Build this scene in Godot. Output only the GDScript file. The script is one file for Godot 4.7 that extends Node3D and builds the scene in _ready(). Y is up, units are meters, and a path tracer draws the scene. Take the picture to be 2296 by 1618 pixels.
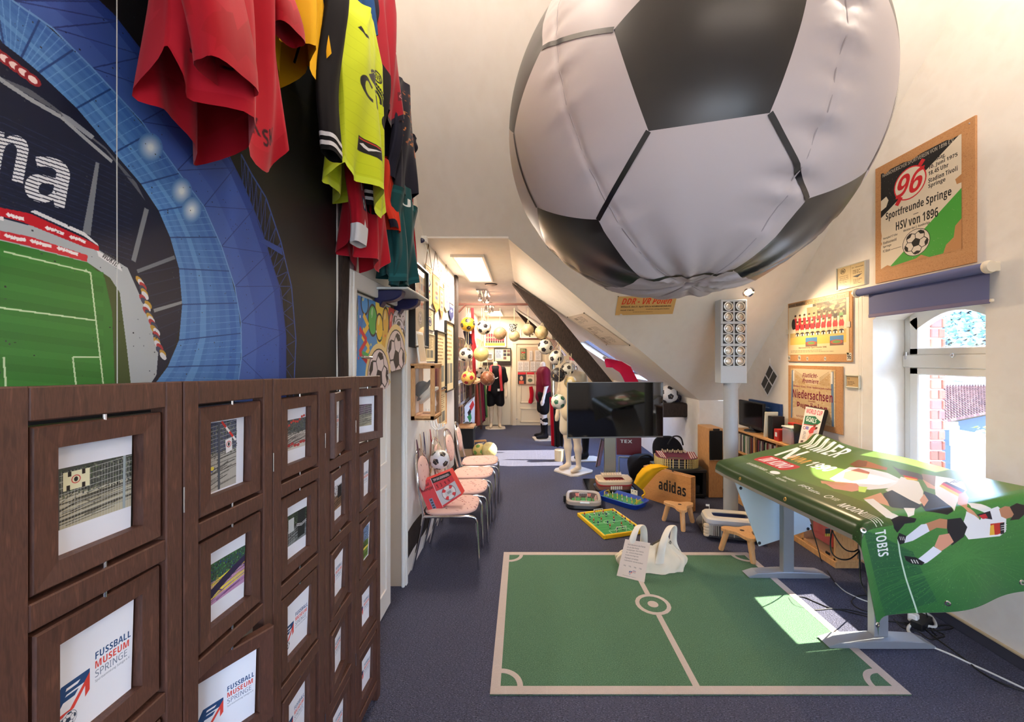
extends Node3D
# A football museum in an attic: folding picture screen on the left, giant ball, desk with a banner, corridor of exhibits.
# Units are metres, y up, the room's depth runs along -z. The camera stands at (0, H, 0).
const F := 900.0      # focal length in pixels of the 2296 x 1618 frame
const XV := 1175.0    # where the room's depth lines meet in the frame
const YV := 805.0
const H := 1.6        # eye height
const XL := -0.859    # left wall
const XR := 2.57      # right wall
const CEIL := 2.633   # flat corridor ceiling
const ZB := 9.75      # end of the corridor

func _ready() -> void:
	var cam := Camera3D.new()
	cam.name = "camera"
	cam.projection = Camera3D.PROJECTION_FRUSTUM
	cam.near = 0.05
	cam.far = 600.0
	cam.keep_aspect = Camera3D.KEEP_HEIGHT
	cam.size = 1618.0 / F * cam.near
	cam.frustum_offset = Vector2((1148.0 - XV) / F, (YV - 809.0) / F) * cam.near
	cam.position = Vector3(0, H, 0)
	add_child(cam)
	cam.current = true
	var sky_mat := ProceduralSkyMaterial.new()
	sky_mat.sky_top_color = Color(0.55, 0.7, 0.92)
	sky_mat.sky_horizon_color = Color(0.86, 0.93, 1.0)
	sky_mat.sky_curve = 0.2
	sky_mat.ground_horizon_color = Color(0.72, 0.74, 0.72)
	sky_mat.ground_bottom_color = Color(0.4, 0.42, 0.4)
	sky_mat.sky_energy_multiplier = 4.0
	sky_mat.ground_energy_multiplier = 1.2
	var sky := Sky.new()
	sky.sky_material = sky_mat
	var env := Environment.new()
	env.background_mode = Environment.BG_SKY
	env.sky = sky
	env.tonemap_mode = Environment.TONE_MAPPER_LINEAR
	env.tonemap_exposure = 1.12
	env.sdfgi_enabled = true
	env.ssao_enabled = true
	env.ssil_enabled = true
	var we := WorldEnvironment.new()
	we.name = "world_environment"
	we.environment = env
	add_child(we)
	var sun := DirectionalLight3D.new()
	sun.name = "sun"
	sun.light_color = Color(1.0, 0.96, 0.88)
	sun.light_energy = 11.0
	sun.light_angular_distance = 0.6
	sun.shadow_enabled = true
	sun.sky_mode = DirectionalLight3D.SKY_MODE_LIGHT_ONLY
	sun.look_at_from_position(Vector3(1, 1.07, -0.12), Vector3.ZERO)
	add_child(sun)
	# area fill light added just inside the two windows behind the camera
	area("window_fill_light", Vector3(0.0, 1.75, 2.6), Vector3(0, -0.1, -1), Vector2(2.6, 1.9), Color(0.97, 0.97, 1.0), 2.6)
	# warm overhead fill light, added out of view
	area("overhead_fill_light", Vector3(0.9, 3.9, 0.35), Vector3(0, -1, -0.2), Vector2(1.2, 0.4), Color(1.0, 0.93, 0.86), 0.5)
	make_textures()
	build_room()
	build_outside()
	build_lamps()
	build_left_side()
	build_screen()
	build_ball()
	build_right_wall()
	build_desk()
	build_shelf()
	build_middle()
	build_corridor()

func area(called: String, at_: Vector3, towards: Vector3, size: Vector2, col: Color, energy: float) -> void:
	var l := AreaLight3D.new()
	l.name = called
	l.area_size = size
	l.light_color = col
	l.light_energy = energy
	l.area_range = 30.0
	l.shadow_enabled = true
	l.look_at_from_position(at_, at_ + towards, Vector3.UP if absf(towards.normalized().y) < 0.95 else Vector3.FORWARD)
	add_child(l)

func omni(called: String, at_: Vector3, col: Color, energy: float, size := 0.03) -> void:
	var l := OmniLight3D.new()
	l.name = called
	l.light_color = col
	l.light_energy = energy
	l.light_size = size
	l.omni_range = 20.0
	l.omni_attenuation = 2.0
	l.shadow_enabled = true
	l.position = at_
	add_child(l)

func spot(called: String, at_: Vector3, towards: Vector3, col: Color, energy: float, angle := 40.0) -> void:
	var l := SpotLight3D.new()
	l.name = called
	l.light_color = col
	l.light_energy = energy
	l.light_size = 0.03
	l.spot_range = 20.0
	l.spot_attenuation = 2.0
	l.spot_angle = angle
	l.spot_angle_attenuation = 0.6
	l.shadow_enabled = true
	l.look_at_from_position(at_, at_ + towards, Vector3.UP if absf(towards.normalized().y) < 0.95 else Vector3.FORWARD)
	add_child(l)

# ---------------------------------------------------------------- points measured in the photograph, put on real planes of the room
func at(x: float, y: float, z: float) -> Vector3: return Vector3((x - XV) * z / F, H - (y - YV) * z / F, -z)
func flo(x: float, y: float, h := 0.0) -> Vector3: return at(x, y, F * (H - h) / (y - YV))
func onx(x: float, y: float, wx: float) -> Vector3: return at(x, y, F * wx / (x - XV))

# ---------------------------------------------------------------- names, labels
var used := {}
func numbered(s: String) -> String:
	if not used.has(s):
		used[s] = 0
		return s
	used[s] += 1
	return "%s_%03d" % [s, used[s]]

func tag(o: Node3D, label: String, category := "", group := "", kind := "") -> Node3D:
	if label: o.set_meta("label", label)
	if category: o.set_meta("category", category)
	if group: o.set_meta("group", group)
	if kind: o.set_meta("kind", kind)
	return o

func thing(called: String, label: String, category: String, pos := Vector3.ZERO, yaw := 0.0, group := "") -> Node3D:
	var o := Node3D.new()
	o.name = numbered(called)
	o.position = pos
	o.rotation.y = yaw
	add_child(o)
	return tag(o, label, category, group)

# one named mesh; world = the shape was built in room coordinates
func part(called: String, g: G, m: Material, parent: Node3D = null, world := false, kind := "") -> MeshInstance3D:
	var mi := MeshInstance3D.new()
	mi.mesh = g.mesh()
	mi.material_override = null
	mi.mesh.surface_set_material(0, m)
	if parent == null:
		mi.name = numbered(called)
		add_child(mi)
		if kind: mi.set_meta("kind", kind)
		return mi
	mi.name = called
	if world:
		var t := Transform3D()
		var q: Node3D = parent
		while q != self:
			t = q.transform * t
			q = q.get_parent()
		mi.transform = t.affine_inverse()
	parent.add_child(mi, true)
	if kind: mi.set_meta("kind", kind)
	return mi

func struct(called: String, g: G, m: Material, parent: Node3D = null) -> MeshInstance3D:
	var o := part(called, g, m, parent)
	if parent == null: o.set_meta("kind", "structure")
	return o

func copy(o: Node3D, pos: Vector3, yaw: float, label := "", group := "") -> Node3D:
	var r: Node3D = o.duplicate()
	r.name = numbered(String(o.name).rstrip("0123456789").trim_suffix("_"))
	r.position = pos
	r.rotation.y = yaw
	add_child(r)
	return tag(r, label, "", group)

# ---------------------------------------------------------------- meshes
class G:
	var v := PackedVector3Array()
	var n := PackedVector3Array()
	var u := PackedVector2Array()
	var c := PackedColorArray()
	var xf := Transform3D()
	var col := Color.WHITE

	func tint(k: Color) -> G:
		col = k.srgb_to_linear()
		return self

	func put(p: Vector3, nn: Vector3, uv := Vector2.ZERO) -> void:
		v.append(xf * p)
		n.append((xf.basis * nn).normalized())
		u.append(uv)
		c.append(col)

	func tri(a: Vector3, b: Vector3, d: Vector3, ua := Vector2.ZERO, ub := Vector2.ZERO, ud := Vector2.ZERO) -> void:
		var nn := (b - a).cross(d - a).normalized()
		put(a, nn, ua); put(d, nn, ud); put(b, nn, ub)

	# a b c d counter-clockwise seen from outside, starting bottom left
	func quad(a: Vector3, b: Vector3, d: Vector3, e: Vector3) -> void:
		tri(a, b, d, Vector2(0, 1), Vector2(1, 1), Vector2(1, 0))
		tri(a, d, e, Vector2(0, 1), Vector2(1, 0), Vector2(0, 0))

	func fan(p: Array, out: Vector3) -> void:
		var nn: Vector3 = (p[1] - p[0]).cross(p[2] - p[0])
		var q := p.duplicate()
		if nn.dot(out) < 0: q.reverse()
		for i in range(1, q.size() - 1): tri(q[0], q[i], q[i + 1])

	# a box with chamfered edges
	func box(mid: Vector3, size: Vector3, b := Basis(), ch := 0.003) -> G:
		var h := size / 2
		var k := minf(ch, minf(h.x, minf(h.y, h.z)) * 0.6)
		var pt := func(s: Vector3, axis: int) -> Vector3:
			var q := Vector3(s.x * (h.x - k), s.y * (h.y - k), s.z * (h.z - k))
			q[axis] = s[axis] * h[axis]
			return mid + b * q
		for a in 3:
			var e := (a + 1) % 3
			var f := (a + 2) % 3
			for s in [-1.0, 1.0]:
				var o := Vector3.ZERO
				o[a] = s
				var ps := []
				for w in [[-1.0, -1.0], [1.0, -1.0], [1.0, 1.0], [-1.0, 1.0]]:
					var q := o
					q[e] = w[0]
					q[f] = w[1]
					ps.append(pt.call(q, a))
				fan(ps, b * o)
				if k > 0.0:
					for t in [-1.0, 1.0]:
						var c1 := o
						c1[e] = t
						c1[f] = -1.0
						var c2 := c1
						c2[f] = 1.0
						var out := o
						out[e] = t
						fan([pt.call(c1, a), pt.call(c2, a), pt.call(c2, e), pt.call(c1, e)], b * out)
		if k > 0.0:
			for x in [-1.0, 1.0]:
				for y in [-1.0, 1.0]:
					for z in [-1.0, 1.0]:
						var s3 := Vector3(x, y, z)
						fan([pt.call(s3, 0), pt.call(s3, 1), pt.call(s3, 2)], b * s3)
		return self

	# a box between two corners
	func span(p: Vector3, q: Vector3, ch := 0.003) -> G:
		return box((p + q) / 2, (q - p).abs(), Basis(), ch)

	# a bar of rectangular section from p to q; side is the direction of its width w, t its thickness
	func bar(p: Vector3, q: Vector3, w: float, t: float, side := Vector3.UP, ch := 0.002) -> G:
		var y := (q - p).normalized()
		var s := side if absf(side.normalized().dot(y)) < 0.98 else Vector3.RIGHT
		var x := (s - y * s.dot(y)).normalized()
		return box((p + q) / 2, Vector3(w, p.distance_to(q), t), Basis(x, y, x.cross(y)), ch)

	# smooth surface; f(u, v) gives a point, du x dv points outwards
	func grid(nu: int, nv: int, f: Callable, close_u := false, flip := false) -> G:
		var p := PackedVector3Array()
		for j in nv + 1:
			for i in nu + 1: p.append(f.call(float(i) / nu, float(j) / nv))
		var w := nu + 1
		var nn := PackedVector3Array()
		for j in nv + 1:
			for i in nu + 1:
				var i0 := i - 1
				var i1 := i + 1
				if close_u:
					i0 = (i + nu - 1) % nu
					i1 = (i + 1) % nu
				else:
					i0 = maxi(i0, 0)
					i1 = mini(i1, nu)
				var j0 := maxi(j - 1, 0)
				var j1 := mini(j + 1, nv)
				var a := p[j * w + i1] - p[j * w + i0]
				var b := p[j1 * w + i] - p[j0 * w + i]
				var k := a.cross(b)
				if k.length_squared() < 1e-16:
					var jj := clampi(j, 1, nv - 1)
					k = (p[jj * w + i1] - p[jj * w + i0]).cross(p[mini(jj + 1, nv) * w + i] - p[maxi(jj - 1, 0) * w + i])
				if flip: k = -k
				nn.append(k.normalized() if k.length_squared() > 1e-20 else Vector3.UP)
		for j in nv:
			for i in nu:
				var q := [j * w + i, j * w + i + 1, (j + 1) * w + i + 1, (j + 1) * w + i]
				for t in ([[0, 2, 1], [0, 3, 2]] if not flip else [[0, 1, 2], [0, 2, 3]]):
					for z in t:
						var at_: int = q[z]
						put(p[at_], nn[at_], Vector2(float(at_ % w) / nu, 1.0 - float(at_ / w) / nv))
		return self

	func tube(path: Array, r: Variant, k := 8, caps := true) -> G:
		var m := path.size()
		var tan := []
		for i in m: tan.append((path[mini(i + 1, m - 1)] - path[maxi(i - 1, 0)]).normalized())
		var x: Vector3 = tan[0].cross(Vector3.UP)
		if x.length() < 0.05: x = tan[0].cross(Vector3.RIGHT)
		x = x.normalized()
		var ring := []
		var nor := []
		for i in m:
			x = (x - tan[i] * x.dot(tan[i])).normalized()
			var y: Vector3 = tan[i].cross(x)
			var rr: float = r[i] if r is Array else r
			var a := []
			var b := []
			for j in k + 1:
				var d := x * cos(TAU * j / k) + y * sin(TAU * j / k)
				a.append(path[i] + d * rr)
				b.append(d)
			ring.append(a)
			nor.append(b)
		for i in m - 1:
			for j in k:
				var q := [[i, j], [i, j + 1], [i + 1, j + 1], [i + 1, j]]
				for t in [0, 2, 1, 0, 3, 2]: put(ring[q[t][0]][q[t][1]], nor[q[t][0]][q[t][1]], Vector2(float(q[t][1]) / k, float(q[t][0]) / (m - 1)))
		if caps:
			fan(ring[0].slice(0, k), -tan[0])
			fan(ring[m - 1].slice(0, k), tan[m - 1])
		return self

	# turned shape: prof holds (radius, height) from bottom to top
	func lathe(prof: Array, k := 20, at_ := Vector3.ZERO, b := Basis()) -> G:
		for i in prof.size() - 1:
			var p: Vector2 = prof[i]
			var q: Vector2 = prof[i + 1]
			var s := Vector2(q.y - p.y, p.x - q.x)
			if s.length() < 1e-7: continue
			s = s.normalized()
			for j in k:
				var d0 := Vector3(cos(TAU * j / k), 0, -sin(TAU * j / k))
				var d1 := Vector3(cos(TAU * (j + 1) / k), 0, -sin(TAU * (j + 1) / k))
				var up := Vector3.UP
				var c4 := [[d0 * p.x + up * p.y, d0 * s.x + up * s.y], [d1 * p.x + up * p.y, d1 * s.x + up * s.y], [d1 * q.x + up * q.y, d1 * s.x + up * s.y], [d0 * q.x + up * q.y, d0 * s.x + up * s.y]]
				for t in ([0, 2, 1] if p.x > 1e-6 else []) + ([0, 3, 2] if q.x > 1e-6 else []):
					put(at_ + b * c4[t][0], b * c4[t][1])
				if q.x <= 1e-6 and p.x <= 1e-6: pass
		return self

	# polygon in the xy plane of t pushed from z0 to z1
	func prism(poly: PackedVector2Array, z0: float, z1: float, t := Transform3D(), ch := 0.0) -> G:
		var pl := poly
		if Geometry2D.is_polygon_clockwise(pl): pl = pl.duplicate(); pl.reverse()
		var area2 := 0.0
		for i in pl.size(): area2 += pl[i].cross(pl[(i + 1) % pl.size()])
		if area2 < 0: pl = pl.duplicate(); pl.reverse()
		var tris := Geometry2D.triangulate_polygon(pl)
		var top := pl
		var m := pl.size()
		if ch > 0.0:
			top = PackedVector2Array()
			for i in m:
				var e0 := (pl[i] - pl[(i + m - 1) % m]).normalized()
				var e1 := (pl[(i + 1) % m] - pl[i]).normalized()
				var nn := (Vector2(-e0.y, e0.x) + Vector2(-e1.y, e1.x)).normalized()
				top.append(pl[i] + nn * ch)
		var bb := Rect2(pl[0], Vector2.ZERO)
		for q in pl: bb = bb.expand(q)
		for i in range(0, tris.size(), 3):
			var ids := [tris[i], tris[i + 1], tris[i + 2]]
			if (pl[ids[1]] - pl[ids[0]]).cross(pl[ids[2]] - pl[ids[0]]) < 0: ids.reverse()
			var f := []
			var k := []
			var w := []
			for a in ids:
				f.append(t * Vector3(top[a].x, top[a].y, z1))
				k.append(t * Vector3(pl[a].x, pl[a].y, z0))
				w.append(Vector2((pl[a].x - bb.position.x) / bb.size.x, 1.0 - (pl[a].y - bb.position.y) / bb.size.y))
			tri(f[0], f[1], f[2], w[0], w[1], w[2])
			tri(k[0], k[2], k[1], w[0], w[2], w[1])
		for i in m:
			var a := pl[i]
			var b := pl[(i + 1) % m]
			var zc := z1 - ch
			quad(t * Vector3(a.x, a.y, z0), t * Vector3(b.x, b.y, z0), t * Vector3(b.x, b.y, zc), t * Vector3(a.x, a.y, zc))
			if ch > 0.0:
				var a2 := top[i]
				var b2 := top[(i + 1) % m]
				quad(t * Vector3(a.x, a.y, zc), t * Vector3(b.x, b.y, zc), t * Vector3(b2.x, b2.y, z1), t * Vector3(a2.x, a2.y, z1))
		return self

	func ball(mid: Vector3, r: Vector3, k := 16, b := Basis()) -> G:
		return grid(k, k / 2, func(a: float, e: float) -> Vector3:
			var t := PI * (e - 0.5)
			return mid + b * (r * Vector3(cos(t) * cos(TAU * a), sin(t), -cos(t) * sin(TAU * a))), true)

	func mesh() -> ArrayMesh:
		var a := []
		a.resize(Mesh.ARRAY_MAX)
		a[Mesh.ARRAY_VERTEX] = v
		a[Mesh.ARRAY_NORMAL] = n
		a[Mesh.ARRAY_TEX_UV] = u
		a[Mesh.ARRAY_COLOR] = c
		var m := ArrayMesh.new()
		m.add_surface_from_arrays(Mesh.PRIMITIVE_TRIANGLES, a)
		return m

# ---------------------------------------------------------------- lettering
class Ink:
	static var glyphs := {}
	static func letters(s: String, bold := true, serif := false) -> Array:
		var key := s + str(bold) + str(serif)
		if glyphs.has(key): return glyphs[key]
		var f := SystemFont.new()
		f.font_names = PackedStringArray(["Droid Serif" if serif else "Droid Sans"])
		f.font_weight = 700 if bold else 400
		var t := TextMesh.new()
		t.font = f
		t.text = s
		t.font_size = 48
		t.pixel_size = 0.01
		t.depth = 0.0
		t.curve_step = 1.0
		var a := t.get_mesh_arrays()
		var vs: PackedVector3Array = a[Mesh.ARRAY_VERTEX]
		var nn: PackedVector3Array = a[Mesh.ARRAY_NORMAL]
		var ix: PackedInt32Array = a[Mesh.ARRAY_INDEX] if a[Mesh.ARRAY_INDEX] != null else PackedInt32Array(range(vs.size()))
		var out := PackedVector2Array()
		var bb := Rect2()
		for i in range(0, ix.size(), 3):
			if nn[ix[i]].z < 0.5: continue
			for k in 3:
				var p := Vector2(vs[ix[i + k]].x, vs[ix[i + k]].y)
				bb = Rect2(p, Vector2.ZERO) if out.is_empty() else bb.expand(p)
				out.append(p)
		glyphs[key] = [out, bb]
		return glyphs[key]

# text as solid letters h high whose middle sits at the origin of t
func sign_text(g: G, s: String, w: float, h: float, t: Transform3D, depth := 0.001, bold := true) -> void:
	var L: Array = Ink.letters(s, bold)
	var p: PackedVector2Array = L[0]
	var bb: Rect2 = L[1]
	for i in range(0, p.size(), 3):
		var q := []
		for k in 3: q.append(t * Vector3(((p[i + k].x - bb.position.x) / bb.size.x - 0.5) * w, ((p[i + k].y - bb.position.y) / bb.size.y - 0.5) * h, depth))
		g.fan(q, t.basis.z)

# ---------------------------------------------------------------- printed pictures
class Cv:
	var im: Image
	var k: float
	var W: int
	var Hh: int
	var ss := 2
	var org := Vector2.ZERO
	var rng := RandomNumberGenerator.new()

	func _init(w: float, h: float, px: int, bg: Color, sup := 2) -> void:
		ss = sup
		W = px
		Hh = int(round(px * h / w))
		im = Image.create(W * ss, Hh * ss, false, Image.FORMAT_RGB8)
		im.fill(bg)
		k = W * ss / w
		rng.seed = 7

	func poly(p: Array, col: Color) -> void: polys([p], col)

	func polys(cs: Array, col: Color) -> void:
		var lo := 1e9
		var hi := -1e9
		var es := []
		for c in cs:
			for i in c.size():
				var a: Vector2 = (c[i] - org) * k
				var b: Vector2 = (c[(i + 1) % c.size()] - org) * k
				lo = minf(lo, a.y)
				hi = maxf(hi, a.y)
				if a.y != b.y: es.append([a, b] if a.y < b.y else [b, a])
		for y in range(maxi(0, int(floor(lo))), mini(im.get_height(), int(ceil(hi)))):
			var yc := y + 0.5
			var xs := []
			for e in es:
				if e[0].y <= yc and e[1].y > yc: xs.append(e[0].x + (e[1].x - e[0].x) * (yc - e[0].y) / (e[1].y - e[0].y))
			xs.sort()
			for i in range(0, xs.size() - 1, 2):
				var x0 := int(round(xs[i]))
				var x1 := int(round(xs[i + 1]))
				if x1 > x0: im.fill_rect(Rect2i(x0, y, x1 - x0, 1), col)

	func rect(x: float, y: float, w: float, h: float, col: Color) -> void:
		im.fill_rect(Rect2i(int(round((x - org.x) * k)), int(round((y - org.y) * k)), maxi(1, int(round(w * k))), maxi(1, int(round(h * k)))), col)

	func ell(x: float, y: float, rx: float, ry: float, col: Color, rot := 0.0, m := 28) -> void:
		var p := []
		for i in m: p.append(Vector2(x, y) + (Vector2(cos(TAU * i / m) * rx, sin(TAU * i / m) * ry)).rotated(rot))
		poly(p, col)

	func ring(x: float, y: float, r: float, wd: float, col: Color, ratio := 1.0) -> void:
		var a := []
		var b := []
		for i in 32:
			var d := Vector2(cos(TAU * i / 32), sin(TAU * i / 32) * ratio)
			a.append(Vector2(x, y) + d * r)
			b.append(Vector2(x, y) + d * (r - wd))
		polys([a, b], col)

	func line(a: Vector2, b: Vector2, wd: float, col: Color) -> void:
		var d := (b - a).normalized().orthogonal() * maxf(wd, 1.0 / k) / 2
		poly([a + d, b + d, b - d, a - d], col)

	func path(p: Array, wd: float, col: Color) -> void:
		for i in p.size() - 1: line(p[i], p[i + 1], wd, col)

	# text stretched into the box x y w h (y down); skew leans it, rot turns it about its middle; f maps points further
	func text(s: String, x: float, y: float, w: float, h: float, col: Color, bold := true, skew := 0.0, rot := 0.0, serif := false, f: Variant = null) -> void:
		var L: Array = Ink.letters(s, bold, serif)
		var p: PackedVector2Array = L[0]
		var bb: Rect2 = L[1]
		var mid := Vector2(x + w / 2, y + h / 2)
		for i in range(0, p.size(), 3):
			var q := []
			for j in 3:
				var a := Vector2(((p[i + j].x - bb.position.x) / bb.size.x - 0.5) * w, (0.5 - (p[i + j].y - bb.position.y) / bb.size.y) * h)
				a.x -= a.y * skew
				a = mid + a.rotated(rot)
				q.append(f.call(a) if f != null else a)
			poly(q, col)

	# rows of small dashes standing for print too small to read
	func tiny(x: float, y: float, w: float, rows: int, pitch: float, col: Color, hh := 0.45) -> void:
		for r in rows:
			var q := x
			var stop := x + w * rng.randf_range(0.6, 1.0)
			while q < stop:
				var l := pitch * rng.randf_range(0.6, 2.6)
				rect(q, y + r * pitch, minf(l, stop - q), pitch * hh, col)
				q += l + pitch * 0.35

	func specks(m: int, x: float, y: float, w: float, h: float, s0: float, s1: float, cols: Array) -> void:
		for i in m:
			rect(x + rng.randf() * w, y + rng.randf() * h, rng.randf_range(s0, s1), rng.randf_range(s0, s1), cols[rng.randi() % cols.size()])

	func football(x: float, y: float, r: float, light := Color(0.92, 0.9, 0.86), dark := Color(0.08, 0.08, 0.1), turn := 0.3) -> void:
		ell(x, y, r * 1.04, r * 1.04, dark)
		ell(x, y, r, r, light)
		var pent := func(c: Vector2, s: float, sq: float, dir: float) -> void:
			var q := []
			for i in 5:
				var d := Vector2(s, 0).rotated(turn + TAU * i / 5)
				var al := d.rotated(-dir)
				al.x *= sq
				q.append(c + al.rotated(dir))
			poly(q, dark)
		pent.call(Vector2(x, y), r * 0.36, 1.0, 0.0)
		for i in 5:
			var d := turn + TAU * (i + 0.0) / 5
			var tip := Vector2(x, y) + Vector2(r * 0.36, 0).rotated(d)
			var far := Vector2(x, y) + Vector2(r * 0.66, 0).rotated(d)
			line(tip, far, r * 0.05, dark)
			for e in [-0.5, 0.5]: line(far, Vector2(x, y) + Vector2(r * 0.88, 0).rotated(d + e * 0.75), r * 0.05, dark)
			var e0 := Vector2(x, y) + Vector2(r * 0.8, 0).rotated(d + TAU / 10)
			pent.call(e0, r * 0.27, 0.55, d + TAU / 10)

	func tex() -> ImageTexture:
		if ss > 1: im.resize(W, Hh, Image.INTERPOLATE_TRILINEAR if ss > 2 else Image.INTERPOLATE_BILINEAR)
		return ImageTexture.create_from_image(im)

# ---------------------------------------------------------------- materials
var mats := {}
func K(r: int, g: int, b: int) -> Color: return Color8(r, g, b)

func mat(key: String, col: Color, rough := 0.7, metal := 0.0, spec := 0.5) -> StandardMaterial3D:
	if mats.has(key): return mats[key]
	var m := StandardMaterial3D.new()
	m.resource_name = key
	m.albedo_color = col
	m.roughness = rough
	m.metallic = metal
	m.metallic_specular = spec
	mats[key] = m
	return m

# a material that takes its colours from the mesh
func vmat(key: String, rough := 0.7, spec := 0.5) -> StandardMaterial3D:
	var m := mat(key, Color.WHITE, rough, 0.0, spec)
	m.vertex_color_use_as_albedo = true
	return m

func print_mat(key: String, t: Texture2D, rough := 0.6) -> StandardMaterial3D:
	var m := mat(key, Color.WHITE, rough, 0.0, 0.4)
	m.albedo_texture = t
	m.texture_repeat = false
	return m

func noise_tex(freq: float, ramp: Array, offs: Array, sd := 1, oct := 4, size := 512, type := FastNoiseLite.TYPE_SIMPLEX_SMOOTH) -> NoiseTexture2D:
	var f := FastNoiseLite.new()
	f.seed = sd
	f.frequency = freq
	f.noise_type = type
	f.fractal_octaves = oct
	var gr := Gradient.new()
	gr.colors = PackedColorArray(ramp)
	gr.offsets = PackedFloat32Array(offs)
	var t := NoiseTexture2D.new()
	t.width = size
	t.height = size
	t.seamless = true
	t.noise = f
	t.color_ramp = gr
	return t

func grain(key: String, tex: Texture2D, scale_: Vector3, rough: float, bump: Texture2D = null, bump_cm := 0.0, world := false, col := Color.WHITE) -> StandardMaterial3D:
	var m := mat(key, col, rough)
	m.albedo_texture = tex
	m.uv1_triplanar = true
	m.uv1_world_triplanar = world
	m.uv1_scale = scale_
	if bump:
		m.heightmap_enabled = true
		m.heightmap_texture = bump
		m.heightmap_scale = bump_cm
	return m

var wall_m: StandardMaterial3D
var wood_d: StandardMaterial3D   # dark red-brown hardwood of the folding screen
var wood_b: StandardMaterial3D   # beech
var beam_m: StandardMaterial3D
var paper_m: StandardMaterial3D
var chrome_m: StandardMaterial3D
var black_m: StandardMaterial3D
var white_m: StandardMaterial3D
var glass_m: StandardMaterial3D

func make_textures() -> void:
	var plaster := noise_tex(0.02, [K(235, 229, 220), K(238, 233, 225), K(233, 227, 218)], [0.2, 0.55, 0.85], 3, 5)
	wall_m = grain("wall plaster", plaster, Vector3(0.4, 0.4, 0.4), 0.9, noise_tex(0.05, [Color.BLACK, Color.WHITE], [0.0, 1.0], 5, 5), 0.12, true)
	wood_d = grain("dark hardwood", noise_tex(0.02, [K(68, 42, 33), K(90, 57, 45), K(76, 47, 37), K(106, 69, 54)], [0.2, 0.45, 0.6, 0.85], 11, 5), Vector3(9, 1.1, 9), 0.5)
	wood_b = grain("beech", noise_tex(0.015, [K(205, 152, 98), K(219, 167, 110), K(196, 141, 88)], [0.2, 0.55, 0.85], 12, 5), Vector3(6, 1.0, 6), 0.5)
	beam_m = grain("old dark beam", noise_tex(0.02, [K(38, 27, 22), K(58, 43, 35), K(30, 21, 17), K(74, 57, 46)], [0.2, 0.45, 0.65, 0.9], 13, 5), Vector3(5, 0.8, 5), 0.85)
	paper_m = mat("white paper", K(236, 236, 238), 0.8)
	chrome_m = mat("chrome", K(215, 215, 218), 0.12, 1.0)
	black_m = mat("black plastic", K(22, 22, 24), 0.45)
	white_m = mat("white paint", K(236, 234, 228), 0.5)
	glass_m = mat("clear glass", Color(1, 1, 1, 0.04), 0.02)
	glass_m.transparency = BaseMaterial3D.TRANSPARENCY_ALPHA

func sideways() -> Transform3D: return Transform3D(Basis(Vector3(0, 0, -1), Vector3.UP, Vector3(1, 0, 0)), Vector3.ZERO)

func V2s(a: Array) -> PackedVector2Array:
	var p := PackedVector2Array()
	for i in range(0, a.size(), 2): p.append(Vector2(a[i], a[i + 1]))
	return p

func box_poly(x0: float, y0: float, x1: float, y1: float) -> PackedVector2Array: return V2s([x0, y0, x1, y0, x1, y1, x0, y1])

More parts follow.
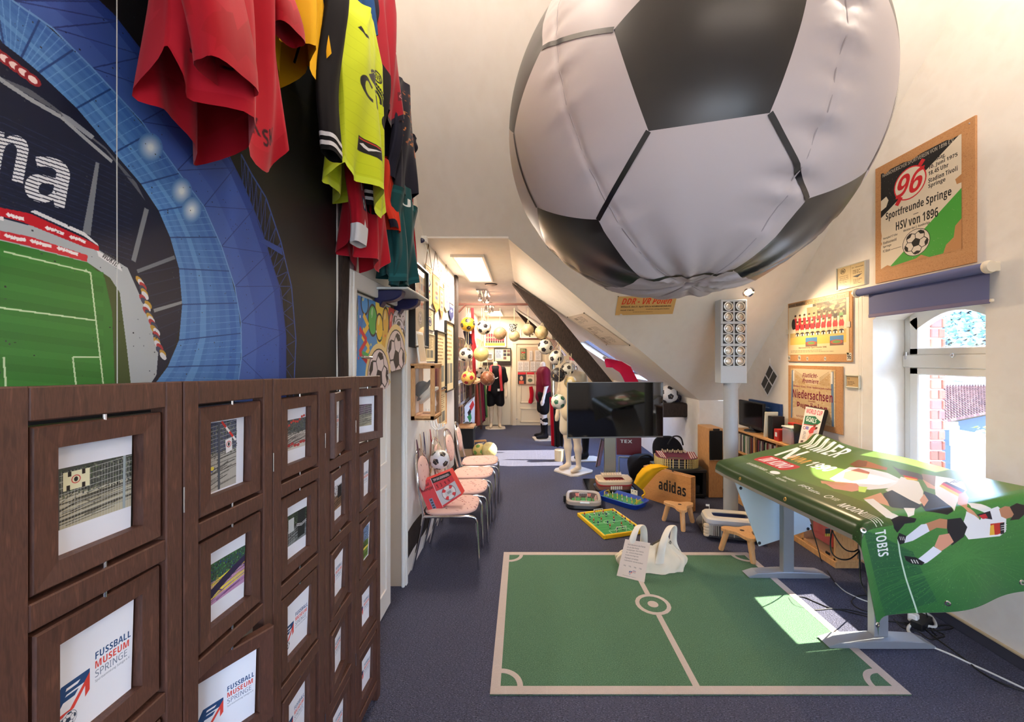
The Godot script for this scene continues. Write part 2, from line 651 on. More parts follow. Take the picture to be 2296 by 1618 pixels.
func build_room() -> void:
	# grey-blue loop carpet
	var loop := noise_tex(0.06, [K(44, 45, 60), K(88, 89, 112), K(64, 65, 84), K(120, 120, 144)], [0.2, 0.45, 0.6, 0.85], 21, 3)
	var carpet := grain("loop carpet", loop, Vector3(2.6, 2.6, 5.0), 0.95, noise_tex(0.07, [Color.BLACK, Color.WHITE], [0.2, 0.8], 22, 2), 0.5, true)
	var g := G.new()
	g.span(Vector3(-1.4, -0.12, 3.2), Vector3(2.95, 0, -ZB - 0.2), 0.0)
	struct("floor", g, carpet)
	# gable wall with the arched window
	var t := sideways()
	g = G.new()
	var w0 := 2.235
	var w1 := 2.957
	g.prism(box_poly(-2.9, 0, w0, 5.4), XR, XR + 0.35, t)
	g.prism(box_poly(w1, 0, 5.0, 5.4), XR, XR + 0.35, t)
	g.prism(box_poly(w0, 0, w1, 0.62), XR, XR + 0.35, t)
	var arch := [w0, 5.4, w0, 1.89]
	for i in range(1, 12):
		var a := float(i) / 12
		arch.append_array([lerpf(w0, w1, a), 1.89 + 0.13 * sin(PI * a)])
	arch.append_array([w1, 1.89, w1, 5.4])
	g.prism(V2s(arch), XR, XR + 0.35, t)
	struct("wall_right", g, wall_m)
	g = G.new()
	g.span(Vector3(XR - 0.012, 0, 2.8), Vector3(XR, 0.065, -3.05), 0.004)
	struct("baseboard_right", g, mat("carpet skirting", K(62, 63, 76), 0.95))
	g = G.new()
	g.span(Vector3(XR - 0.016, 0.065, 2.8), Vector3(XR, 0.078, -3.05), 0.003)
	struct("trim_1", g, mat("skirting lip", K(196, 176, 140), 0.6))
	# roof slope at the back of the main room, cut away where the corridor starts
	var n1 := sqrt(1.0 + 1.015 * 1.015)
	var bs := Basis(Vector3(1, 0, 0), Vector3(0, 1.015, 1) / n1, Vector3(0, -1, 1.015) / n1)
	var ts := Transform3D(bs, Vector3(0, 1.0915, -4.964))
	var sl := func(d: float) -> float: return (4.964 - d) * n1
	g = G.new()
	g.prism(V2s([XL - 0.2, sl.call(3.445), -0.134, sl.call(3.445), 2.168, 0, 2.8, 0, 2.8, sl.call(1.0), XL - 0.2, sl.call(1.0)]), -0.15, 0, ts)
	struct("ceiling", g, wall_m)
	# slope over the camera and the wall behind it
	g = G.new()
	g.bar(Vector3(0.9, 5.19, -1.05), Vector3(0.9, 3.3, 2.9), 4.2, 0.15, Vector3.RIGHT, 0.0)
	struct("ceiling_front", g, wall_m)
	g = G.new()
	for b in [[-1.3, 0.0, 0.0, 3.4], [0.7, 0.0, 1.0, 3.4], [1.9, 0.0, 2.9, 3.4], [0.0, 0.0, 0.7, 0.9], [1.0, 0.0, 1.9, 0.9], [0.0, 2.5, 0.7, 3.4], [1.0, 2.5, 1.9, 3.4]]:
		g.span(Vector3(b[0], b[1], 2.8), Vector3(b[2], b[3], 3.05), 0.0)
	struct("wall_front", g, wall_m)
	for i in 2:
		var wx0: float = [0.0, 1.0][i]
		var wx1: float = [0.7, 1.9][i]
		g = G.new()
		for q in [[wx0, 0.9, wx0 + 0.05, 2.5], [wx1 - 0.05, 0.9, wx1, 2.5], [wx0, 0.9, wx1, 0.96], [wx0, 2.44, wx1, 2.5], [(wx0 + wx1) / 2 - 0.04, 0.9, (wx0 + wx1) / 2 + 0.04, 2.5]]:
			g.span(Vector3(q[0], q[1], 2.9), Vector3(q[2], q[3], 2.97))
		struct("window_front_%d" % (i + 1), g, white_m)
	# left wall, with a doorway
	g = G.new()
	var d0 := 1.965
	var d1 := 2.835
	g.prism(box_poly(-2.9, 0, d0, 5.4), XL - 0.26, XL, t)
	g.prism(box_poly(d1, 0, 5.08, 5.4), XL - 0.26, XL, t)
	g.prism(box_poly(d0, 2.0, d1, 5.4), XL - 0.26, XL, t)
	g.prism(box_poly(d0, 0, d1, 2.0), XL - 0.26, XL - 0.13, t)
	struct("wall_left", g, wall_m)
	g = G.new()
	g.span(Vector3(XL - 0.13, 0, -d1 + 0.004), Vector3(XL + 0.002, 2.0, -d1 - 0.01), 0.0)
	struct("trim_2", g, mat("beige door jamb", K(190, 170, 148), 0.6))
	g = G.new()
	for a in [[1.93, 0, 2.02, 2.03], [2.805, 0, 2.9, 2.03]]:
		g.span(Vector3(XL, a[1], -a[0]), Vector3(XL + 0.022, a[3], -a[2]), 0.006)
		g.span(Vector3(XL + 0.02, a[1], -a[0] - 0.03), Vector3(XL + 0.03, a[3], -a[2] + 0.03), 0.004)
	g.span(Vector3(XL, 1.95, -1.93), Vector3(XL + 0.025, 2.04, -2.9), 0.006)
	struct("trim_3", g, white_m)
	# corridor: flat ceiling, slope with the skylight, knee walls, recessed left wall, end wall
	g = G.new()
	g.span(Vector3(-1.4, CEIL, -3.43), Vector3(-0.134, CEIL + 0.15, -ZB - 0.1), 0.0)
	struct("ceiling_corridor", g, wall_m)
	var n2 := sqrt(1.0 + 0.669 * 0.669)
	var bc := Basis(Vector3(1, -0.669, 0) / n2, Vector3(0, 0, 1), Vector3(-0.669, -1, 0) / n2)
	var tc := Transform3D(bc, Vector3(0, 2.543, 0))
	g = G.new()
	g.prism(V2s([-0.134 * n2, -3.445, 2.168 * n2, -4.964, 2.168 * n2, -6.15, -0.134 * n2, -6.15]), -0.2, 0, tc)
	g.prism(box_poly(-0.134 * n2, -7.3, 0.98 * n2, -6.15), -0.2, 0, tc)
	g.prism(box_poly(1.9 * n2, -7.3, 2.168 * n2, -6.15), -0.2, 0, tc)
	g.prism(box_poly(-0.134 * n2, -ZB - 0.1, 2.168 * n2, -7.3), -0.2, 0, tc)
	struct("ceiling_slope", g, wall_m)
	g = G.new()
	for q in [[0.98, -7.3, 1.03, -6.15], [1.85, -7.3, 1.9, -6.15], [1.03, -6.2, 1.85, -6.15], [1.03, -7.3, 1.85, -7.25]]:
		g.prism(box_poly(q[0] * n2, q[1], q[2] * n2, q[3]), -0.16, -0.09, tc)
	var sk := struct("window_2", g, mat("dark skylight frame", K(70, 66, 78), 0.5))
	g = G.new()
	g.prism(box_poly(1.03 * n2, -7.25, 1.85 * n2, -6.2), -0.13, -0.124, tc)
	struct("pane", g, glass_m, sk)
	g = G.new()
	g.span(Vector3(2.168, 0, -4.964), Vector3(2.4, 1.093, -ZB - 0.1), 0.0)
	struct("wall_right_corridor", g, wall_m)
	g = G.new()
	g.span(Vector3(2.168, 0, -4.966), Vector3(2.95, 1.09, -5.2), 0.0)
	struct("wall_back_knee", g, wall_m)
	g = G.new()
	g.span(Vector3(-1.3, 0, -5.08), Vector3(-1.12, CEIL + 0.1, -ZB - 0.1), 0.0)
	struct("wall_left_corridor", g, wall_m)
	g = G.new()
	g.span(Vector3(-1.4, 0, -ZB), Vector3(2.4, CEIL + 0.1, -ZB - 0.2), 0.0)
	struct("wall_back", g, mat("cream wall", K(226, 208, 178), 0.9))
	# window: frame, transom, casements, panes
	var wf := G.new()
	var x0 := 2.80
	var x1 := 2.88
	var bar4 := func(a: G, z0: float, y0: float, z1: float, y1: float, xa := 2.80, xb := 2.88) -> void:
		a.span(Vector3(xa, y0, -z0), Vector3(xb, y1, -z1), 0.006)
	bar4.call(wf, w0, 0.62, w0 + 0.05, 1.93)
	bar4.call(wf, w1 - 0.05, 0.62, w1, 1.93)
	bar4.call(wf, w0, 0.62, w1, 0.69)
	bar4.call(wf, w0, 1.54, w1, 1.63, 2.785, 2.88)
	var ring := []
	var inner := []
	for i in 13:
		var a := float(i) / 12
		ring.append_array([lerpf(w0, w1, a), 1.89 + 0.14 * sin(PI * a)])
		inner.push_front(Vector2(lerpf(w0 + 0.05, w1 - 0.05, a), 1.86 + 0.11 * sin(PI * a)))
	for q in inner: ring.append_array([q.x, q.y])
	wf.prism(V2s(ring), x0, x1, t)
	var win := struct("window_1", wf, white_m)
	for k in 2:
		var cs := G.new()
		var lo: float = [0.69, 1.63][k]
		var hi: float = [1.54, 1.9][k]
		bar4.call(cs, w0 + 0.05, lo, w0 + 0.105, hi, 2.79, 2.85)
		bar4.call(cs, w1 - 0.115, lo, w1 - 0.05, hi, 2.79, 2.85)
		bar4.call(cs, w0 + 0.05, lo, w1 - 0.05, lo + 0.05, 2.79, 2.85)
		if k == 0: bar4.call(cs, w0 + 0.05, hi - 0.05, w1 - 0.05, hi, 2.79, 2.85)
		else:
			var r2 := []
			for i in 13:
				var a := float(i) / 12
				r2.append_array([lerpf(w0 + 0.05, w1 - 0.05, a), 1.87 + 0.11 * sin(PI * a)])
			for i in 13:
				var a := 1.0 - float(i) / 12
				r2.append_array([lerpf(w0 + 0.1, w1 - 0.1, a), 1.81 + 0.11 * sin(PI * a)])
			cs.prism(V2s(r2), 2.79, 2.85, t)
		struct("casement", cs, white_m, win)
		var pn := G.new()
		pn.span(Vector3(2.818, lo + 0.02, -w0 - 0.07), Vector3(2.823, hi + (0.06 if k == 1 else -0.02), -w1 + 0.07), 0.0)
		struct("pane", pn, glass_m, win)
	var kn := G.new()
	kn.ball(Vector3(2.775, 1.625, -2.6), Vector3(0.012, 0.014, 0.014), 10)
	kn.tube([Vector3(2.79, 1.6, -2.93), Vector3(2.79, 1.65, -2.93)], 0.008, 8)
	struct("latch", kn, chrome_m, win)
	var sill := G.new()
	sill.span(Vector3(2.55, 0.6, -w0 - 0.002), Vector3(2.8, 0.625, -w1 + 0.002), 0.004)
	struct("window_sill", sill, white_m)
	# old timbers along the left wall
	for b in [[1.838, 1.925, 0.5, 4.2, 0.022], [4.93, 5.08, 0.0, CEIL, 0.03], [5.55, 5.66, 1.9, CEIL, -0.22]]:
		g = G.new()
		g.grid(6, 24, func(a: float, e: float) -> Vector3:
			var wob := 0.008 * sin(e * 23.0 + b[0] * 9.0) + 0.005 * sin(e * 51.0)
			var prof := [Vector2(0, b[0]), Vector2(b[4] - 0.006, b[0]), Vector2(b[4], b[0] + 0.008), Vector2(b[4] + 0.004, (b[0] + b[1]) / 2), Vector2(b[4], b[1] - 0.008), Vector2(b[4] - 0.006, b[1]), Vector2(0, b[1])]
			var p: Vector2 = prof[int(round(a * 6))]
			if b[4] < 0: p.x = [-0.28, -0.23, -0.22, -0.215, -0.22, -0.23, -0.28][int(round(a * 6))]
			return Vector3(XL + p.x, lerpf(b[2], b[3], e), -p.y - wob), false, true)
		struct("trim_timber", g, beam_m)
	g = G.new()
	g.grid(4, 20, func(a: float, e: float) -> Vector3:
		var y: float = [0.0, 0.05, 0.12, 0.19, 0.2][int(round(a * 4))]
		return Vector3(XL + [0.0, 0.012, 0.014, 0.01, -0.002][int(round(a * 4))], y + 0.12 + 0.012 * sin(e * 17.0), -lerpf(2.91, 4.93, e)))
	struct("trim_timber", g, beam_m)

func build_outside() -> void:
	# brick edge of the window opening
	var holder := struct("wall_outside", G.new().span(Vector3(2.925, 0.5, -2.90), Vector3(3.02, 2.1, -3.2), 0.0), mat("mortar", K(190, 180, 168), 0.95))
	var rng := RandomNumberGenerator.new()
	rng.seed = 4
	var tones := []
	for k in 4: tones.append(mat("red brick %d" % k, [K(168, 92, 72), K(150, 80, 62), K(182, 104, 82), K(140, 86, 78)][k], 0.9))
	for i in 20:
		var y := 0.58 + i * 0.0735
		for k in 2:
			var len_ := 0.075 if (i + k) % 2 else 0.05
			var xx := 2.93 + (0.0 if k == 0 else (0.08 if i % 2 else 0.055))
			var g := G.new()
			g.span(Vector3(xx, y, -2.885 + rng.randf_range(-0.002, 0.002)), Vector3(minf(xx + len_, 3.03), y + 0.062, -2.99), 0.004)
			struct("brick", g, tones[rng.randi() % 4], holder)
	# the neighbour's house: tiled roof, slate roof behind it, blue wall with a window
	var zt := 15.0
	var e0 := at(2060, 960, 12.0)
	var e1 := at(2330, 905, 13.6)
	var r0 := at(2060, 866, 15.5)
	var r1 := at(2330, 866, 16.4)
	var house := thing("house", "neighbouring house with red tiled roof and blue wall outside the window", "house", Vector3(e0.x, -6, e0.z))
	var roof := G.new()
	var cols := [K(122, 78, 70), K(112, 68, 62), K(134, 90, 80), K(100, 60, 56)]
	for j in 15:
		for i in 44:
			var a0 := float(i) / 44
			var a1 := float(i + 0.92) / 44
			var v0 := float(j) / 15
			var v1 := float(j + 1.12) / 15
			var up := Vector3(-0.1, 0.10, 0.05)
			roof.tint(cols[rng.randi() % 4])
			var p00 := e0.lerp(e1, a0).lerp(r0.lerp(r1, a0), v0) + up
			var p10 := e0.lerp(e1, a1).lerp(r0.lerp(r1, a1), v0) + up
			var p11 := e0.lerp(e1, a1).lerp(r0.lerp(r1, a1), v1)
			var p01 := e0.lerp(e1, a0).lerp(r0.lerp(r1, a0), v1)
			var mid := (p00 + p10) / 2 + Vector3(-0.02, 0.05, 0.02)
			roof.fan([p00, mid, (p01 + p11) / 2 + Vector3(0, 0.04, 0), p01], Vector3(-0.5, 1, 0.5))
			roof.fan([mid, p10, p11, (p01 + p11) / 2 + Vector3(0, 0.04, 0)], Vector3(-0.5, 1, 0.5))
			roof.fan([p00, p10, p10 - up * 0.9, p00 - up * 0.9], Vector3(-1, 0, 0.3))
	part("roof_tiles", roof, vmat("roof tile", 0.85), house, true, "stuff")
	var slate := G.new()
	slate.fan([r0, r1, at(2330, 836, 20.0), at(2060, 836, 19.5)], Vector3(-0.5, 1, 0.5))
	part("slate_roof", slate, mat("blue slate", K(56, 66, 88), 0.7), house, true)
	var w := G.new()
	var wall0 := at(2060, 962, 12.4)
	var wall1 := at(2330, 908, 14.0)
	w.fan([wall0, wall1, Vector3(wall1.x, -7, wall1.z), Vector3(wall0.x, -7, wall0.z)], Vector3(-1, 0, 0.4))
	part("wall", w, mat("blue house wall", K(44, 66, 112), 0.8), house, true)
	w = G.new()
	w.bar(at(2104, 958, 12.0), at(2104, 1000, 12.0), 0.2, 0.1, Vector3(0, 0, 1))
	w.bar(at(2140, 954, 12.2), at(2140, 1000, 12.2), 0.2, 0.1, Vector3(0, 0, 1))
	w.bar(at(2100, 957, 12.0), at(2144, 953, 12.2), 0.2, 0.1)
	part("window", w, white_m, house, true)
	w = G.new()
	w.box(at(2166, 848, 17.0), Vector3(0.5, 0.7, 0.5))
	part("chimney", w, mat("chimney brick", K(190, 120, 100), 0.9), house, true)
	# wooded hill far behind
	var hill := G.new()
	hill.grid(30, 12, func(a: float, e: float) -> Vector3:
		var x := lerpf(1900, 2500, a)
		var y := lerpf(860, 722, e) + 6.0 * sin(a * 9.0)
		return at(x, y, lerpf(110, 190, e)), false, false)
	struct("hill", hill, mat("hill meadow", K(78, 104, 88), 0.95))
	var mm := MultiMesh.new()
	mm.transform_format = MultiMesh.TRANSFORM_3D
	mm.use_colors = true
	mm.instance_count = 1500
	var crown := G.new()
	crown.grid(8, 6, func(a: float, e: float) -> Vector3:
		var t := PI * (e - 0.5)
		var r := 1.0 + 0.18 * sin(a * TAU * 3.0 + e * 7.0)
		return Vector3(cos(t) * cos(TAU * a), sin(t) * 1.1, -cos(t) * sin(TAU * a)) * r, true)
	mm.mesh = crown.mesh()
	mm.mesh.surface_set_material(0, vmat("tree crowns", 0.95))
	for i in 1500:
		var a := rng.randf()
		var e := rng.randf()
		var x := lerpf(1950, 2480, a)
		var y := lerpf(845, 722, e) + 6.0 * sin((x - 1900) / 600.0 * 9.0)
		var s := rng.randf_range(2.0, 4.2)
		mm.set_instance_transform(i, Transform3D(Basis.from_euler(Vector3(0, rng.randf() * TAU, 0)).scaled(Vector3(s, s, s)), at(x, y, lerpf(110, 190, e))))
		mm.set_instance_color(i, [K(62, 92, 84), K(74, 104, 90), K(54, 82, 80), K(86, 112, 98)][rng.randi() % 4].srgb_to_linear())  # distance haze is put into these bluish crown greens
	var mmi := MultiMeshInstance3D.new()
	mmi.name = "forest"
	mmi.multimesh = mm
	add_child(mmi)
	tag(mmi, "wooded hillside seen far away through the upper window pane", "forest", "", "stuff")
	# small tree by the blue wall
	var tree := thing("tree", "yellow-green leafy branch in front of the blue house wall outside", "tree", Vector3(12.6, -6, -11.0))
	var tr := G.new()
	tr.tube([Vector3(12.6, -6, -11.0), Vector3(12.55, -2.0, -11.0), Vector3(12.4, -0.9, -11.0)], [0.14, 0.08, 0.03], 8)
	part("trunk", tr, beam_m, tree, true)
	tr = G.new()
	for i in 110:
		var p := at(rng.randf_range(2192, 2330), rng.randf_range(955, 1010), rng.randf_range(10.6, 11.4))
		var b := Basis.from_euler(Vector3(rng.randf() * 6, rng.randf() * 6, 0))
		tr.fan([p, p + b * Vector3(0.1, 0.05, 0), p + b * Vector3(0.2, 0, 0.02), p + b * Vector3(0.1, -0.05, 0)], b.z)
	part("foliage", tr, mat("yellow green leaf", K(190, 196, 90), 0.7), tree, true, "stuff")
	# white sheet on a line just outside the window
	var sheet := thing("bed_sheet", "white sheet hanging on a line outside the window", "sheet", at(2170, 1100, 2.9))
	var sg := G.new()
	sg.grid(16, 10, func(a: float, e: float) -> Vector3:
		var top := at(lerpf(2120, 2310, a), lerpf(962, 984, a), lerpf(2.86, 2.35, a))
		return Vector3(3.04 + 0.012 * sin(a * 14.0), lerpf(0.45, top.y, e), top.z))
	var sm := mat("white sheet", K(240, 240, 240), 0.85)
	sm.backlight_enabled = true
	sm.backlight = Color(0.5, 0.5, 0.5)
	part("cloth", sg, sm, sheet, true)
	sg = G.new()
	sg.tube([Vector3(3.03, 1.14, -2.98), Vector3(3.04, 1.105, -2.86), Vector3(3.04, 1.09, -2.3)], 0.004, 6)
	part("line", sg, white_m, sheet, true)

func led_panel(p0: Vector3, p1: Vector3, label: String, energy: float) -> void:
	var o := thing("ceiling_light", label, "ceiling light", Vector3((p0.x + p1.x) / 2, CEIL, (p0.z + p1.z) / 2), 0.0, "flat ceiling panels of the corridor")
	var mid := (p0 + p1) / 2
	var s := (p1 - p0).abs()
	var g := G.new()
	for q in [[-1.0, 0.0], [1.0, 0.0]]: g.box(Vector3(mid.x + q[0] * (s.x / 2 + 0.012), CEIL - 0.012, mid.z), Vector3(0.024, 0.03, s.z + 0.048))
	for q in [-1.0, 1.0]: g.box(Vector3(mid.x, CEIL - 0.012, mid.z + q * (s.z / 2 + 0.012)), Vector3(s.x, 0.03, 0.024))
	part("frame", g, white_m, o, true)
	g = G.new()
	g.box(Vector3(mid.x, CEIL - 0.006, mid.z), Vector3(s.x, 0.01, s.z), Basis(), 0.0)
	var m := mat("lit diffuser", K(255, 244, 222), 0.6)
	m.emission_enabled = true
	m.emission = Color(1.0, 0.93, 0.82)
	m.emission_energy_multiplier = 1.6
	part("diffuser", g, m, o, true)
	area("ceiling_panel_light", Vector3(mid.x, CEIL - 0.03, mid.z), Vector3.DOWN, Vector2(s.x, s.z), Color(1.0, 0.94, 0.86), energy)

func lit_mat() -> StandardMaterial3D:
	var m := mat("lit bulb", K(255, 240, 215), 0.4)
	m.emission_enabled = true
	m.emission = Color(1.0, 0.86, 0.66)
	m.emission_energy_multiplier = 4.0
	return m

func build_lamps() -> void:
	led_panel(Vector3(-0.705, CEIL, -3.98), Vector3(-0.42, CEIL, -5.24), "long lit ceiling panel near the corridor entrance", 5.6)
	led_panel(Vector3(-0.8, CEIL, -8.4), Vector3(-0.5, CEIL, -9.45), "lit ceiling panel farther back above the corridor door", 4.6)
	# recessed halogen spot in the roof slope
	var nrm := Vector3(0, -1, 1.015).normalized()
	var c := at(1678, 655, 3.834)
	var o := thing("recessed_spotlight", "small round recessed spotlight glowing in the roof slope below the giant ball", "spotlight", c)
	var b := Basis(Vector3.RIGHT, nrm, Vector3.RIGHT.cross(nrm))
	var g := G.new()
	g.lathe([Vector2(0.036, 0.003), Vector2(0.05, 0.012), Vector2(0.056, 0.0)], 24, c, b)
	part("ring", g, chrome_m, o, true)
	g = G.new()
	g.lathe([Vector2(0.0375, 0.002), Vector2(0.02, 0.007), Vector2(0, 0.008)], 20, c, b)
	part("bulb", g, lit_mat(), o, true)
	spot("recessed_spot_light", c + nrm * 0.03, nrm, Color(1.0, 0.86, 0.68), 1.5, 70.0)
	# a second one, mostly hidden: beside the framed notice on the gable wall
	for i in 2:
		var p := at([1084.0, 1096.0][i], [655.0, 682.0][i], [6.2, 7.6][i])
		p.y = CEIL
		var tr := thing("spotlight_track", ["three-headed ceiling spotlight bar nearer the corridor entrance", "three-headed ceiling spotlight bar above the brown rod"][i], "spotlight", p, 0.0, "spotlight bars on the corridor ceiling")
		g = G.new()
		g.box(Vector3(0, -0.012, 0), Vector3(0.16, 0.024, 0.6))
		part("rail", g, chrome_m, tr)
		for k in 3:
			var q := Vector3([-0.03, 0.06, -0.02][k], -0.1, [0.22, 0.02, -0.2][k])
			g = G.new()
			g.tube([q + Vector3(0, 0.08, 0), q + Vector3(0, 0.03, 0)], 0.012, 8)
			g.lathe([Vector2(0.03, -0.05), Vector2(0.034, -0.02), Vector2(0.022, 0.04), Vector2(0, 0.045)], 14, q)
			part("head", g, chrome_m, tr)
			g = G.new()
			g.ball(q + Vector3(0, -0.05, 0), Vector3(0.029, 0.02, 0.029), 12)
			part("bulb", g, lit_mat(), tr)
		omni("track_light", p + Vector3(0, -0.24, 0), Color(1.0, 0.76, 0.6), 0.12, 0.06)
	# unseen housing added to go with the overhead fill light
	o = thing("added_fill_lamp", "added long lamp housing of the overhead fill light, out of view", "lamp", Vector3(0.9, 3.95, 0.35))
	g = G.new()
	g.box(Vector3(0, 0.02, 0), Vector3(1.24, 0.06, 0.44))
	part("housing", g, white_m, o)
	g = G.new()
	g.tube([Vector3(0, 0.05, 0), Vector3(0, 0.85, 0)], 0.006, 6)
	part("rod", g, chrome_m, o)
	# three unseen halogen spots added under the ridge to light the slopes past the ball
	for i in 3:
		var p: Vector3 = [Vector3(2.15, 3.95, -1.35), Vector3(-0.35, 3.95, -1.3), Vector3(1.1, 4.25, -0.95)][i]
		var hl := thing("unseen_halogen_spot", ["unseen halogen lamp added above the frame near the gable wall", "unseen halogen lamp added above the frame near the mural", "unseen halogen lamp added above the frame over the giant ball"][i], "spotlight", p, 0.0, "unseen halogen lamps added under the ridge")
		g = G.new()
		g.lathe([Vector2(0.05, 0.02), Vector2(0.055, 0.06), Vector2(0.02, 0.12), Vector2(0.0, 0.12)], 16)
		g.tube([Vector3(0, 0.12, 0), Vector3(0, 0.9, 0)], 0.006, 6)
		part("shade", g, chrome_m, hl)
		g = G.new()
		g.ball(Vector3.ZERO, Vector3(0.045, 0.045, 0.045), 14)
		part("bulb", g, lit_mat(), hl)
		omni("unseen_halogen_light", p, Color(1.0, 0.93, 0.86), [1.55, 1.35, 0.25][i], 0.04)
	# dark round vent in the ceiling
	g = G.new()
	g.lathe([Vector2(0.0, -0.012), Vector2(0.075, -0.012), Vector2(0.09, 0.0)], 24, Vector3((1101 - XV) * 5.53 / F, CEIL, -5.53))
	tag(part("ceiling_vent", g, black_m), "dark round vent disc in the corridor ceiling behind the first light panel", "vent")

# picture hung on a side wall: side +1 faces right (left wall), -1 faces left (right wall); dl / dr are the depths of its left and right edge
func hung(called: String, label: String, cat: String, x: float, dl: float, dr: float, y0: float, y1: float, fw: float, fm: Material, tex: Material, thick := 0.02, group := "", pane := false) -> Node3D:
	var s := 1.0 if dl < dr else -1.0
	var o := thing(called, label, cat, Vector3(x, y0, -(dl + dr) / 2), 0.0, group)
	var lo := minf(dl, dr)
	var hi := maxf(dl, dr)
	if fw > 0.0:
		var g := G.new()
		g.span(Vector3(x, y0, -lo), Vector3(x + s * thick, y1, -lo - fw))
		g.span(Vector3(x, y0, -hi + fw), Vector3(x + s * thick, y1, -hi))
		g.span(Vector3(x, y0, -lo - fw), Vector3(x + s * thick, y0 + fw, -hi + fw))
		g.span(Vector3(x, y1 - fw, -lo - fw), Vector3(x + s * thick, y1, -hi + fw))
		part("frame", g, fm, o, true)
	var p := G.new()
	var xx := x + s * (thick * 0.5 if fw > 0.0 else thick)
	var a := dl + s * fw
	var b := dr - s * fw
	p.quad(Vector3(xx, y0 + fw, -a), Vector3(xx, y0 + fw, -b), Vector3(xx, y1 - fw, -b), Vector3(xx, y1 - fw, -a))
	p.span(Vector3(x, y0 + fw, -a), Vector3(xx - s * 0.0006, y1 - fw, -b), 0.0)
	p.u.resize(0)
	for i in p.v.size(): p.u.append(Vector2((-p.v[i].z - a) / (b - a), (y1 - fw - p.v[i].y) / (y1 - y0 - 2 * fw)))
	part("print", p, tex, o, true)
	if pane:
		var q := G.new()
		q.span(Vector3(xx + s * 0.003, y0 + fw * 0.8, -a), Vector3(xx + s * 0.005, y1 - fw * 0.8, -b), 0.0)
		part("glass_pane", q, glass_m, o, true)
	return o

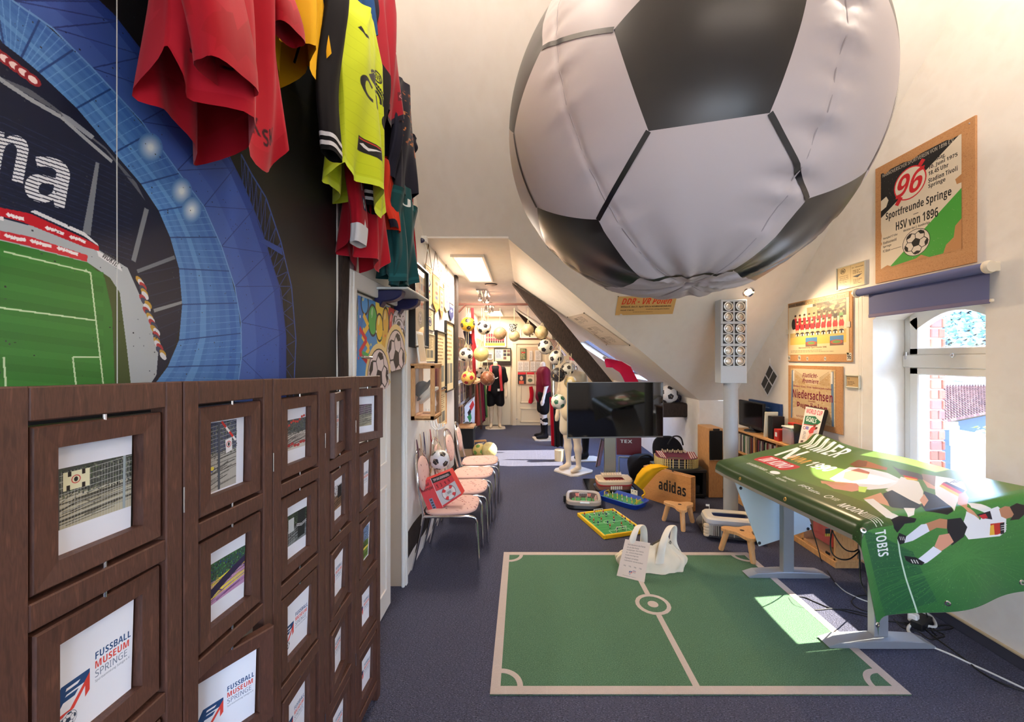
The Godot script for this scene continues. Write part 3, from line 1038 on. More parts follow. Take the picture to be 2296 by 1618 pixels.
func mural_tex() -> ImageTexture:
	var c := Cv.new(1.34, 1.92, 1408, K(30, 31, 34), 1)
	var m := func(q: Array) -> Array:
		var o := []
		for i in range(0, q.size(), 2):
			var p := onx(minf(q[i], 760.0), q[i + 1], XL)
			o.append(Vector2(-p.z - 0.5, 3.3 - p.y))
		return o
	# night sky; the browner right part has a reflection painted into its colour
	c.poly(m.call([420, 0, 760, 300, 760, 900, 640, 900, 640, 600, 540, 350]), K(44, 43, 42))
	# stand in the dark, end stand, track
	c.poly(m.call([-380, -300, 0, 60, 80, 130, 200, 250, 300, 400, 380, 520, 410, 680, 380, 800, 330, 875, -380, 980]), K(20, 29, 52))
	c.poly(m.call([-380, 60, 0, 175, 60, 200, 110, 235, 230, 330, 300, 410, 320, 450, 230, 335, 120, 250, 0, 180, -380, 60]), K(90, 95, 105))
	var rows := K(33, 45, 75)
	for i in 17: c.path(m.call([-200, 205.0 + i * 15, 0, 262.0 + i * 14, 290, 400.0 + i * 11.5]), 0.0016, rows)
	# pale aisles
	for q in [[208, 362, 216, 366, 196, 528, 178, 520], [318, 465, 328, 470, 298, 588, 288, 582]]: c.poly(m.call(q), K(120, 126, 134))
	c.poly(m.call([300, 604, 385, 572, 388, 580, 303, 612]), K(110, 118, 128))
	c.poly(m.call([338, 692, 402, 674, 402, 681, 340, 700]), K(140, 146, 150))
	for i in 8: c.path(m.call([305.0 + i * 5, 615.0 + i * 26, 400.0, 596.0 + i * 24]), 0.0016, rows)
	# roof lights
	for i in 7:
		var p: Array = m.call([-60.0 + i * 21.0, 85.0 + i * 15.5])
		c.ell(p[0].x, p[0].y, 0.012, 0.01, K(150, 40, 48))
		c.ell(p[0].x, p[0].y, 0.007, 0.006, K(255, 226, 220))
	c.path(m.call([-40, 150, 0, 183, 60, 222, 130, 262, 190, 315, 245, 362]), 0.008, K(160, 165, 170))
	c.poly(m.call([128, 250, 150, 262, 205, 305, 198, 312, 140, 268]), K(150, 156, 165))
	# seat letters made of white seats
	for q in [["n", -28.0, 300.0, 82.0, 100.0], ["a", 50.0, 352.0, 98.0, 104.0]]:
		c.text(q[0], q[1], q[2], q[3], q[4], K(232, 234, 238), true, -0.1, 0.28, false, func(a: Vector2) -> Vector2:
			var p := onx(a.x, a.y, XL)
			return Vector2(-p.z - 0.5, 3.3 - p.y))
	for i in 26: c.path(m.call([-100, 268.0 + i * 8.6, 40, 300.0 + i * 8.6, 175, 345.0 + i * 8.4]), 0.0018, K(24, 33, 58))
	# track, boards
	c.poly(m.call([-380, 395, 0, 490, 120, 520, 215, 560, 280, 600, 320, 690, 350, 780, 345, 840, 320, 878, -380, 900]), K(176, 184, 188))
	c.poly(m.call([-380, 385, 0, 466, 60, 478, 185, 535, 215, 552, 215, 562, 180, 552, 50, 500, 0, 485, -380, 410]), K(196, 26, 42))
	c.poly(m.call([60, 474, 180, 528, 215, 552, 212, 546, 182, 520, 70, 470]), K(225, 228, 230))
	c.poly(m.call([-380, 420, 0, 518, 60, 530, 190, 572, 188, 586, 60, 552, 0, 538, -380, 445]), K(206, 46, 58))
	for q in [[-70, 470, 0, 490], [8, 477, 46, 490], [96, 507, 136, 524], [150, 527, 185, 543], [-60, 506, -8, 522], [4, 524, 50, 537], [62, 536, 108, 552], [122, 552, 168, 570]]:
		c.path(m.call([q[0], q[1] + 6, q[0] + 6, q[1] + 2, q[0] + 10, q[1] + 8, q[0] + 18, q[1] + 7, q[0] + 24, q[1] + 11, q[2], q[3]]), 0.006, K(245, 238, 238))
	c.poly(m.call([210, 560, 262, 592, 268, 608, 214, 574]), K(226, 228, 230))
	c.text("WORTH", 222.0, 572.0, 40.0, 16.0, K(60, 60, 66), true, 0.0, 0.62, false, func(a: Vector2) -> Vector2:
		var p := onx(a.x, a.y, XL)
		return Vector2(-p.z - 0.5, 3.3 - p.y))
	# pitch
	c.poly(m.call([-380, 450, 0, 540, 190, 588, 240, 622, 262, 655, 278, 780, 290, 886, -380, 990]), K(66, 82, 44))
	c.poly(m.call([-380, 450, 0, 540, 190, 588, 228, 622, 245, 700, 252, 888, -380, 990]), K(52, 120, 48))
	for i in 9: c.poly(m.call([-380, 470.0 + i * 44, 225, 610.0 + i * 32, 225, 624.0 + i * 32, -380, 492.0 + i * 44]), K(48, 112, 44) if i % 2 else K(57, 127, 52))
	var wl := K(196, 220, 180)
	for q in [[0, 563, 196, 610, 228, 888], [0, 690, 210, 718], [156, 800, 218, 800], [156, 800, 167, 892], [-380, 600, 0, 690], [0, 800, 8, 905], [185, 603, 190, 610, 196, 610]]: c.path(m.call(q), 0.003, wl)
	# banners and people at the end stand
	for i in 26:
		var p: Array = m.call([302.0 + i * 2.0 + c.rng.randf() * 10, 628.0 + i * 6.8])
		c.ell(p[0].x, p[0].y, 0.011, 0.006, [K(190, 150, 60), K(220, 220, 224), K(170, 50, 60), K(60, 66, 90)][i % 4], 0.8)
	# roof: translucent inner ring, smooth outer ring
	var inner := [-380, -420, 0, 98, 40, 128, 80, 162, 165, 242, 250, 342, 310, 412, 350, 472, 376, 532, 396, 602, 403, 682, 396, 762, 370, 822, 326, 880]
	var middle := [-300, -420, 18, 0, 110, 62, 200, 152, 312, 272, 392, 382, 452, 462, 492, 552, 522, 642, 536, 722, 537, 802, 524, 900]
	var outer := [-60, -420, 212, 0, 250, 36, 300, 100, 375, 195, 450, 272, 500, 332, 540, 412, 578, 502, 606, 592, 626, 652, 637, 752, 637, 900]
	var ringp := func(a: Array, b: Array, t0: float, t1: float) -> Array:
		var r := []
		for i in range(0, a.size(), 2): r.append_array([lerpf(a[i], b[i], t0), lerpf(a[i + 1], b[i + 1], t0)])
		for i in range(a.size() - 2, -1, -2): r.append_array([lerpf(a[i], b[i], t1), lerpf(a[i + 1], b[i + 1], t1)])
		return r
	var fit := func(a: Array, b: Array) -> Array:   # b resampled to a's number of points
		var n := a.size() / 2
		var nb := b.size() / 2
		var r := []
		for i in n:
			var t := float(i) / (n - 1) * (nb - 1)
			var j := mini(int(t), nb - 2)
			r.append_array([lerpf(b[j * 2], b[j * 2 + 2], t - j), lerpf(b[j * 2 + 1], b[j * 2 + 3], t - j)])
		return r
	var mid2: Array = fit.call(inner, middle)
	var out2: Array = fit.call(middle, outer)
	c.poly(m.call(ringp.call(inner, mid2, 0.0, 1.0)), K(72, 122, 186))
	for i in 6:
		c.poly(m.call(ringp.call(inner, mid2, i / 6.0, i / 6.0 + 0.1)), [K(88, 140, 198), K(80, 130, 192), K(96, 148, 204), K(78, 128, 192), K(66, 114, 182), K(60, 106, 178)][i])
	c.poly(m.call(ringp.call(middle, out2, 0.0, 1.0)), K(62, 92, 168))
	c.poly(m.call(ringp.call(middle, out2, 0.0, 0.35)), K(70, 102, 176))
	c.poly(m.call(ringp.call(middle, out2, 0.86, 1.0)), K(44, 72, 148))
	for i in range(2, inner.size(), 2):
		for s in 5:
			var t := s / 5.0
			if i + 2 >= inner.size(): break
			var ax := lerpf(inner[i], inner[i + 2], t)
			var ay := lerpf(inner[i + 1], inner[i + 3], t)
			var bx := lerpf(mid2[i], mid2[i + 2], t)
			var by := lerpf(mid2[i + 1], mid2[i + 3], t)
			c.path(m.call([ax, ay, bx, by]), 0.003 if s == 0 else 0.0011, K(38, 72, 130) if s == 0 else K(112, 160, 212))
	for i in range(2, middle.size() - 2, 2):
		var w := K(42, 62, 122)
		c.path(m.call([middle[i], middle[i + 1], out2[i], out2[i + 1]]), 0.0022, w)
		c.path(m.call([middle[i], middle[i + 1], out2[i + 2], out2[i + 3]]), 0.0018, w)
	c.path(m.call(middle), 0.004, K(110, 156, 206))
	c.path(m.call(outer), 0.006, K(40, 66, 140))
	for q in [[332, 330], [402, 428], [425, 470]]:  # pale light patches painted into the roof ring
		var p: Array = m.call([q[0], q[1]])
		for k in 14: c.ell(p[0].x, p[0].y, 0.026 - k * 0.0016, 0.04 - k * 0.0025, K(84, 134, 194).lerp(K(240, 248, 250), k / 13.0), 0.6)
	# outer truss
	var tr := [536, 345, 560, 390, 592, 442, 626, 542, 650, 642, 660, 762, 654, 900]
	var ti: Array = fit.call(tr, [536, 410, 560, 460, 586, 520, 606, 590, 626, 652, 637, 752, 637, 900])
	c.path(m.call(tr), 0.007, K(58, 86, 158))
	for i in range(0, tr.size() - 2, 2):
		for s in 3:
			var t := s / 3.0
			c.path(m.call([lerpf(tr[i], tr[i + 2], t), lerpf(tr[i + 1], tr[i + 3], t), lerpf(ti[i], ti[i + 2], t + 0.16), lerpf(ti[i + 1], ti[i + 3], t + 0.16), lerpf(tr[i], tr[i + 2], t + 0.33), lerpf(tr[i + 1], tr[i + 3], t + 0.33)]), 0.003, K(50, 74, 138))
	c.poly(m.call([575, 540, 590, 536, 628, 556, 630, 572, 590, 548]), K(52, 78, 150))
	c.specks(1500, 0, 0, 1.34, 1.92, 0.001, 0.003, [K(60, 62, 70), K(24, 26, 36)])
	return c.tex()

var shirt_group := "football shirts hanging along the left wall"
func jersey(label: String, d0: float, d1: float, hem: float, top: float, x: float, m: Material, sl: Array, seed_: float, wave := 0.03, depth := 0.055) -> Node3D:
	var o := thing("football_shirt", label, "shirt", Vector3(x, hem, -(d0 + d1) / 2), 0.0, shirt_group)
	var md := (d0 + d1) / 2
	var hw := (d1 - d0) / 2
	var g := G.new()
	g.grid(64, 26, func(a: float, e: float) -> Vector3:
		var t := TAU * a
		var w := hw * (1.0 - 0.06 * sin(e * 2.6)) * (1.0 if e < 0.86 else lerpf(1.0, 0.34, pow((e - 0.86) / 0.14, 0.7)))
		var dp := depth * (1.0 + 0.25 * (1.0 - e))
		var fold := (1.0 - e * 0.75) * (0.024 * sin(t * 5.0 + seed_ + e * 2.0) + 0.014 * sin(t * 9.0 + seed_ * 2.3 - e * 3.0))
		var out := sin(t) * dp + fold * (0.3 + absf(sin(t)))
		var y := lerpf(hem, top, e) + (1.0 - e) * (1.0 - e) * wave * (sin(t * 2.0 + seed_) + 0.5 * sin(t * 5.0 + seed_))
		return Vector3(x + out, y, -(md - cos(t) * w + 0.012 * sin(e * 5.0 + seed_ + t * 3.0))), true)
	part("body", g, m, o, true)
	# sleeves: [shoulder, end, radius, material, cuff material or null]
	for s in sl:
		var p: Vector3 = s[0]
		var q: Vector3 = s[1]
		var r: float = s[2]
		var dir := (q - p).normalized()
		var sd := dir.cross(Vector3.RIGHT).normalized()
		var up := sd.cross(dir).normalized()
		var tube := func(e0: float, e1: float, grow: float) -> G:
			var k := G.new()
			k.grid(28, 14, func(a: float, e: float) -> Vector3:
				var ee := lerpf(e0, e1, e)
				var t := TAU * a
				var rr := r * lerpf(1.25, 0.95, ee) * grow * (1.0 + 0.10 * sin(t * 4.0 + ee * 4.0 + seed_))
				return p.lerp(q, ee) + sd * cos(t) * rr + up * sin(t) * rr * 0.55 + Vector3(0.012 * sin(ee * 7.0 + seed_), 0, 0), true, true)
			return k
		part("sleeve", tube.call(0.0, 1.0, 1.0), s[3], o, true)
		if s.size() > 4:
			for w in s[4]: part("cuff", tube.call(w[0], w[1], 1.03), w[2], o, true)
	return o

func cloth(key: String, c: Color, t: Texture2D = null) -> StandardMaterial3D:
	var m := mat(key, c if t == null else Color.WHITE, 0.75, 0.0, 0.3)
	if t: m.albedo_texture = t
	m.rim_enabled = true
	m.rim = 0.25
	m.rim_tint = 0.7
	return m

func build_left_side() -> void:
	var mt := print_mat("stadium print", mural_tex(), 0.38)
	var o := thing("wall_mural", "large night stadium picture with blue roof rings and a green pitch on the left wall", "mural", Vector3(XL, 0.88, -1.17))
	var g := G.new()
	g.span(Vector3(XL, 0.88, -0.5), Vector3(XL + 0.006, 3.3, -1.825), 0.0)
	g.u.clear()
	for p in g.v: g.u.append(Vector2((-p.z - 0.5) / 1.34, (3.3 - p.y) / 1.92))
	part("print", g, mt, o, true)
	g = G.new()
	g.span(Vector3(XL, 0.88, -1.825), Vector3(XL + 0.008, 3.3, -1.84), 0.001)
	part("edge", g, white_m, o, true)
	g = G.new()
	g.tube([at(262, -160, 0.74), at(262, 330, 0.742), at(263, 905, 0.745)], 0.0008, 6)
	tag(part("nylon_thread", g, mat("nylon cord", K(190, 190, 185), 0.5)), "thin pale cord hanging straight down in front of the stadium mural", "cord")

	# ------------------------------------------------ football shirts
	var red := cloth("bright red cloth", K(176, 14, 34))
	var dark_red := cloth("crimson cloth", K(140, 14, 34))
	var black := cloth("black cloth", K(22, 20, 24))
	var navy := cloth("navy cloth", K(24, 26, 44))
	var yellow := cloth("yellow cloth", K(236, 180, 20))
	var white := cloth("white cloth", K(230, 230, 232))
	# red shirt: tone-on-tone blocks and dark print low on the body
	var c := Cv.new(1.0, 1.0, 384, K(176, 14, 34))
	for i in 26: c.poly([Vector2(c.rng.randf(), c.rng.randf()), Vector2(c.rng.randf(), c.rng.randf()) , Vector2(c.rng.randf(), c.rng.randf())], K(166, 10, 28) if i % 2 else K(186, 22, 42))
	for i in 5: c.text("SK", 0.12 + i * 0.045, 0.82 + i * 0.012, 0.04, 0.05, K(52, 10, 20), true, 0.2, -0.3)
	var redp := cloth("red patterned cloth", Color.WHITE, c.tex())
	jersey("red shirt with dark tone-on-tone print hanging over the stadium mural", 0.80, 1.16, 2.16, 2.9, -0.735, redp, [[Vector3(-0.70, 2.8, -0.84), at(500, 178, 0.86), 0.075, redp], [Vector3(-0.72, 2.88, -1.1), at(636, 78, 1.15), 0.065, redp]], 1.3, 0.05, 0.06)
	jersey("yellow shirt with a black side stripe, just right of the red one", 1.2, 1.42, 2.6, 3.25, -0.75, yellow, [], 2.1, 0.06)
	g = G.new()
	g.tube([at(687, -10, 1.35), at(680, 55, 1.36), at(672, 100, 1.37), at(660, 140, 1.36)], 0.004, 6)
	var ys: Node3D = get_node("football_shirt_001")
	part("piping", g, black, ys, true)
	c = Cv.new(1.0, 1.0, 640, K(206, 222, 34))
	for i in 18: c.rect(0, i * 0.056, 1.0, 0.004, K(196, 212, 28))
	c.text("Cine", 0.15, 0.42, 0.27, 0.11, K(24, 24, 26), true)
	for i in 3:
		for s in 20:
			var a := PI * 0.15 + s / 19.0 * PI * 0.9
			c.ell(0.3 - cos(a) * (0.055 + i * 0.016), 0.385 - sin(a) * (0.055 + i * 0.016) + s * 0.0, 0.006, 0.007, K(24, 24, 26))
	c.poly([Vector2(0.19, 0.4), Vector2(0.25, 0.32), Vector2(0.3, 0.4)], K(24, 24, 26))
	c.ring(0.34, 0.26, 0.03, 0.008, K(30, 30, 32))
	c.text("BVB", 0.322, 0.245, 0.036, 0.03, K(30, 30, 32))
	c.poly([Vector2(0.14, 0.21), Vector2(0.17, 0.225), Vector2(0.22, 0.185), Vector2(0.165, 0.21), Vector2(0.15, 0.19)], K(30, 30, 32))
	c.rect(0.16, 0.765, 0.09, 0.075, K(28, 26, 28))
	c.poly([Vector2(0.17, 0.8), Vector2(0.2, 0.822), Vector2(0.24, 0.785), Vector2(0.2, 0.805), Vector2(0.185, 0.79)], K(230, 230, 230))
	c.rect(0.165, 0.77, 0.08, 0.008, K(190, 60, 40))
	c.rect(0, 0.965, 1.0, 0.035, K(218, 236, 60))
	var neon := cloth("neon yellow cloth", Color.WHITE, c.tex())
	var band := func(a: float) -> Array: return [[a, a + 0.022, white], [a + 0.045, a + 0.067, white]]
	jersey("neon yellow shirt with black sleeves, black lettering and striped cuffs", 1.50, 1.93, 2.3, 3.08, -0.71, neon, [[Vector3(-0.68, 3.0, -1.44), at(737, 350, 1.42), 0.052, black, band.call(0.91)], [Vector3(-0.69, 2.98, -1.94), at(828, 470, 1.83), 0.05, black, band.call(0.9)]], 0.4, 0.035, 0.06)
	jersey("blue and navy shirt partly above the frame, right of the neon yellow one", 1.62, 1.9, 3.02, 3.7, -0.765, cloth("blue cloth", K(24, 66, 116)), [[Vector3(-0.74, 3.6, -1.62), at(768, 40, 1.62), 0.05, navy]], 3.3, 0.04)
	c = Cv.new(1.0, 1.0, 384, K(146, 16, 36))
	c.ring(0.36, 0.36, 0.06, 0.022, K(236, 232, 230), 1.3)
	c.rect(0.33, 0.77, 0.05, 0.07, K(90, 20, 34))
	c.ring(0.355, 0.805, 0.018, 0.005, K(200, 150, 150))
	c.rect(0, 0.96, 1, 0.04, K(28, 24, 42))
	c.rect(0.0, 0.0, 0.02, 1, K(28, 24, 42))
	c.rect(0.48, 0.0, 0.03, 1, K(28, 24, 42))
	jersey("crimson shirt with navy hem and a white letter, high on the wall", 1.9, 2.27, 2.85, 3.55, -0.75, cloth("crimson shirt cloth", Color.WHITE, c.tex()), [[Vector3(-0.72, 3.5, -1.93), at(822, 60, 1.9), 0.05, navy]], 2.8, 0.05)
	c = Cv.new(1.0, 1.0, 384, K(26, 26, 40))
	for i in 120: c.ell(0.3 + c.rng.randf_range(-0.12, 0.2), 0.1 + c.rng.randf() * 0.45, c.rng.randf_range(0.006, 0.02), c.rng.randf_range(0.003, 0.01), [K(150, 82, 44), K(110, 56, 36), K(178, 110, 60)][i % 3], c.rng.randf() * 3)
	c.rect(0.30, 0.56, 0.035, 0.08, K(190, 110, 60))
	jersey("navy shirt with a copper dragon-like pattern on the chest", 2.22, 2.6, 2.56, 3.25, -0.755, cloth("navy copper cloth", Color.WHITE, c.tex()), [[Vector3(-0.72, 3.05, -2.6), at(918, 352, 2.62), 0.045, navy], [Vector3(-0.7, 3.1, -2.22), at(880, 400, 2.2), 0.045, navy]], 4.2, 0.04)
	c = Cv.new(1.0, 1.0, 384, K(178, 18, 38))
	c.rect(0.0, 0.0, 1.0, 0.05, K(235, 232, 228))
	c.poly([Vector2(0.16, 0.03), Vector2(0.25, 0.2), Vector2(0.34, 0.03)], K(235, 232, 228))
	c.rect(0.23, 0.27, 0.09, 0.11, K(34, 40, 84))
	c.poly([Vector2(0.275, 0.28), Vector2(0.312, 0.325), Vector2(0.275, 0.37), Vector2(0.238, 0.325)], K(236, 236, 236))
	c.poly([Vector2(0.275, 0.3), Vector2(0.295, 0.325), Vector2(0.275, 0.35), Vector2(0.255, 0.325)], K(30, 30, 40))
	c.rect(0.25, 0.43, 0.03, 0.07, K(232, 226, 226))
	var hsv := cloth("red white collar cloth", Color.WHITE, c.tex())
	jersey("red shirt with white collar and a blue diamond badge beside the timber post", 1.77, 2.17, 2.08, 2.74, -0.78, hsv, [[Vector3(-0.74, 2.66, -1.77), at(800, 548, 1.74), 0.05, hsv, [[0.86, 1.0, white]]]], 1.9, 0.035, 0.05)
	jersey("orange-red shirt peeping out between the red and the green shirt", 2.14, 2.32, 2.3, 2.72, -0.79, cloth("orange red cloth", K(206, 56, 34)), [[Vector3(-0.76, 2.66, -2.14), at(880, 512, 2.17), 0.035, cloth("orange red cloth", K(206, 56, 34)), [[0.88, 1.0, navy]]]], 0.9)
	c = Cv.new(1.0, 1.0, 384, K(18, 74, 78))
	c.text("UK", 0.2, 0.12, 0.16, 0.09, K(226, 230, 230))
	c.rect(0, 0.93, 1, 0.03, K(26, 90, 94))
	var green := cloth("dark green cloth", Color.WHITE, c.tex())
	jersey("dark green long-sleeved shirt with white letters hanging just above the glass shelf", 2.19, 2.58, 2.05, 2.62, -0.745, green, [[Vector3(-0.7, 2.55, -2.24), at(885, 640, 2.26), 0.045, green], [Vector3(-0.7, 2.55, -2.52), at(908, 640, 2.5), 0.045, green]], 3.0, 0.02)
	jersey("narrow red and white shirt at the far end of the row, behind the green one", 2.6, 2.8, 2.24, 2.95, -0.80, red, [], 0.2, 0.02, 0.03)
	jersey("white shirt showing only a strip between the neon and crimson shirts", 1.9, 2.03, 2.66, 3.2, -0.81, white, [], 1.1, 0.02, 0.02)

	# ------------------------------------------------ door leaf, poster, shelf
	o = thing("door_leaf", "white door leaf standing ajar behind the balloon poster", "door", Vector3(-0.865, 0, -2.3))
	g = G.new()
	g.span(Vector3(-0.905, 0.01, -1.985), Vector3(-0.87, 1.95, -2.62), 0.004)
	part("leaf", g, white_m, o, true)
	g = G.new()
	for q in [[0.15, 0.8], [0.95, 1.85]]:
		for w in [[2.07, 2.085, q[0], q[1]], [2.52, 2.535, q[0], q[1]]]: g.span(Vector3(-0.872, w[2], -w[0]), Vector3(-0.862, w[3], -w[1]), 0.002)
		for w in [q[0], q[1]]: g.span(Vector3(-0.872, w - 0.008, -2.07), Vector3(-0.862, w + 0.008, -2.535), 0.002)
	part("moulding", g, white_m, o, true)
	g = G.new()
	var hp := onx(801, 800, -0.85)
	g.tube([hp + Vector3(-0.02, 0, 0), hp + Vector3(0.03, 0, 0), hp + Vector3(0.035, -0.004, -0.1)], 0.008, 8)
	g.box(hp + Vector3(-0.016, -0.02, 0), Vector3(0.006, 0.14, 0.035))
	part("handle", g, chrome_m, o, true)
	var xp := -0.828
	var dd := func(x: float, y: float) -> Vector2:
		var p := onx(x, y, xp)
		return Vector2(-p.z, p.y)
	var pol := PackedVector2Array()
	for q in [[804, 662], [860, 683], [908, 703], [909, 745], [907, 778], [912, 795], [910, 815], [902, 826], [880, 832], [868, 840], [876, 856], [868, 870], [850, 876], [832, 866], [824, 850], [799, 848]]: pol.append(dd.call(q[0], q[1]))
	var bb := Rect2(pol[0], Vector2.ZERO)
	for q in pol: bb = bb.expand(q)
	c = Cv.new(bb.size.x, bb.size.y, 640, K(70, 140, 205))
	var mp := func(q: Array) -> Array:
		var r := []
		for i in range(0, q.size(), 2):
			var p: Vector2 = dd.call(q[i], q[i + 1])
			r.append(Vector2(p.x - bb.position.x, bb.end.y - p.y))
		return r
	var bl := func(x: float, y: float, rx: float, ry: float, col: Color) -> void:
		var p: Array = mp.call([x, y, x + rx, y + ry * 0.0, x, y + ry])
		c.ell(p[0].x, p[0].y, absf(p[1].x - p[0].x) + 0.012, absf(p[2].y - p[0].y) + 0.012, K(24, 26, 40))
		c.ell(p[0].x, p[0].y, absf(p[1].x - p[0].x), absf(p[2].y - p[0].y), col)
		c.ell(p[0].x - 0.012, p[0].y - 0.04, 0.014, 0.03, col.lightened(0.45), 0.3)
	c.poly(mp.call([790, 640, 812, 664, 818, 700, 806, 760, 796, 860]), K(52, 118, 196))
	c.poly(mp.call([842, 676, 880, 694, 872, 760, 850, 792, 842, 740]), K(240, 210, 70))
	c.poly(mp.call([872, 684, 902, 700, 880, 780, 862, 800, 868, 740]), K(206, 44, 52))
	bl.call(818, 680, 7, 22, K(70, 150, 216))
	bl.call(836, 718, 9, 32, K(74, 176, 78))
	bl.call(851, 734, 7, 28, K(240, 200, 50))
	bl.call(865, 722, 6, 30, K(226, 178, 60))
	bl.call(878, 726, 5, 22, K(214, 52, 60))
	bl.call(890, 705, 5, 20, K(238, 150, 60))
	c.poly(mp.call([858, 740, 870, 745, 866, 790, 862, 805, 854, 800]), K(222, 172, 66))
	c.path(mp.call([815, 705, 826, 730, 812, 752, 828, 780, 818, 800, 832, 815]), 0.03, K(238, 192, 70))
	c.path(mp.call([806, 735, 822, 762, 806, 790, 826, 815, 836, 838]), 0.026, K(206, 48, 60))
	c.path(mp.call([812, 790, 832, 800, 840, 822, 858, 826]), 0.02, K(72, 170, 90))
	for i in 26: c.rect(c.rng.randf() * bb.size.x, c.rng.randf() * bb.size.y, 0.012, 0.014, [K(240, 220, 80), K(220, 60, 80), K(90, 190, 110), K(250, 250, 250)][i % 4])
	c.poly(mp.call([838, 806, 858, 800, 864, 830, 842, 828]), K(214, 170, 110))
	for q in [[900, 690, 6], [899, 712, 10], [893, 738, 13], [896, 764, 14], [898, 786, 13]]:
		var p: Array = mp.call([q[0], q[1], q[0] + q[2], q[1]])
		c.football(p[0].x, p[0].y, absf(p[1].x - p[0].x), K(206, 200, 214), K(36, 34, 48), q[0] * 0.7)
	c.path(mp.call([905, 820, 880, 838, 858, 826, 850, 850, 872, 866]), 0.03, K(226, 196, 120))
	for q in [[889, 805, 19], [850, 849, 22]]:
		var p: Array = mp.call([q[0], q[1], q[0] + q[2], q[1]])
		var rr: float = absf(p[1].x - p[0].x)
		c.ell(p[0].x, p[0].y, rr * 1.22, rr * 1.22, K(232, 206, 140))
		c.football(p[0].x, p[0].y, rr, K(222, 206, 206), K(30, 28, 36), q[0])
	o = thing("party_poster", "cut-out party poster with balloons, a gold cup and footballs on the white door", "poster", Vector3(xp, 1.5, -2.4))
	g = G.new()
	g.prism(pol, xp - 0.003, xp, sideways())
	part("print", g, print_mat("balloon poster print", c.tex(), 0.4), o, true)
	o = thing("glass_shelf", "white glass wall shelf on two dark blue brackets above the door", "shelf", Vector3(-0.76, 2.0, -2.5))
	g = G.new()
	g.span(Vector3(XL, 1.998, -2.27), Vector3(-0.655, 2.01, -2.76), 0.003)
	part("board", g, mat("frosted glass", K(214, 220, 216), 0.25), o, true)
	for d in [2.33, 2.68]:
		g = G.new()
		var br := [XL, 1.998, -0.70, 1.998]
		for i in 9:
			var a := i / 8.0 * PI / 2
			br.append_array([XL + 0.05 + cos(a) * 0.11, 1.985 - sin(a) * 0.055])
		br.append_array([XL + 0.03, 1.9, XL, 1.9])
		g.prism(V2s(br), -d - 0.035, -d + 0.035, Transform3D(), 0.008)
		part("bracket", g, mat("navy plastic", K(28, 30, 78), 0.3), o, true)
	# sensor high on the wall
	o = thing("wall_sensor", "small white box with a dark round front high in the corner above the pennants", "sensor", at(945, 537, 3.38))
	g = G.new()
	g.box(at(945, 537, 3.38), Vector3(0.1, 0.05, 0.06))
	part("housing", g, white_m, o, true)
	g = G.new()
	g.ball(at(943, 539, 3.345), Vector3(0.035, 0.022, 0.012), 14)
	part("lens", g, mat("dark blue plastic", K(40, 46, 84), 0.3), o, true)
	g = G.new()
	g.tube([at(952, 545, 3.38), at(958, 560, 3.4), at(962, 575, 3.4)], 0.003, 6)
	part("wire", g, white_m, o, true)

	# ------------------------------------------------ pictures further along the wall
	var D := func(x: float) -> float: return F * XL / (x - XV)
	c = Cv.new(0.42, 0.64, 256, K(222, 208, 170))
	for i in 4:
		for j in 5: c.rect(0.03 + j * 0.075, 0.04 + i * 0.075, 0.06, 0.055, [K(206, 160, 96), K(120, 130, 140), K(196, 110, 70), K(150, 170, 160), K(214, 190, 130)][(i * 3 + j) % 5])
	c.ell(0.25, 0.42, 0.1, 0.07, K(170, 170, 110))
	c.football(0.24, 0.41, 0.05)
	for i in 12: c.ell(c.rng.randf() * 0.4, 0.5 + c.rng.randf() * 0.12, 0.02, 0.02, [K(90, 120, 90), K(200, 150, 90), K(110, 110, 130)][i % 3])
	var collage := print_mat("collage print", c.tex())
	var blackf := mat("black frame", K(24, 22, 22), 0.4)
	hung("picture", "large black framed collage of small pictures behind the glass shelf", "picture", XL, D.call(916), D.call(949), 1.69, 2.34, 0.018, blackf, collage, 0.05, "", true)
	c = Cv.new(0.3, 0.5, 200, K(226, 206, 160))
	c.tiny(0.03, 0.05, 0.24, 8, 0.03, K(150, 120, 80))
	c.rect(0.04, 0.3, 0.1, 0.15, K(150, 140, 120))
	c.rect(0.16, 0.3, 0.1, 0.15, K(120, 120, 110))
	var doc := print_mat("old document print", c.tex())
	c = Cv.new(0.3, 0.4, 200, K(232, 216, 176))
	c.ell(0.15, 0.24, 0.07, 0.09, K(54, 62, 104))
	c.ell(0.15, 0.24, 0.05, 0.07, K(226, 214, 186))
	c.poly([Vector2(0.15, 0.17), Vector2(0.19, 0.24), Vector2(0.15, 0.31), Vector2(0.11, 0.24)], K(54, 62, 104))
	c.tiny(0.05, 0.05, 0.2, 3, 0.03, K(120, 90, 60))
	hung("picture", "cream picture with a blue oval emblem below the orange pennants", "picture", XL, D.call(953), D.call(971), 1.86, 2.06, 0.006, blackf, print_mat("oval emblem print", c.tex()), 0.015)
	hung("picture", "small framed pair of old documents under the blue oval emblem", "picture", XL, D.call(952), D.call(972), 1.58, 1.83, 0.01, mat("cream frame", K(226, 206, 160), 0.6), doc, 0.015)
	hung("picture", "narrow black framed sheet between the document pair and the tall black frame", "picture", XL, D.call(974), D.call(995), 1.3, 1.88, 0.012, blackf, doc, 0.03)
	hung("picture", "tall black framed sheet next to the dark timber post", "picture", XL, D.call(996), D.call(1014), 1.24, 2.02, 0.014, blackf, doc, 0.03)
	hung("picture", "wood framed paper low on the wall behind the cap box", "picture", XL, D.call(978), D.call(998), 0.9, 1.28, 0.014, wood_b, doc, 0.02)
	# leaning white frame on the cap box
	o = thing("framed_sheet", "white framed sheet leaning on top of the wooden cap box", "picture", Vector3(-0.80, 1.562, -3.17))
	g = G.new()
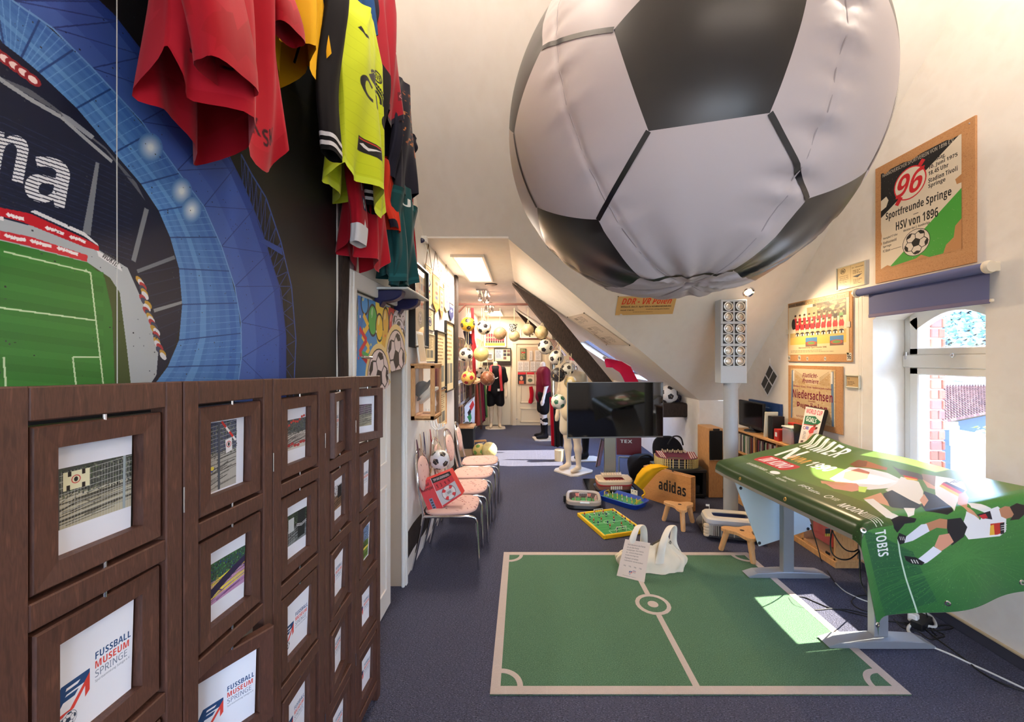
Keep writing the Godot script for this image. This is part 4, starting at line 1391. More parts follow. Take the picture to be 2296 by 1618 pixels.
	var lb := Basis.from_euler(Vector3(0, 0, 0.12))
	g.box(Vector3(-0.815, 1.69, -3.17), Vector3(0.012, 0.25, 0.22), lb, 0.003)
	part("frame", g, white_m, o, true)
	g = G.new()
	g.box(Vector3(-0.808, 1.69, -3.17), Vector3(0.002, 0.21, 0.18), lb, 0.0)
	part("print", g, mat("grey cream sheet", K(200, 184, 156), 0.8), o, true)
	# cap box
	o = thing("cap_box", "small wooden wall cabinet with glass sides holding old caps", "display case", Vector3(-0.769, 1.14, -3.17))
	g = G.new()
	var bx := [XL, -0.679]
	var bz := [3.04, 3.30]
	var by := [1.14, 1.56]
	for a in 2:
		for b in 2:
			var xa: float = bx[a] + (0.016 if a == 0 else -0.016)
			var za: float = bz[b] + (0.012 if b == 0 else -0.012)
			g.box(Vector3(xa, 1.35, -za), Vector3(0.032, 0.42, 0.024))
			g.box(Vector3(-0.769, by[a] + (0.014 if a == 0 else -0.014), -za), Vector3(0.18, 0.034, 0.024))
			g.box(Vector3(xa, by[b] + (0.014 if b == 0 else -0.014), -3.17), Vector3(0.032, 0.034, 0.26))
	g.span(Vector3(XL, 1.14, -3.04), Vector3(-0.679, 1.152, -3.3))
	g.span(Vector3(XL, 1.55, -3.03), Vector3(-0.675, 1.566, -3.31))
	part("case", g, wood_b, o, true)
	g = G.new()
	g.span(Vector3(-0.83, 1.17, -3.046), Vector3(-0.7, 1.53, -3.049), 0.0)
	g.span(Vector3(-0.688, 1.17, -3.07), Vector3(-0.685, 1.53, -3.28), 0.0)
	part("glass_pane", g, glass_m, o, true)
	var hb := Basis.from_euler(Vector3(0, 0, 1.05))
	var ho := thing("felt_hat", "dark grey felt hat standing on edge inside the wooden cap box", "hat", Vector3(-0.78, 1.2, -3.16))
	g = G.new()
	g.lathe([Vector2(0.0, 0.0), Vector2(0.09, 0.0), Vector2(0.1, 0.005), Vector2(0.07, 0.01), Vector2(0.062, 0.05), Vector2(0.04, 0.075), Vector2(0.0, 0.08)], 22, Vector3(-0.79, 1.35, -3.19), hb)
	part("crown", g, mat("grey felt", K(62, 62, 62), 0.95), ho, true)
	ho = thing("sailor_cap", "white flat cap on edge in front of the felt hat inside the wooden cap box", "cap", Vector3(-0.74, 1.2, -3.14))
	g = G.new()
	g.lathe([Vector2(0.0, 0.0), Vector2(0.088, 0.0), Vector2(0.098, 0.012), Vector2(0.086, 0.026), Vector2(0.066, 0.03), Vector2(0.064, 0.05), Vector2(0.0, 0.052)], 22, Vector3(-0.735, 1.31, -3.14), Basis.from_euler(Vector3(0, 0, 0.75)))
	part("crown", g, mat("cap linen", K(224, 218, 204), 0.9), ho, true)
	# pennants on strings
	var pens := [
		["cream club pennant with a blue diamond and a small flag, nearest the glass shelf", 951, 965, 592, 690, K(236, 214, 160), 0.5],
		["orange pennant with a tapered tip and fringe, second from the glass shelf", 967, 983, 612, 705, K(232, 168, 72), 1.0],
		["narrow orange-red pennant with a long tip, third from the glass shelf", 982, 992, 641, 720, K(214, 128, 78), 1.6],
		["cream pennant with a round crest and rounded tip, fourth from the glass shelf", 993, 1004, 634, 702, K(238, 206, 130), 0.6],
		["small navy pennant hanging beside the dark timber post", 1004, 1014, 677, 722, K(48, 52, 96), 1.6]]
	for i in 5:
		var q: Array = pens[i]
		var da: float = D.call(q[1])
		var db: float = D.call(q[2])
		var yt: float = H - (q[3] - YV) * da / F
		var yb: float = H - (q[4] - YV) * db / F
		var sh := minf(0.5, 0.22 * q[6])
		var pl := V2s([da, yt, db, yt, db, lerpf(yb, yt, sh), (da + db) / 2, yb, da, lerpf(yb, yt, sh)])
		c = Cv.new(db - da, yt - yb, 128, q[5])
		var W := db - da
		var hh := yt - yb
		if i == 0:
			c.tiny(W * 0.15, hh * 0.06, W * 0.7, 3, hh * 0.05, K(190, 90, 50))
			c.poly([Vector2(W * 0.5, hh * 0.28), Vector2(W * 0.8, hh * 0.4), Vector2(W * 0.5, hh * 0.52), Vector2(W * 0.2, hh * 0.4)], K(44, 54, 92))
			c.poly([Vector2(W * 0.5, hh * 0.34), Vector2(W * 0.66, hh * 0.4), Vector2(W * 0.5, hh * 0.46), Vector2(W * 0.34, hh * 0.4)], K(232, 226, 214))
			for k in 3: c.rect(W * 0.25, hh * (0.58 + k * 0.03), W * 0.4, hh * 0.03, [K(30, 28, 30), K(190, 40, 30), K(226, 180, 60)][k])
			c.tiny(W * 0.2, hh * 0.72, W * 0.6, 3, hh * 0.04, K(70, 60, 60))
		elif i < 3:
			c.rect(0, 0, W, hh * 0.02, K(150, 90, 40))
			c.rect(W * 0.12, hh * 0.1, W * 0.76, hh * 0.62, q[5].lightened(0.2))
			for k in 4: c.ell(W * 0.5, hh * (0.2 + k * 0.13), W * 0.18, hh * 0.045, [K(200, 90, 50), K(222, 180, 90), K(176, 70, 50), K(90, 90, 120)][k])
			c.tiny(W * 0.2, hh * 0.72, W * 0.6, 2, hh * 0.03, K(120, 60, 40))
		elif i == 3:
			c.tiny(W * 0.2, hh * 0.1, W * 0.6, 3, hh * 0.06, K(170, 120, 60))
			c.ell(W * 0.5, hh * 0.52, W * 0.28, hh * 0.14, K(80, 74, 130))
			c.ell(W * 0.5, hh * 0.52, W * 0.16, hh * 0.08, K(222, 200, 120))
		else:
			c.rect(W * 0.2, hh * 0.06, W * 0.6, hh * 0.14, K(216, 218, 226))
			c.poly([Vector2(W * 0.5, hh * 0.32), Vector2(W * 0.75, hh * 0.42), Vector2(W * 0.5, hh * 0.52), Vector2(W * 0.25, hh * 0.42)], K(220, 222, 230))
		o = thing("pennant", q[0], "pennant", Vector3(XL, yb, -(da + db) / 2), 0.0, "pennants on strings")
		g = G.new()
		g.prism(pl, XL + 0.012, XL + 0.016, sideways())
		part("cloth", g, print_mat("pennant print %d" % i, c.tex(), 0.8), o, true)
		g = G.new()
		g.tube([Vector3(XL + 0.014, yt, -da + 0.01), Vector3(XL + 0.014, yt + 0.006, -db - 0.01)], 0.006, 8)
		part("rod", g, wood_b, o, true)
		g = G.new()
		var peak := Vector3(XL + 0.008, yt + (db - da) * 0.9, -(da + db) / 2)
		g.tube([Vector3(XL + 0.014, yt, -da), peak, Vector3(XL + 0.014, yt, -db)], 0.003, 5)
		part("string", g, mat("brown string", K(120, 92, 60), 0.9), o, true)
	# hooks, ribbons
	for i in 3:
		var p := at([960.0, 968.0, 976.0][i], 938, [3.52, 3.62, 3.74][i])
		p.x = XL
		g = G.new()
		g.tube([p + Vector3(0, 0.06, 0), p + Vector3(0.03, 0.03, 0), p + Vector3(0.05, -0.07, 0), p + Vector3(0.085, -0.1, 0), p + Vector3(0.115, -0.075, 0), p + Vector3(0.115, -0.045, 0)], 0.009, 8)
		g.box(p + Vector3(0.004, 0.03, 0), Vector3(0.008, 0.12, 0.03))
		tag(part("coat_hook", g, white_m), ["white bent coat hook nearest the wooden cap box", "middle white coat hook below the wooden cap box", "farthest white coat hook below the wooden cap box"][i], "hook", "coat hooks")
	var rib := [[930, 985, 1052, K(96, 60, 80)], [938, 972, 1056, K(190, 160, 130)], [946, 968, 1058, K(70, 62, 96)], [953, 966, 1054, K(226, 224, 222)], [961, 962, 1050, K(160, 40, 50)], [969, 960, 1046, K(206, 196, 180)]]
	for i in 6:
		var da: float = D.call(rib[i][0])
		var yt: float = H - (rib[i][1] - YV) * da / F
		var yb: float = H - (rib[i][2] - YV) * da / F
		g = G.new()
		for s in 2:
			g.grid(2, 10, func(a: float, e: float) -> Vector3:
				return Vector3(XL + 0.012 + 0.01 * sin(e * 3.0) + 0.012 * s * (1.0 - e), lerpf(yb, yt, e), -(da + (a - 0.5) * 0.026 + (s - 0.5) * 0.05 * (1.0 - e))), false, true)
		o = thing("medal_ribbon", ["purple patterned ribbon", "beige ribbon", "dark blue ribbon", "white ribbon", "red ribbon", "cream ribbon"][i] + " hanging on the white wall below the wooden cap box", "ribbon", Vector3(XL, yb, -da), 0.0, "ribbons below the cap box")
		part("band", g, mat("ribbon %d" % i, rib[i][3], 0.8), o, true)
		g = G.new()
		g.lathe([Vector2(0, -0.003), Vector2(0.02, -0.003), Vector2(0.022, 0), Vector2(0.02, 0.003), Vector2(0, 0.003)], 16, Vector3(XL + 0.02, yb - 0.02, -da), Basis.from_euler(Vector3(0, 0, PI / 2)))
		part("medal", g, mat("brass", K(196, 160, 88), 0.3, 0.9), o, true)

func logo(c: Cv, x: float, y: float, s: float) -> void:
	# emblem: blue and red folded letters over a football, then the three lines of the name
	var p := func(q: Array) -> Array:
		var r := []
		for i in range(0, q.size(), 2): r.append(Vector2(x + q[i] * s, y + q[i + 1] * s))
		return r
	var blue := K(38, 74, 122)
	var red := K(214, 68, 58)
	c.poly(p.call([0, 62, 22, 20, 82, 20, 82, 28, 70, 44, 33, 44, 18, 62]), blue)
	c.poly(p.call([33, 30, 62, 30, 56, 36, 31, 36]), K(238, 238, 244))
	c.poly(p.call([14, 66, 24, 48, 58, 48, 50, 58, 26, 58, 16, 72]), blue)
	c.poly(p.call([0, 82, 40, 82, 70, 44, 82, 28, 82, 70, 72, 80, 72, 54, 48, 86, 0, 92]), red)
	c.football(x + 36 * s, y + 104 * s, 18 * s, K(226, 228, 234), K(44, 60, 84), 0.5)
	c.text("FUSSBALL", x + 94 * s, y - 8 * s, 84 * s, 17 * s, blue)
	c.text("MUSEUM", x + 94 * s, y + 14 * s, 80 * s, 17 * s, red)
	c.text("SPRINGE", x + 94 * s, y + 36 * s, 76 * s, 17 * s, K(108, 122, 146), false)
	c.text("Sportsammlung Saloga e.V.", x + 94 * s, y + 58 * s, 84 * s, 8 * s, K(120, 128, 144), false)

# small photographs of a fenced-off playground; kind picks the motif
func fence_photo(kind: int) -> ImageTexture:
	var c := Cv.new(138, 180, 276, K(226, 230, 240))
	c.rng.seed = 100 + kind
	var r := c.rng
	var x0 := 0.0
	var y0 := 40.0
	var w := 138.0
	var h := 98.0
	if kind == 1: x0 = 0; y0 = 8; w = 112; h = 166
	if kind == 4: x0 = 10; y0 = 42; w = 112; h = 104
	if kind == 5: x0 = 0; y0 = 20; w = 128; h = 150
	var sky: Color = [K(66, 70, 66), K(52, 62, 92), K(84, 90, 96), K(50, 66, 52), K(96, 62, 92), K(120, 150, 196), K(206, 214, 226), K(60, 90, 60)][kind]
	var gnd: Color = [K(176, 172, 150), K(170, 168, 162), K(196, 192, 186), K(120, 128, 132), K(150, 142, 118), K(110, 146, 70), K(150, 118, 92), K(196, 150, 190)][kind]
	c.rect(x0, y0, w, h * 0.5, sky)
	c.rect(x0, y0 + h * 0.45, w, h * 0.55, gnd)
	var dark: Array = [K(36, 42, 40), K(30, 34, 36), K(44, 50, 46), K(22, 28, 26)]
	var leaf: Array = [K(96, 104, 84), K(78, 98, 66), K(120, 124, 104), K(58, 72, 56)]
	if kind == 7: leaf = [K(60, 150, 70), K(40, 110, 90), K(110, 190, 90), K(40, 60, 140)]
	if kind == 6: leaf = [K(190, 196, 206), K(150, 120, 96), K(60, 56, 56), K(206, 206, 214)]
	for i in 500: c.rect(x0 + r.randf() * w, y0 + r.randf() * h * 0.48, 1.0 + r.randf() * 2.0, 0.8 + r.randf() * 3.5, leaf[i % 4] if r.randf() < 0.55 else dark[i % 4])
	for i in 34:
		var yy := y0 + h * (0.48 + 0.5 * r.randf())
		c.line(Vector2(x0 + r.randf() * w * 0.6, yy), Vector2(minf(x0 + w, x0 + r.randf() * w + 40), yy - 6 - r.randf() * 8), 0.8 + r.randf() * 2.0, gnd.darkened(0.35 + 0.4 * r.randf()) if kind != 7 else [K(240, 226, 70), K(120, 60, 130), K(236, 216, 60)][i % 3])
	var wire := K(196, 200, 196)
	if kind in [0, 1, 4, 7]:
		for i in 30: c.line(Vector2(x0 + i * w / 29.0, y0 + 6), Vector2(x0 + i * w / 29.0, y0 + h), 0.45, wire if kind != 7 else K(40, 56, 90))
		for i in 9: c.line(Vector2(x0, y0 + 14 + i * 10.0), Vector2(x0 + w, y0 + 2 + i * 10.0), 0.8, wire if kind != 7 else K(40, 56, 90))
	if kind == 0:
		c.rect(16, y0 + 2, 5, h - 2, K(70, 76, 76))
		c.rect(122, y0, 5, h, K(150, 164, 170))
		c.rect(26, y0 + 8, 40, 30, K(226, 224, 190))
		c.ring(45, y0 + 22, 7, 1.4, K(196, 70, 66))
		c.ell(45, y0 + 22, 3, 4, K(36, 34, 34))
		for q in [[33, 8], [54, 8], [31, 30], [54, 30]]: c.rect(q[0], y0 + q[1], 5, 8, K(34, 26, 24))
	if kind == 1:
		c.rect(50, 8, 7, 166, K(72, 80, 92))
		c.line(Vector2(62, 8), Vector2(110, 62), 6, K(236, 232, 232))
		c.line(Vector2(62, 8), Vector2(76, 24), 6, K(206, 44, 40))
		c.line(Vector2(88, 37), Vector2(100, 51), 6, K(206, 44, 40))
		c.poly([Vector2(74, 56), Vector2(96, 52), Vector2(98, 84), Vector2(77, 90)], K(236, 236, 238))
		c.ring(86, 68, 8, 1.6, K(190, 40, 44))
		c.ell(86, 68, 3, 5, K(30, 30, 34))
		c.ell(24, 122, 11, 5, K(40, 70, 160))
		c.ell(32, 118, 6, 5, K(236, 220, 90))
		c.ell(20, 127, 4, 3, K(30, 30, 30))
	if kind == 2:
		for i in 10: c.ell(20 + i * 12.0, y0 + 20 - i * 2.5 + sin(i * 1.3) * 5, 6, 4, K(190, 66, 58))
		for i in 8: c.ell(10 + i * 17.0, y0 + 84 + sin(i * 1.7) * 5, 9, 5, K(170, 60, 60))
		c.rect(0, y0 + 36, 20, 30, K(232, 234, 240))
		c.ring(10, y0 + 48, 8, 1.6, K(190, 40, 50))
	if kind == 3:
		c.rect(40, y0 + 14, 30, 44, K(190, 196, 200))
		c.rect(90, y0, 40, 90, K(34, 38, 40))
		for i in 9: c.ring(88 + i * 6.0, y0 + 52 - absf(i - 4.0) * 1.6, 4.4, 1.6, K(216, 218, 222))
		for i in 7: c.line(Vector2(20 + i * 9.0, y0 + 50), Vector2(20 + i * 9.0, y0 + 98), 1.2, K(210, 214, 214))
	if kind == 5:
		for i in 9:
			var b := Vector2(54, 150)
			c.line(b, b + Vector2((i - 4) * 12.0, -110 + absf(i - 4.0) * 9), 2.0, K(70, 60, 56))
		c.rect(0, 118, 128, 10, K(236, 216, 90))
	if kind == 6:
		c.rect(0, y0 + 40, 34, 60, K(226, 216, 186))
		c.rect(38, y0 + 22, 22, 80, K(26, 26, 32))
		c.rect(96, y0 + 6, 40, 50, K(34, 30, 34))
	if kind == 7:
		c.poly([Vector2(0, y0 + 70), Vector2(138, y0 + 24), Vector2(138, y0 + 42), Vector2(0, y0 + 92)], K(46, 36, 70))
	return c.tex()

func build_screen() -> void:
	var c := Cv.new(138, 180, 414, K(232, 235, 243))
	logo(c, 6, 70, 0.72)
	var logo_p := print_mat("museum logo print", c.tex(), 0.75)
	var photo := []
	for i in 8: photo.append(print_mat("fence photo %d" % i, fence_photo(i), 0.45))
	var V := [Vector2(-0.660, 0.498), Vector2(-0.667, 0.786), Vector2(-0.671, 1.073), Vector2(-0.674, 1.359), Vector2(-0.688, 1.639), Vector2(-0.686, 1.918)]
	# pictures from top to bottom: -1 is the logo
	var what := [[0, -1, -1, -1, -1], [1, 7, -1, -1, -1], [2, 3, -1, -1, -1], [-1, 6, -1, -1, -1], [4, -1, 5, -1, -1]]
	var turn := {"30": 0.2, "40": -0.42, "12": -0.46, "41": 0.12, "42": 0.1, "32": 0.09, "33": 0.1, "31": 0.08, "01": 0.03, "23": 0.05}
	var root := thing("folding_screen", "dark wooden folding screen of five panels with pivoting picture frames", "room divider", Vector3(-0.675, 0, -1.2))
	var back_m := mat("black gap", K(16, 13, 12), 0.9)
	for i in 5:
		var a: Vector2 = V[i]
		var b: Vector2 = V[i + 1]
		var d2 := b - a
		var w := d2.length()
		var d := Vector3(d2.x, 0, -d2.y) / w
		var nn := d.cross(Vector3.UP)
		var rise0 := 0.043 * (1.918 - a.y) / 1.42
		var slope := -0.043 / 1.42
		var xf := Transform3D(Basis(d + Vector3(0, slope, 0), Vector3.UP, nn), Vector3(a.x, rise0, -a.y))
		var st := 0.0385
		var th := 0.03
		var box := func(x0: float, x1: float, y0: float, y1: float, z0: float, z1: float, ch := 0.002) -> G:
			var g := G.new()
			g.xf = xf
			g.span(Vector3(x0, y0, z0), Vector3(x1, y1, z1), ch)
			return g
		var g: G = box.call(0.0015, st, -rise0, 1.522, -th, 0.0)
		g.span(Vector3(w - st, -rise0 + slope * -w, -th), Vector3(w - 0.0015, 1.522, 0.0), 0.002)
		var panel := part("screen_panel", g, wood_d, root, true)
		var tops := []
		for k in 5: tops.append(1.474 - 0.283 * k)
		part("rail", box.call(st, w - st, 1.474, 1.5215, -th, -0.0005), wood_d, panel)
		for k in 5:
			var lo: float = tops[k] - 0.243
			part("rail", box.call(st, w - st, lo - 0.04, lo - 0.002, -th, -0.0005), wood_d, panel)
		for k in 5:
			var mid := Vector3(w / 2, tops[k] - 0.1225, -th / 2)
			var hw := w / 2 - st - 0.0055
			var hh := 0.115
			var key := "%d%d" % [i, k]
			var yaw: float = turn.get(key, 0.0)
			var fb := Basis(Vector3.UP, yaw)
			var f := G.new()
			f.xf = xf * Transform3D(fb, mid)
			var fw := 0.034
			var t0 := -0.012
			var t1 := 0.0115
			# four mitred bars with a slope towards the picture
			for s in 4:
				var cc := [Vector2(-hw, -hh), Vector2(hw, -hh), Vector2(hw, hh), Vector2(-hw, hh)]
				var ci := [Vector2(-hw + fw, -hh + fw), Vector2(hw - fw, -hh + fw), Vector2(hw - fw, hh - fw), Vector2(-hw + fw, hh - fw)]
				var p0: Vector2 = cc[s]
				var p1: Vector2 = cc[(s + 1) % 4]
				var q0: Vector2 = ci[s]
				var q1: Vector2 = ci[(s + 1) % 4]
				var z := t1 - 0.003
				f.quad(Vector3(p0.x, p0.y, t0), Vector3(p1.x, p1.y, t0), Vector3(p1.x, p1.y, z), Vector3(p0.x, p0.y, z))
				var r0 := p0.lerp(q0, 0.08)
				var r1 := p1.lerp(q1, 0.08)
				f.quad(Vector3(p0.x, p0.y, z), Vector3(p1.x, p1.y, z), Vector3(r1.x, r1.y, t1), Vector3(r0.x, r0.y, t1))
				f.quad(Vector3(r0.x, r0.y, t1), Vector3(r1.x, r1.y, t1), Vector3(q1.x, q1.y, t1 - 0.0025), Vector3(q0.x, q0.y, t1 - 0.0025))
				f.quad(Vector3(q0.x, q0.y, t1 - 0.0025), Vector3(q1.x, q1.y, t1 - 0.0025), Vector3(q1.x, q1.y, t0), Vector3(q0.x, q0.y, t0))
				f.quad(Vector3(p1.x, p1.y, t0), Vector3(p0.x, p0.y, t0), Vector3(q0.x, q0.y, t0), Vector3(q1.x, q1.y, t0))
			part("photo_frame", f, wood_d, panel)
			var pb := G.new()
			pb.xf = f.xf
			pb.span(Vector3(-hw + fw - 0.002, -hh + fw - 0.002, t0 + 0.001), Vector3(hw - fw + 0.002, hh - fw + 0.002, t0 + 0.002), 0.0)
			part("backing", pb, back_m, panel)
			# the sheet of paper: a little narrow for its frame, right edge lifting
			var pg := G.new()
			pg.xf = f.xf
			var kind: int = what[i][k]
			var l := -hw + fw - 0.002
			var rr := hw - fw - (0.006 if kind >= 0 else 0.001 + 0.004 * float((i + k) % 2))
			var lift := 0.004 + 0.004 * float((i * 3 + k) % 3)
			pg.grid(10, 4, func(u: float, v: float) -> Vector3:
				return Vector3(lerpf(l, rr, u), lerpf(-hh + fw - 0.002, hh - fw + 0.002, v), t0 + 0.003 + lift * u * u * (0.4 + 0.6 * v)))
			part("print", pg, logo_p if kind < 0 else photo[kind], panel)
			for s in [-1.0, 1.0]:
				var pin := G.new()
				pin.xf = xf
				pin.tube([mid + Vector3(0, s * 0.112, 0.008), mid + Vector3(0, s * 0.124, 0.008)], 0.003, 8)
				part("pivot_pin", pin, chrome_m, panel)
	for i in [1, 2, 3, 4]:
		for y in [0.35, 1.3]:
			var hs := G.new()
			hs.tube([Vector3(V[i].x + 0.001, y, -V[i].y), Vector3(V[i].x + 0.001, y + 0.05, -V[i].y)], 0.002, 8)
			part("hinge", hs, chrome_m, root, true)
	var sc := G.new()
	sc.ball(at(394, 1192, 0.78) + Vector3(0.002, 0, 0), Vector3(0.003, 0.003, 0.003), 10)
	part("screw", sc, chrome_m, root, true)

const PHI := 1.618033988749895

func ico_dirs() -> Array:
	var o := []
	for a in [-1.0, 1.0]:
		for b in [-PHI, PHI]: o.append_array([Vector3(0, a, b), Vector3(a, b, 0), Vector3(b, 0, a)])
	return o

# faces of a truncated icosahedron on the unit sphere: [is black, its corners in order, middle]
func ball_faces() -> Array:
	var ico := ico_dirs()
	var adj := []
	for i in 12:
		var l := []
		for j in 12:
			if i != j and absf(ico[i].distance_to(ico[j]) - 2.0) < 0.001: l.append(j)
		adj.append(l)
	var vx := func(i: int, j: int) -> Vector3: return (ico[i] * 2.0 + ico[j]).normalized()
	var out := []
	var ordered := func(ps: Array) -> Array:
		var m := Vector3.ZERO
		for p in ps: m += p
		m = m.normalized()
		var x: Vector3 = (ps[0] - m * ps[0].dot(m)).normalized()
		var y := m.cross(x)
		ps.sort_custom(func(a, b): return atan2(a.dot(y), a.dot(x)) < atan2(b.dot(y), b.dot(x)))
		return [ps, m]
	for i in 12:
		var ps := []
		for j in adj[i]: ps.append(vx.call(i, j))
		var r: Array = ordered.call(ps)
		out.append([true, r[0], r[1]])
	for i in 12:
		for j in adj[i]:
			for k in adj[i]:
				if i < j and j < k and k in adj[j]:
					var r: Array = ordered.call([vx.call(i, j), vx.call(j, i), vx.call(j, k), vx.call(k, j), vx.call(k, i), vx.call(i, k)])
					out.append([false, r[0], r[1]])
	return out

# one face cut into small triangles; f(dir) gives the point of the surface
func face_mesh(g: G, corners: Array, mid: Vector3, n: int, f: Callable) -> void:
	var nor := func(d: Vector3) -> Vector3:
		var x := d.cross(Vector3(0.31, 0.9, 0.2)).normalized()
		var y := d.cross(x)
		var p: Vector3 = f.call((d + x * 0.006).normalized()) - f.call((d - x * 0.006).normalized())
		var q: Vector3 = f.call((d + y * 0.006).normalized()) - f.call((d - y * 0.006).normalized())
		var k := p.cross(q).normalized()
		return k if k.dot(f.call(d) - f.call(-d)) > 0 else -k
	var m := corners.size()
	for s in m:
		var a: Vector3 = corners[s]
		var b: Vector3 = corners[(s + 1) % m]
		var pts := []
		var ns := []
		for i in n + 1:
			var row := []
			var rn := []
			for j in i + 1:
				var d := (mid * (n - i) + a * (i - j) + b * j) / n
				d = d.normalized()
				row.append(f.call(d))
				rn.append(nor.call(d))
			pts.append(row)
			ns.append(rn)
		for i in n:
			for j in i + 1:
				var ts := [[[i, j], [i + 1, j], [i + 1, j + 1]]]
				if j < i: ts.append([[i, j], [i + 1, j + 1], [i, j + 1]])
				for t in ts:
					var P := []
					for q in t: P.append([pts[q[0]][q[1]], ns[q[0]][q[1]]])
					var k: Vector3 = (P[1][0] - P[0][0]).cross(P[2][0] - P[0][0])
					var od := [0, 2, 1] if k.dot(P[0][1]) > 0 else [0, 1, 2]
					for z in od: g.put(P[z][0], P[z][1])

func build_ball() -> void:
	var R := Basis(Vector3(0.97009, 0.01142, -0.24247), Vector3(0.08893, 0.91272, 0.39879), Vector3(0.22586, -0.40842, 0.88441))
	var S := Basis(Vector3(0.7663, 0.037, 0.0238), Vector3(0.037, 0.8388, 0.128), Vector3(0.0238, 0.128, 0.858))
	var C := Vector3(0.6994, 1.1023 + H, 1.9)
	var q := Vector3(-0.026, -0.965, -0.262).normalized()
	var sl := Vector3(-0.664, -0.335, -0.668).normalized()
	var sr := Vector3(0.212, -0.323, -0.922).normalized()
	var ex := (sr - q * sr.dot(q)).normalized()
	var ey := q.cross(ex)
	var lphi := atan2(sl.dot(ey), sl.dot(ex))
	var gores := [0.0, lphi]
	for i in 4: gores.append(lphi + signf(lphi) * (TAU - absf(lphi)) * (i + 1) / 5.0)
	var surf := func(d: Vector3) -> Vector3:      # d: direction in the ball's pattern space
		var u := R * d
		var ps := acos(clampf(u.dot(q), -1, 1))
		var ph := atan2(u.dot(ey), u.dot(ex))
		var r := 1.0
		r += 0.010 * exp(-pow(ps / 0.5, 2.0)) * (sin(ph * 9.0 + 1.0) + 0.6 * sin(ph * 17.0 + ps * 3.0)) * minf(ps * 5.0, 1.0)
		r -= 0.035 * exp(-pow(ps / 0.22, 2.0))
		for i in gores.size():
			var dl := absf(wrapf(ph - gores[i], -PI, PI)) * sin(ps)
			if dl < 0.3:
				r -= 0.006 * exp(-pow(dl / 0.02, 2.0))
				var k := (0.009 if i == 0 else 0.0035) * exp(-pow(dl / 0.11, 2.0)) * smoothstep(0.3, 0.7, ps)
				r += k * (sin(ps * 34.0 + 1.3 * sin(ps * 9.0) + i) + 0.35 * sin(ps * 71.0 + i * 2.0))
		var p := C + S * (u * r)
		return Vector3(p.x, p.y, -p.z)
	var o := thing("giant_ball", "giant inflatable black and white football hanging from the ceiling", "ball", Vector3(C.x, C.y, -C.z))
	var wm := mat("ball nylon white", K(208, 198, 198), 0.5, 0.0, 0.4)
	var bm := mat("ball nylon black", K(20, 19, 22), 0.32, 0.0, 0.6)
	var faces := ball_faces()
	for fc in faces:
		var g := G.new()
		var near: bool = (R * fc[2]).z < 0.35
		face_mesh(g, fc[1], fc[2], 14 if near else 5, surf)
		part("black_panel" if fc[0] else "white_panel", g, bm if fc[0] else wm, o, true)
	# black lines where two white panels meet
	var ico := ico_dirs()
	for i in 12:
		for j in range(i + 1, 12):
			if absf(ico[i].distance_to(ico[j]) - 2.0) > 0.001: continue
			var a: Vector3 = (ico[i] * 2.0 + ico[j]).normalized()
			var b: Vector3 = (ico[j] * 2.0 + ico[i]).normalized()
			var side := a.cross(b).normalized()
			var g := G.new()
			g.grid(2, 16, func(u: float, v: float) -> Vector3:
				var d := (a.lerp(b, v) + side * (u - 0.5) * 0.021).normalized()
				var p: Vector3 = surf.call(d)
				return p + (p - o.position).normalized() * 0.0025, false, true)
			part("black_line", g, bm, o, true)
	for i in gores.size():
		var path := []
		for k in 60:
			var ps := lerpf(0.05, 2.9, k / 59.0)
			var u: Vector3 = q * cos(ps) + (ex * cos(gores[i]) + ey * sin(gores[i])) * sin(ps)
			path.append(surf.call(R.inverse() * u))
		var g := G.new()
		g.tube(path, 0.0022, 6)
		part("seam", g, mat("ball seam", K(176, 166, 168), 0.6), o, true)
	var g := G.new()
	g.tube([Vector3(0.72, 3.5, -1.86), Vector3(0.72, 4.2, -1.86)], 0.006, 8)
	part("suspension_rope", g, mat("nylon cord", K(190, 190, 185), 0.5), o, true)

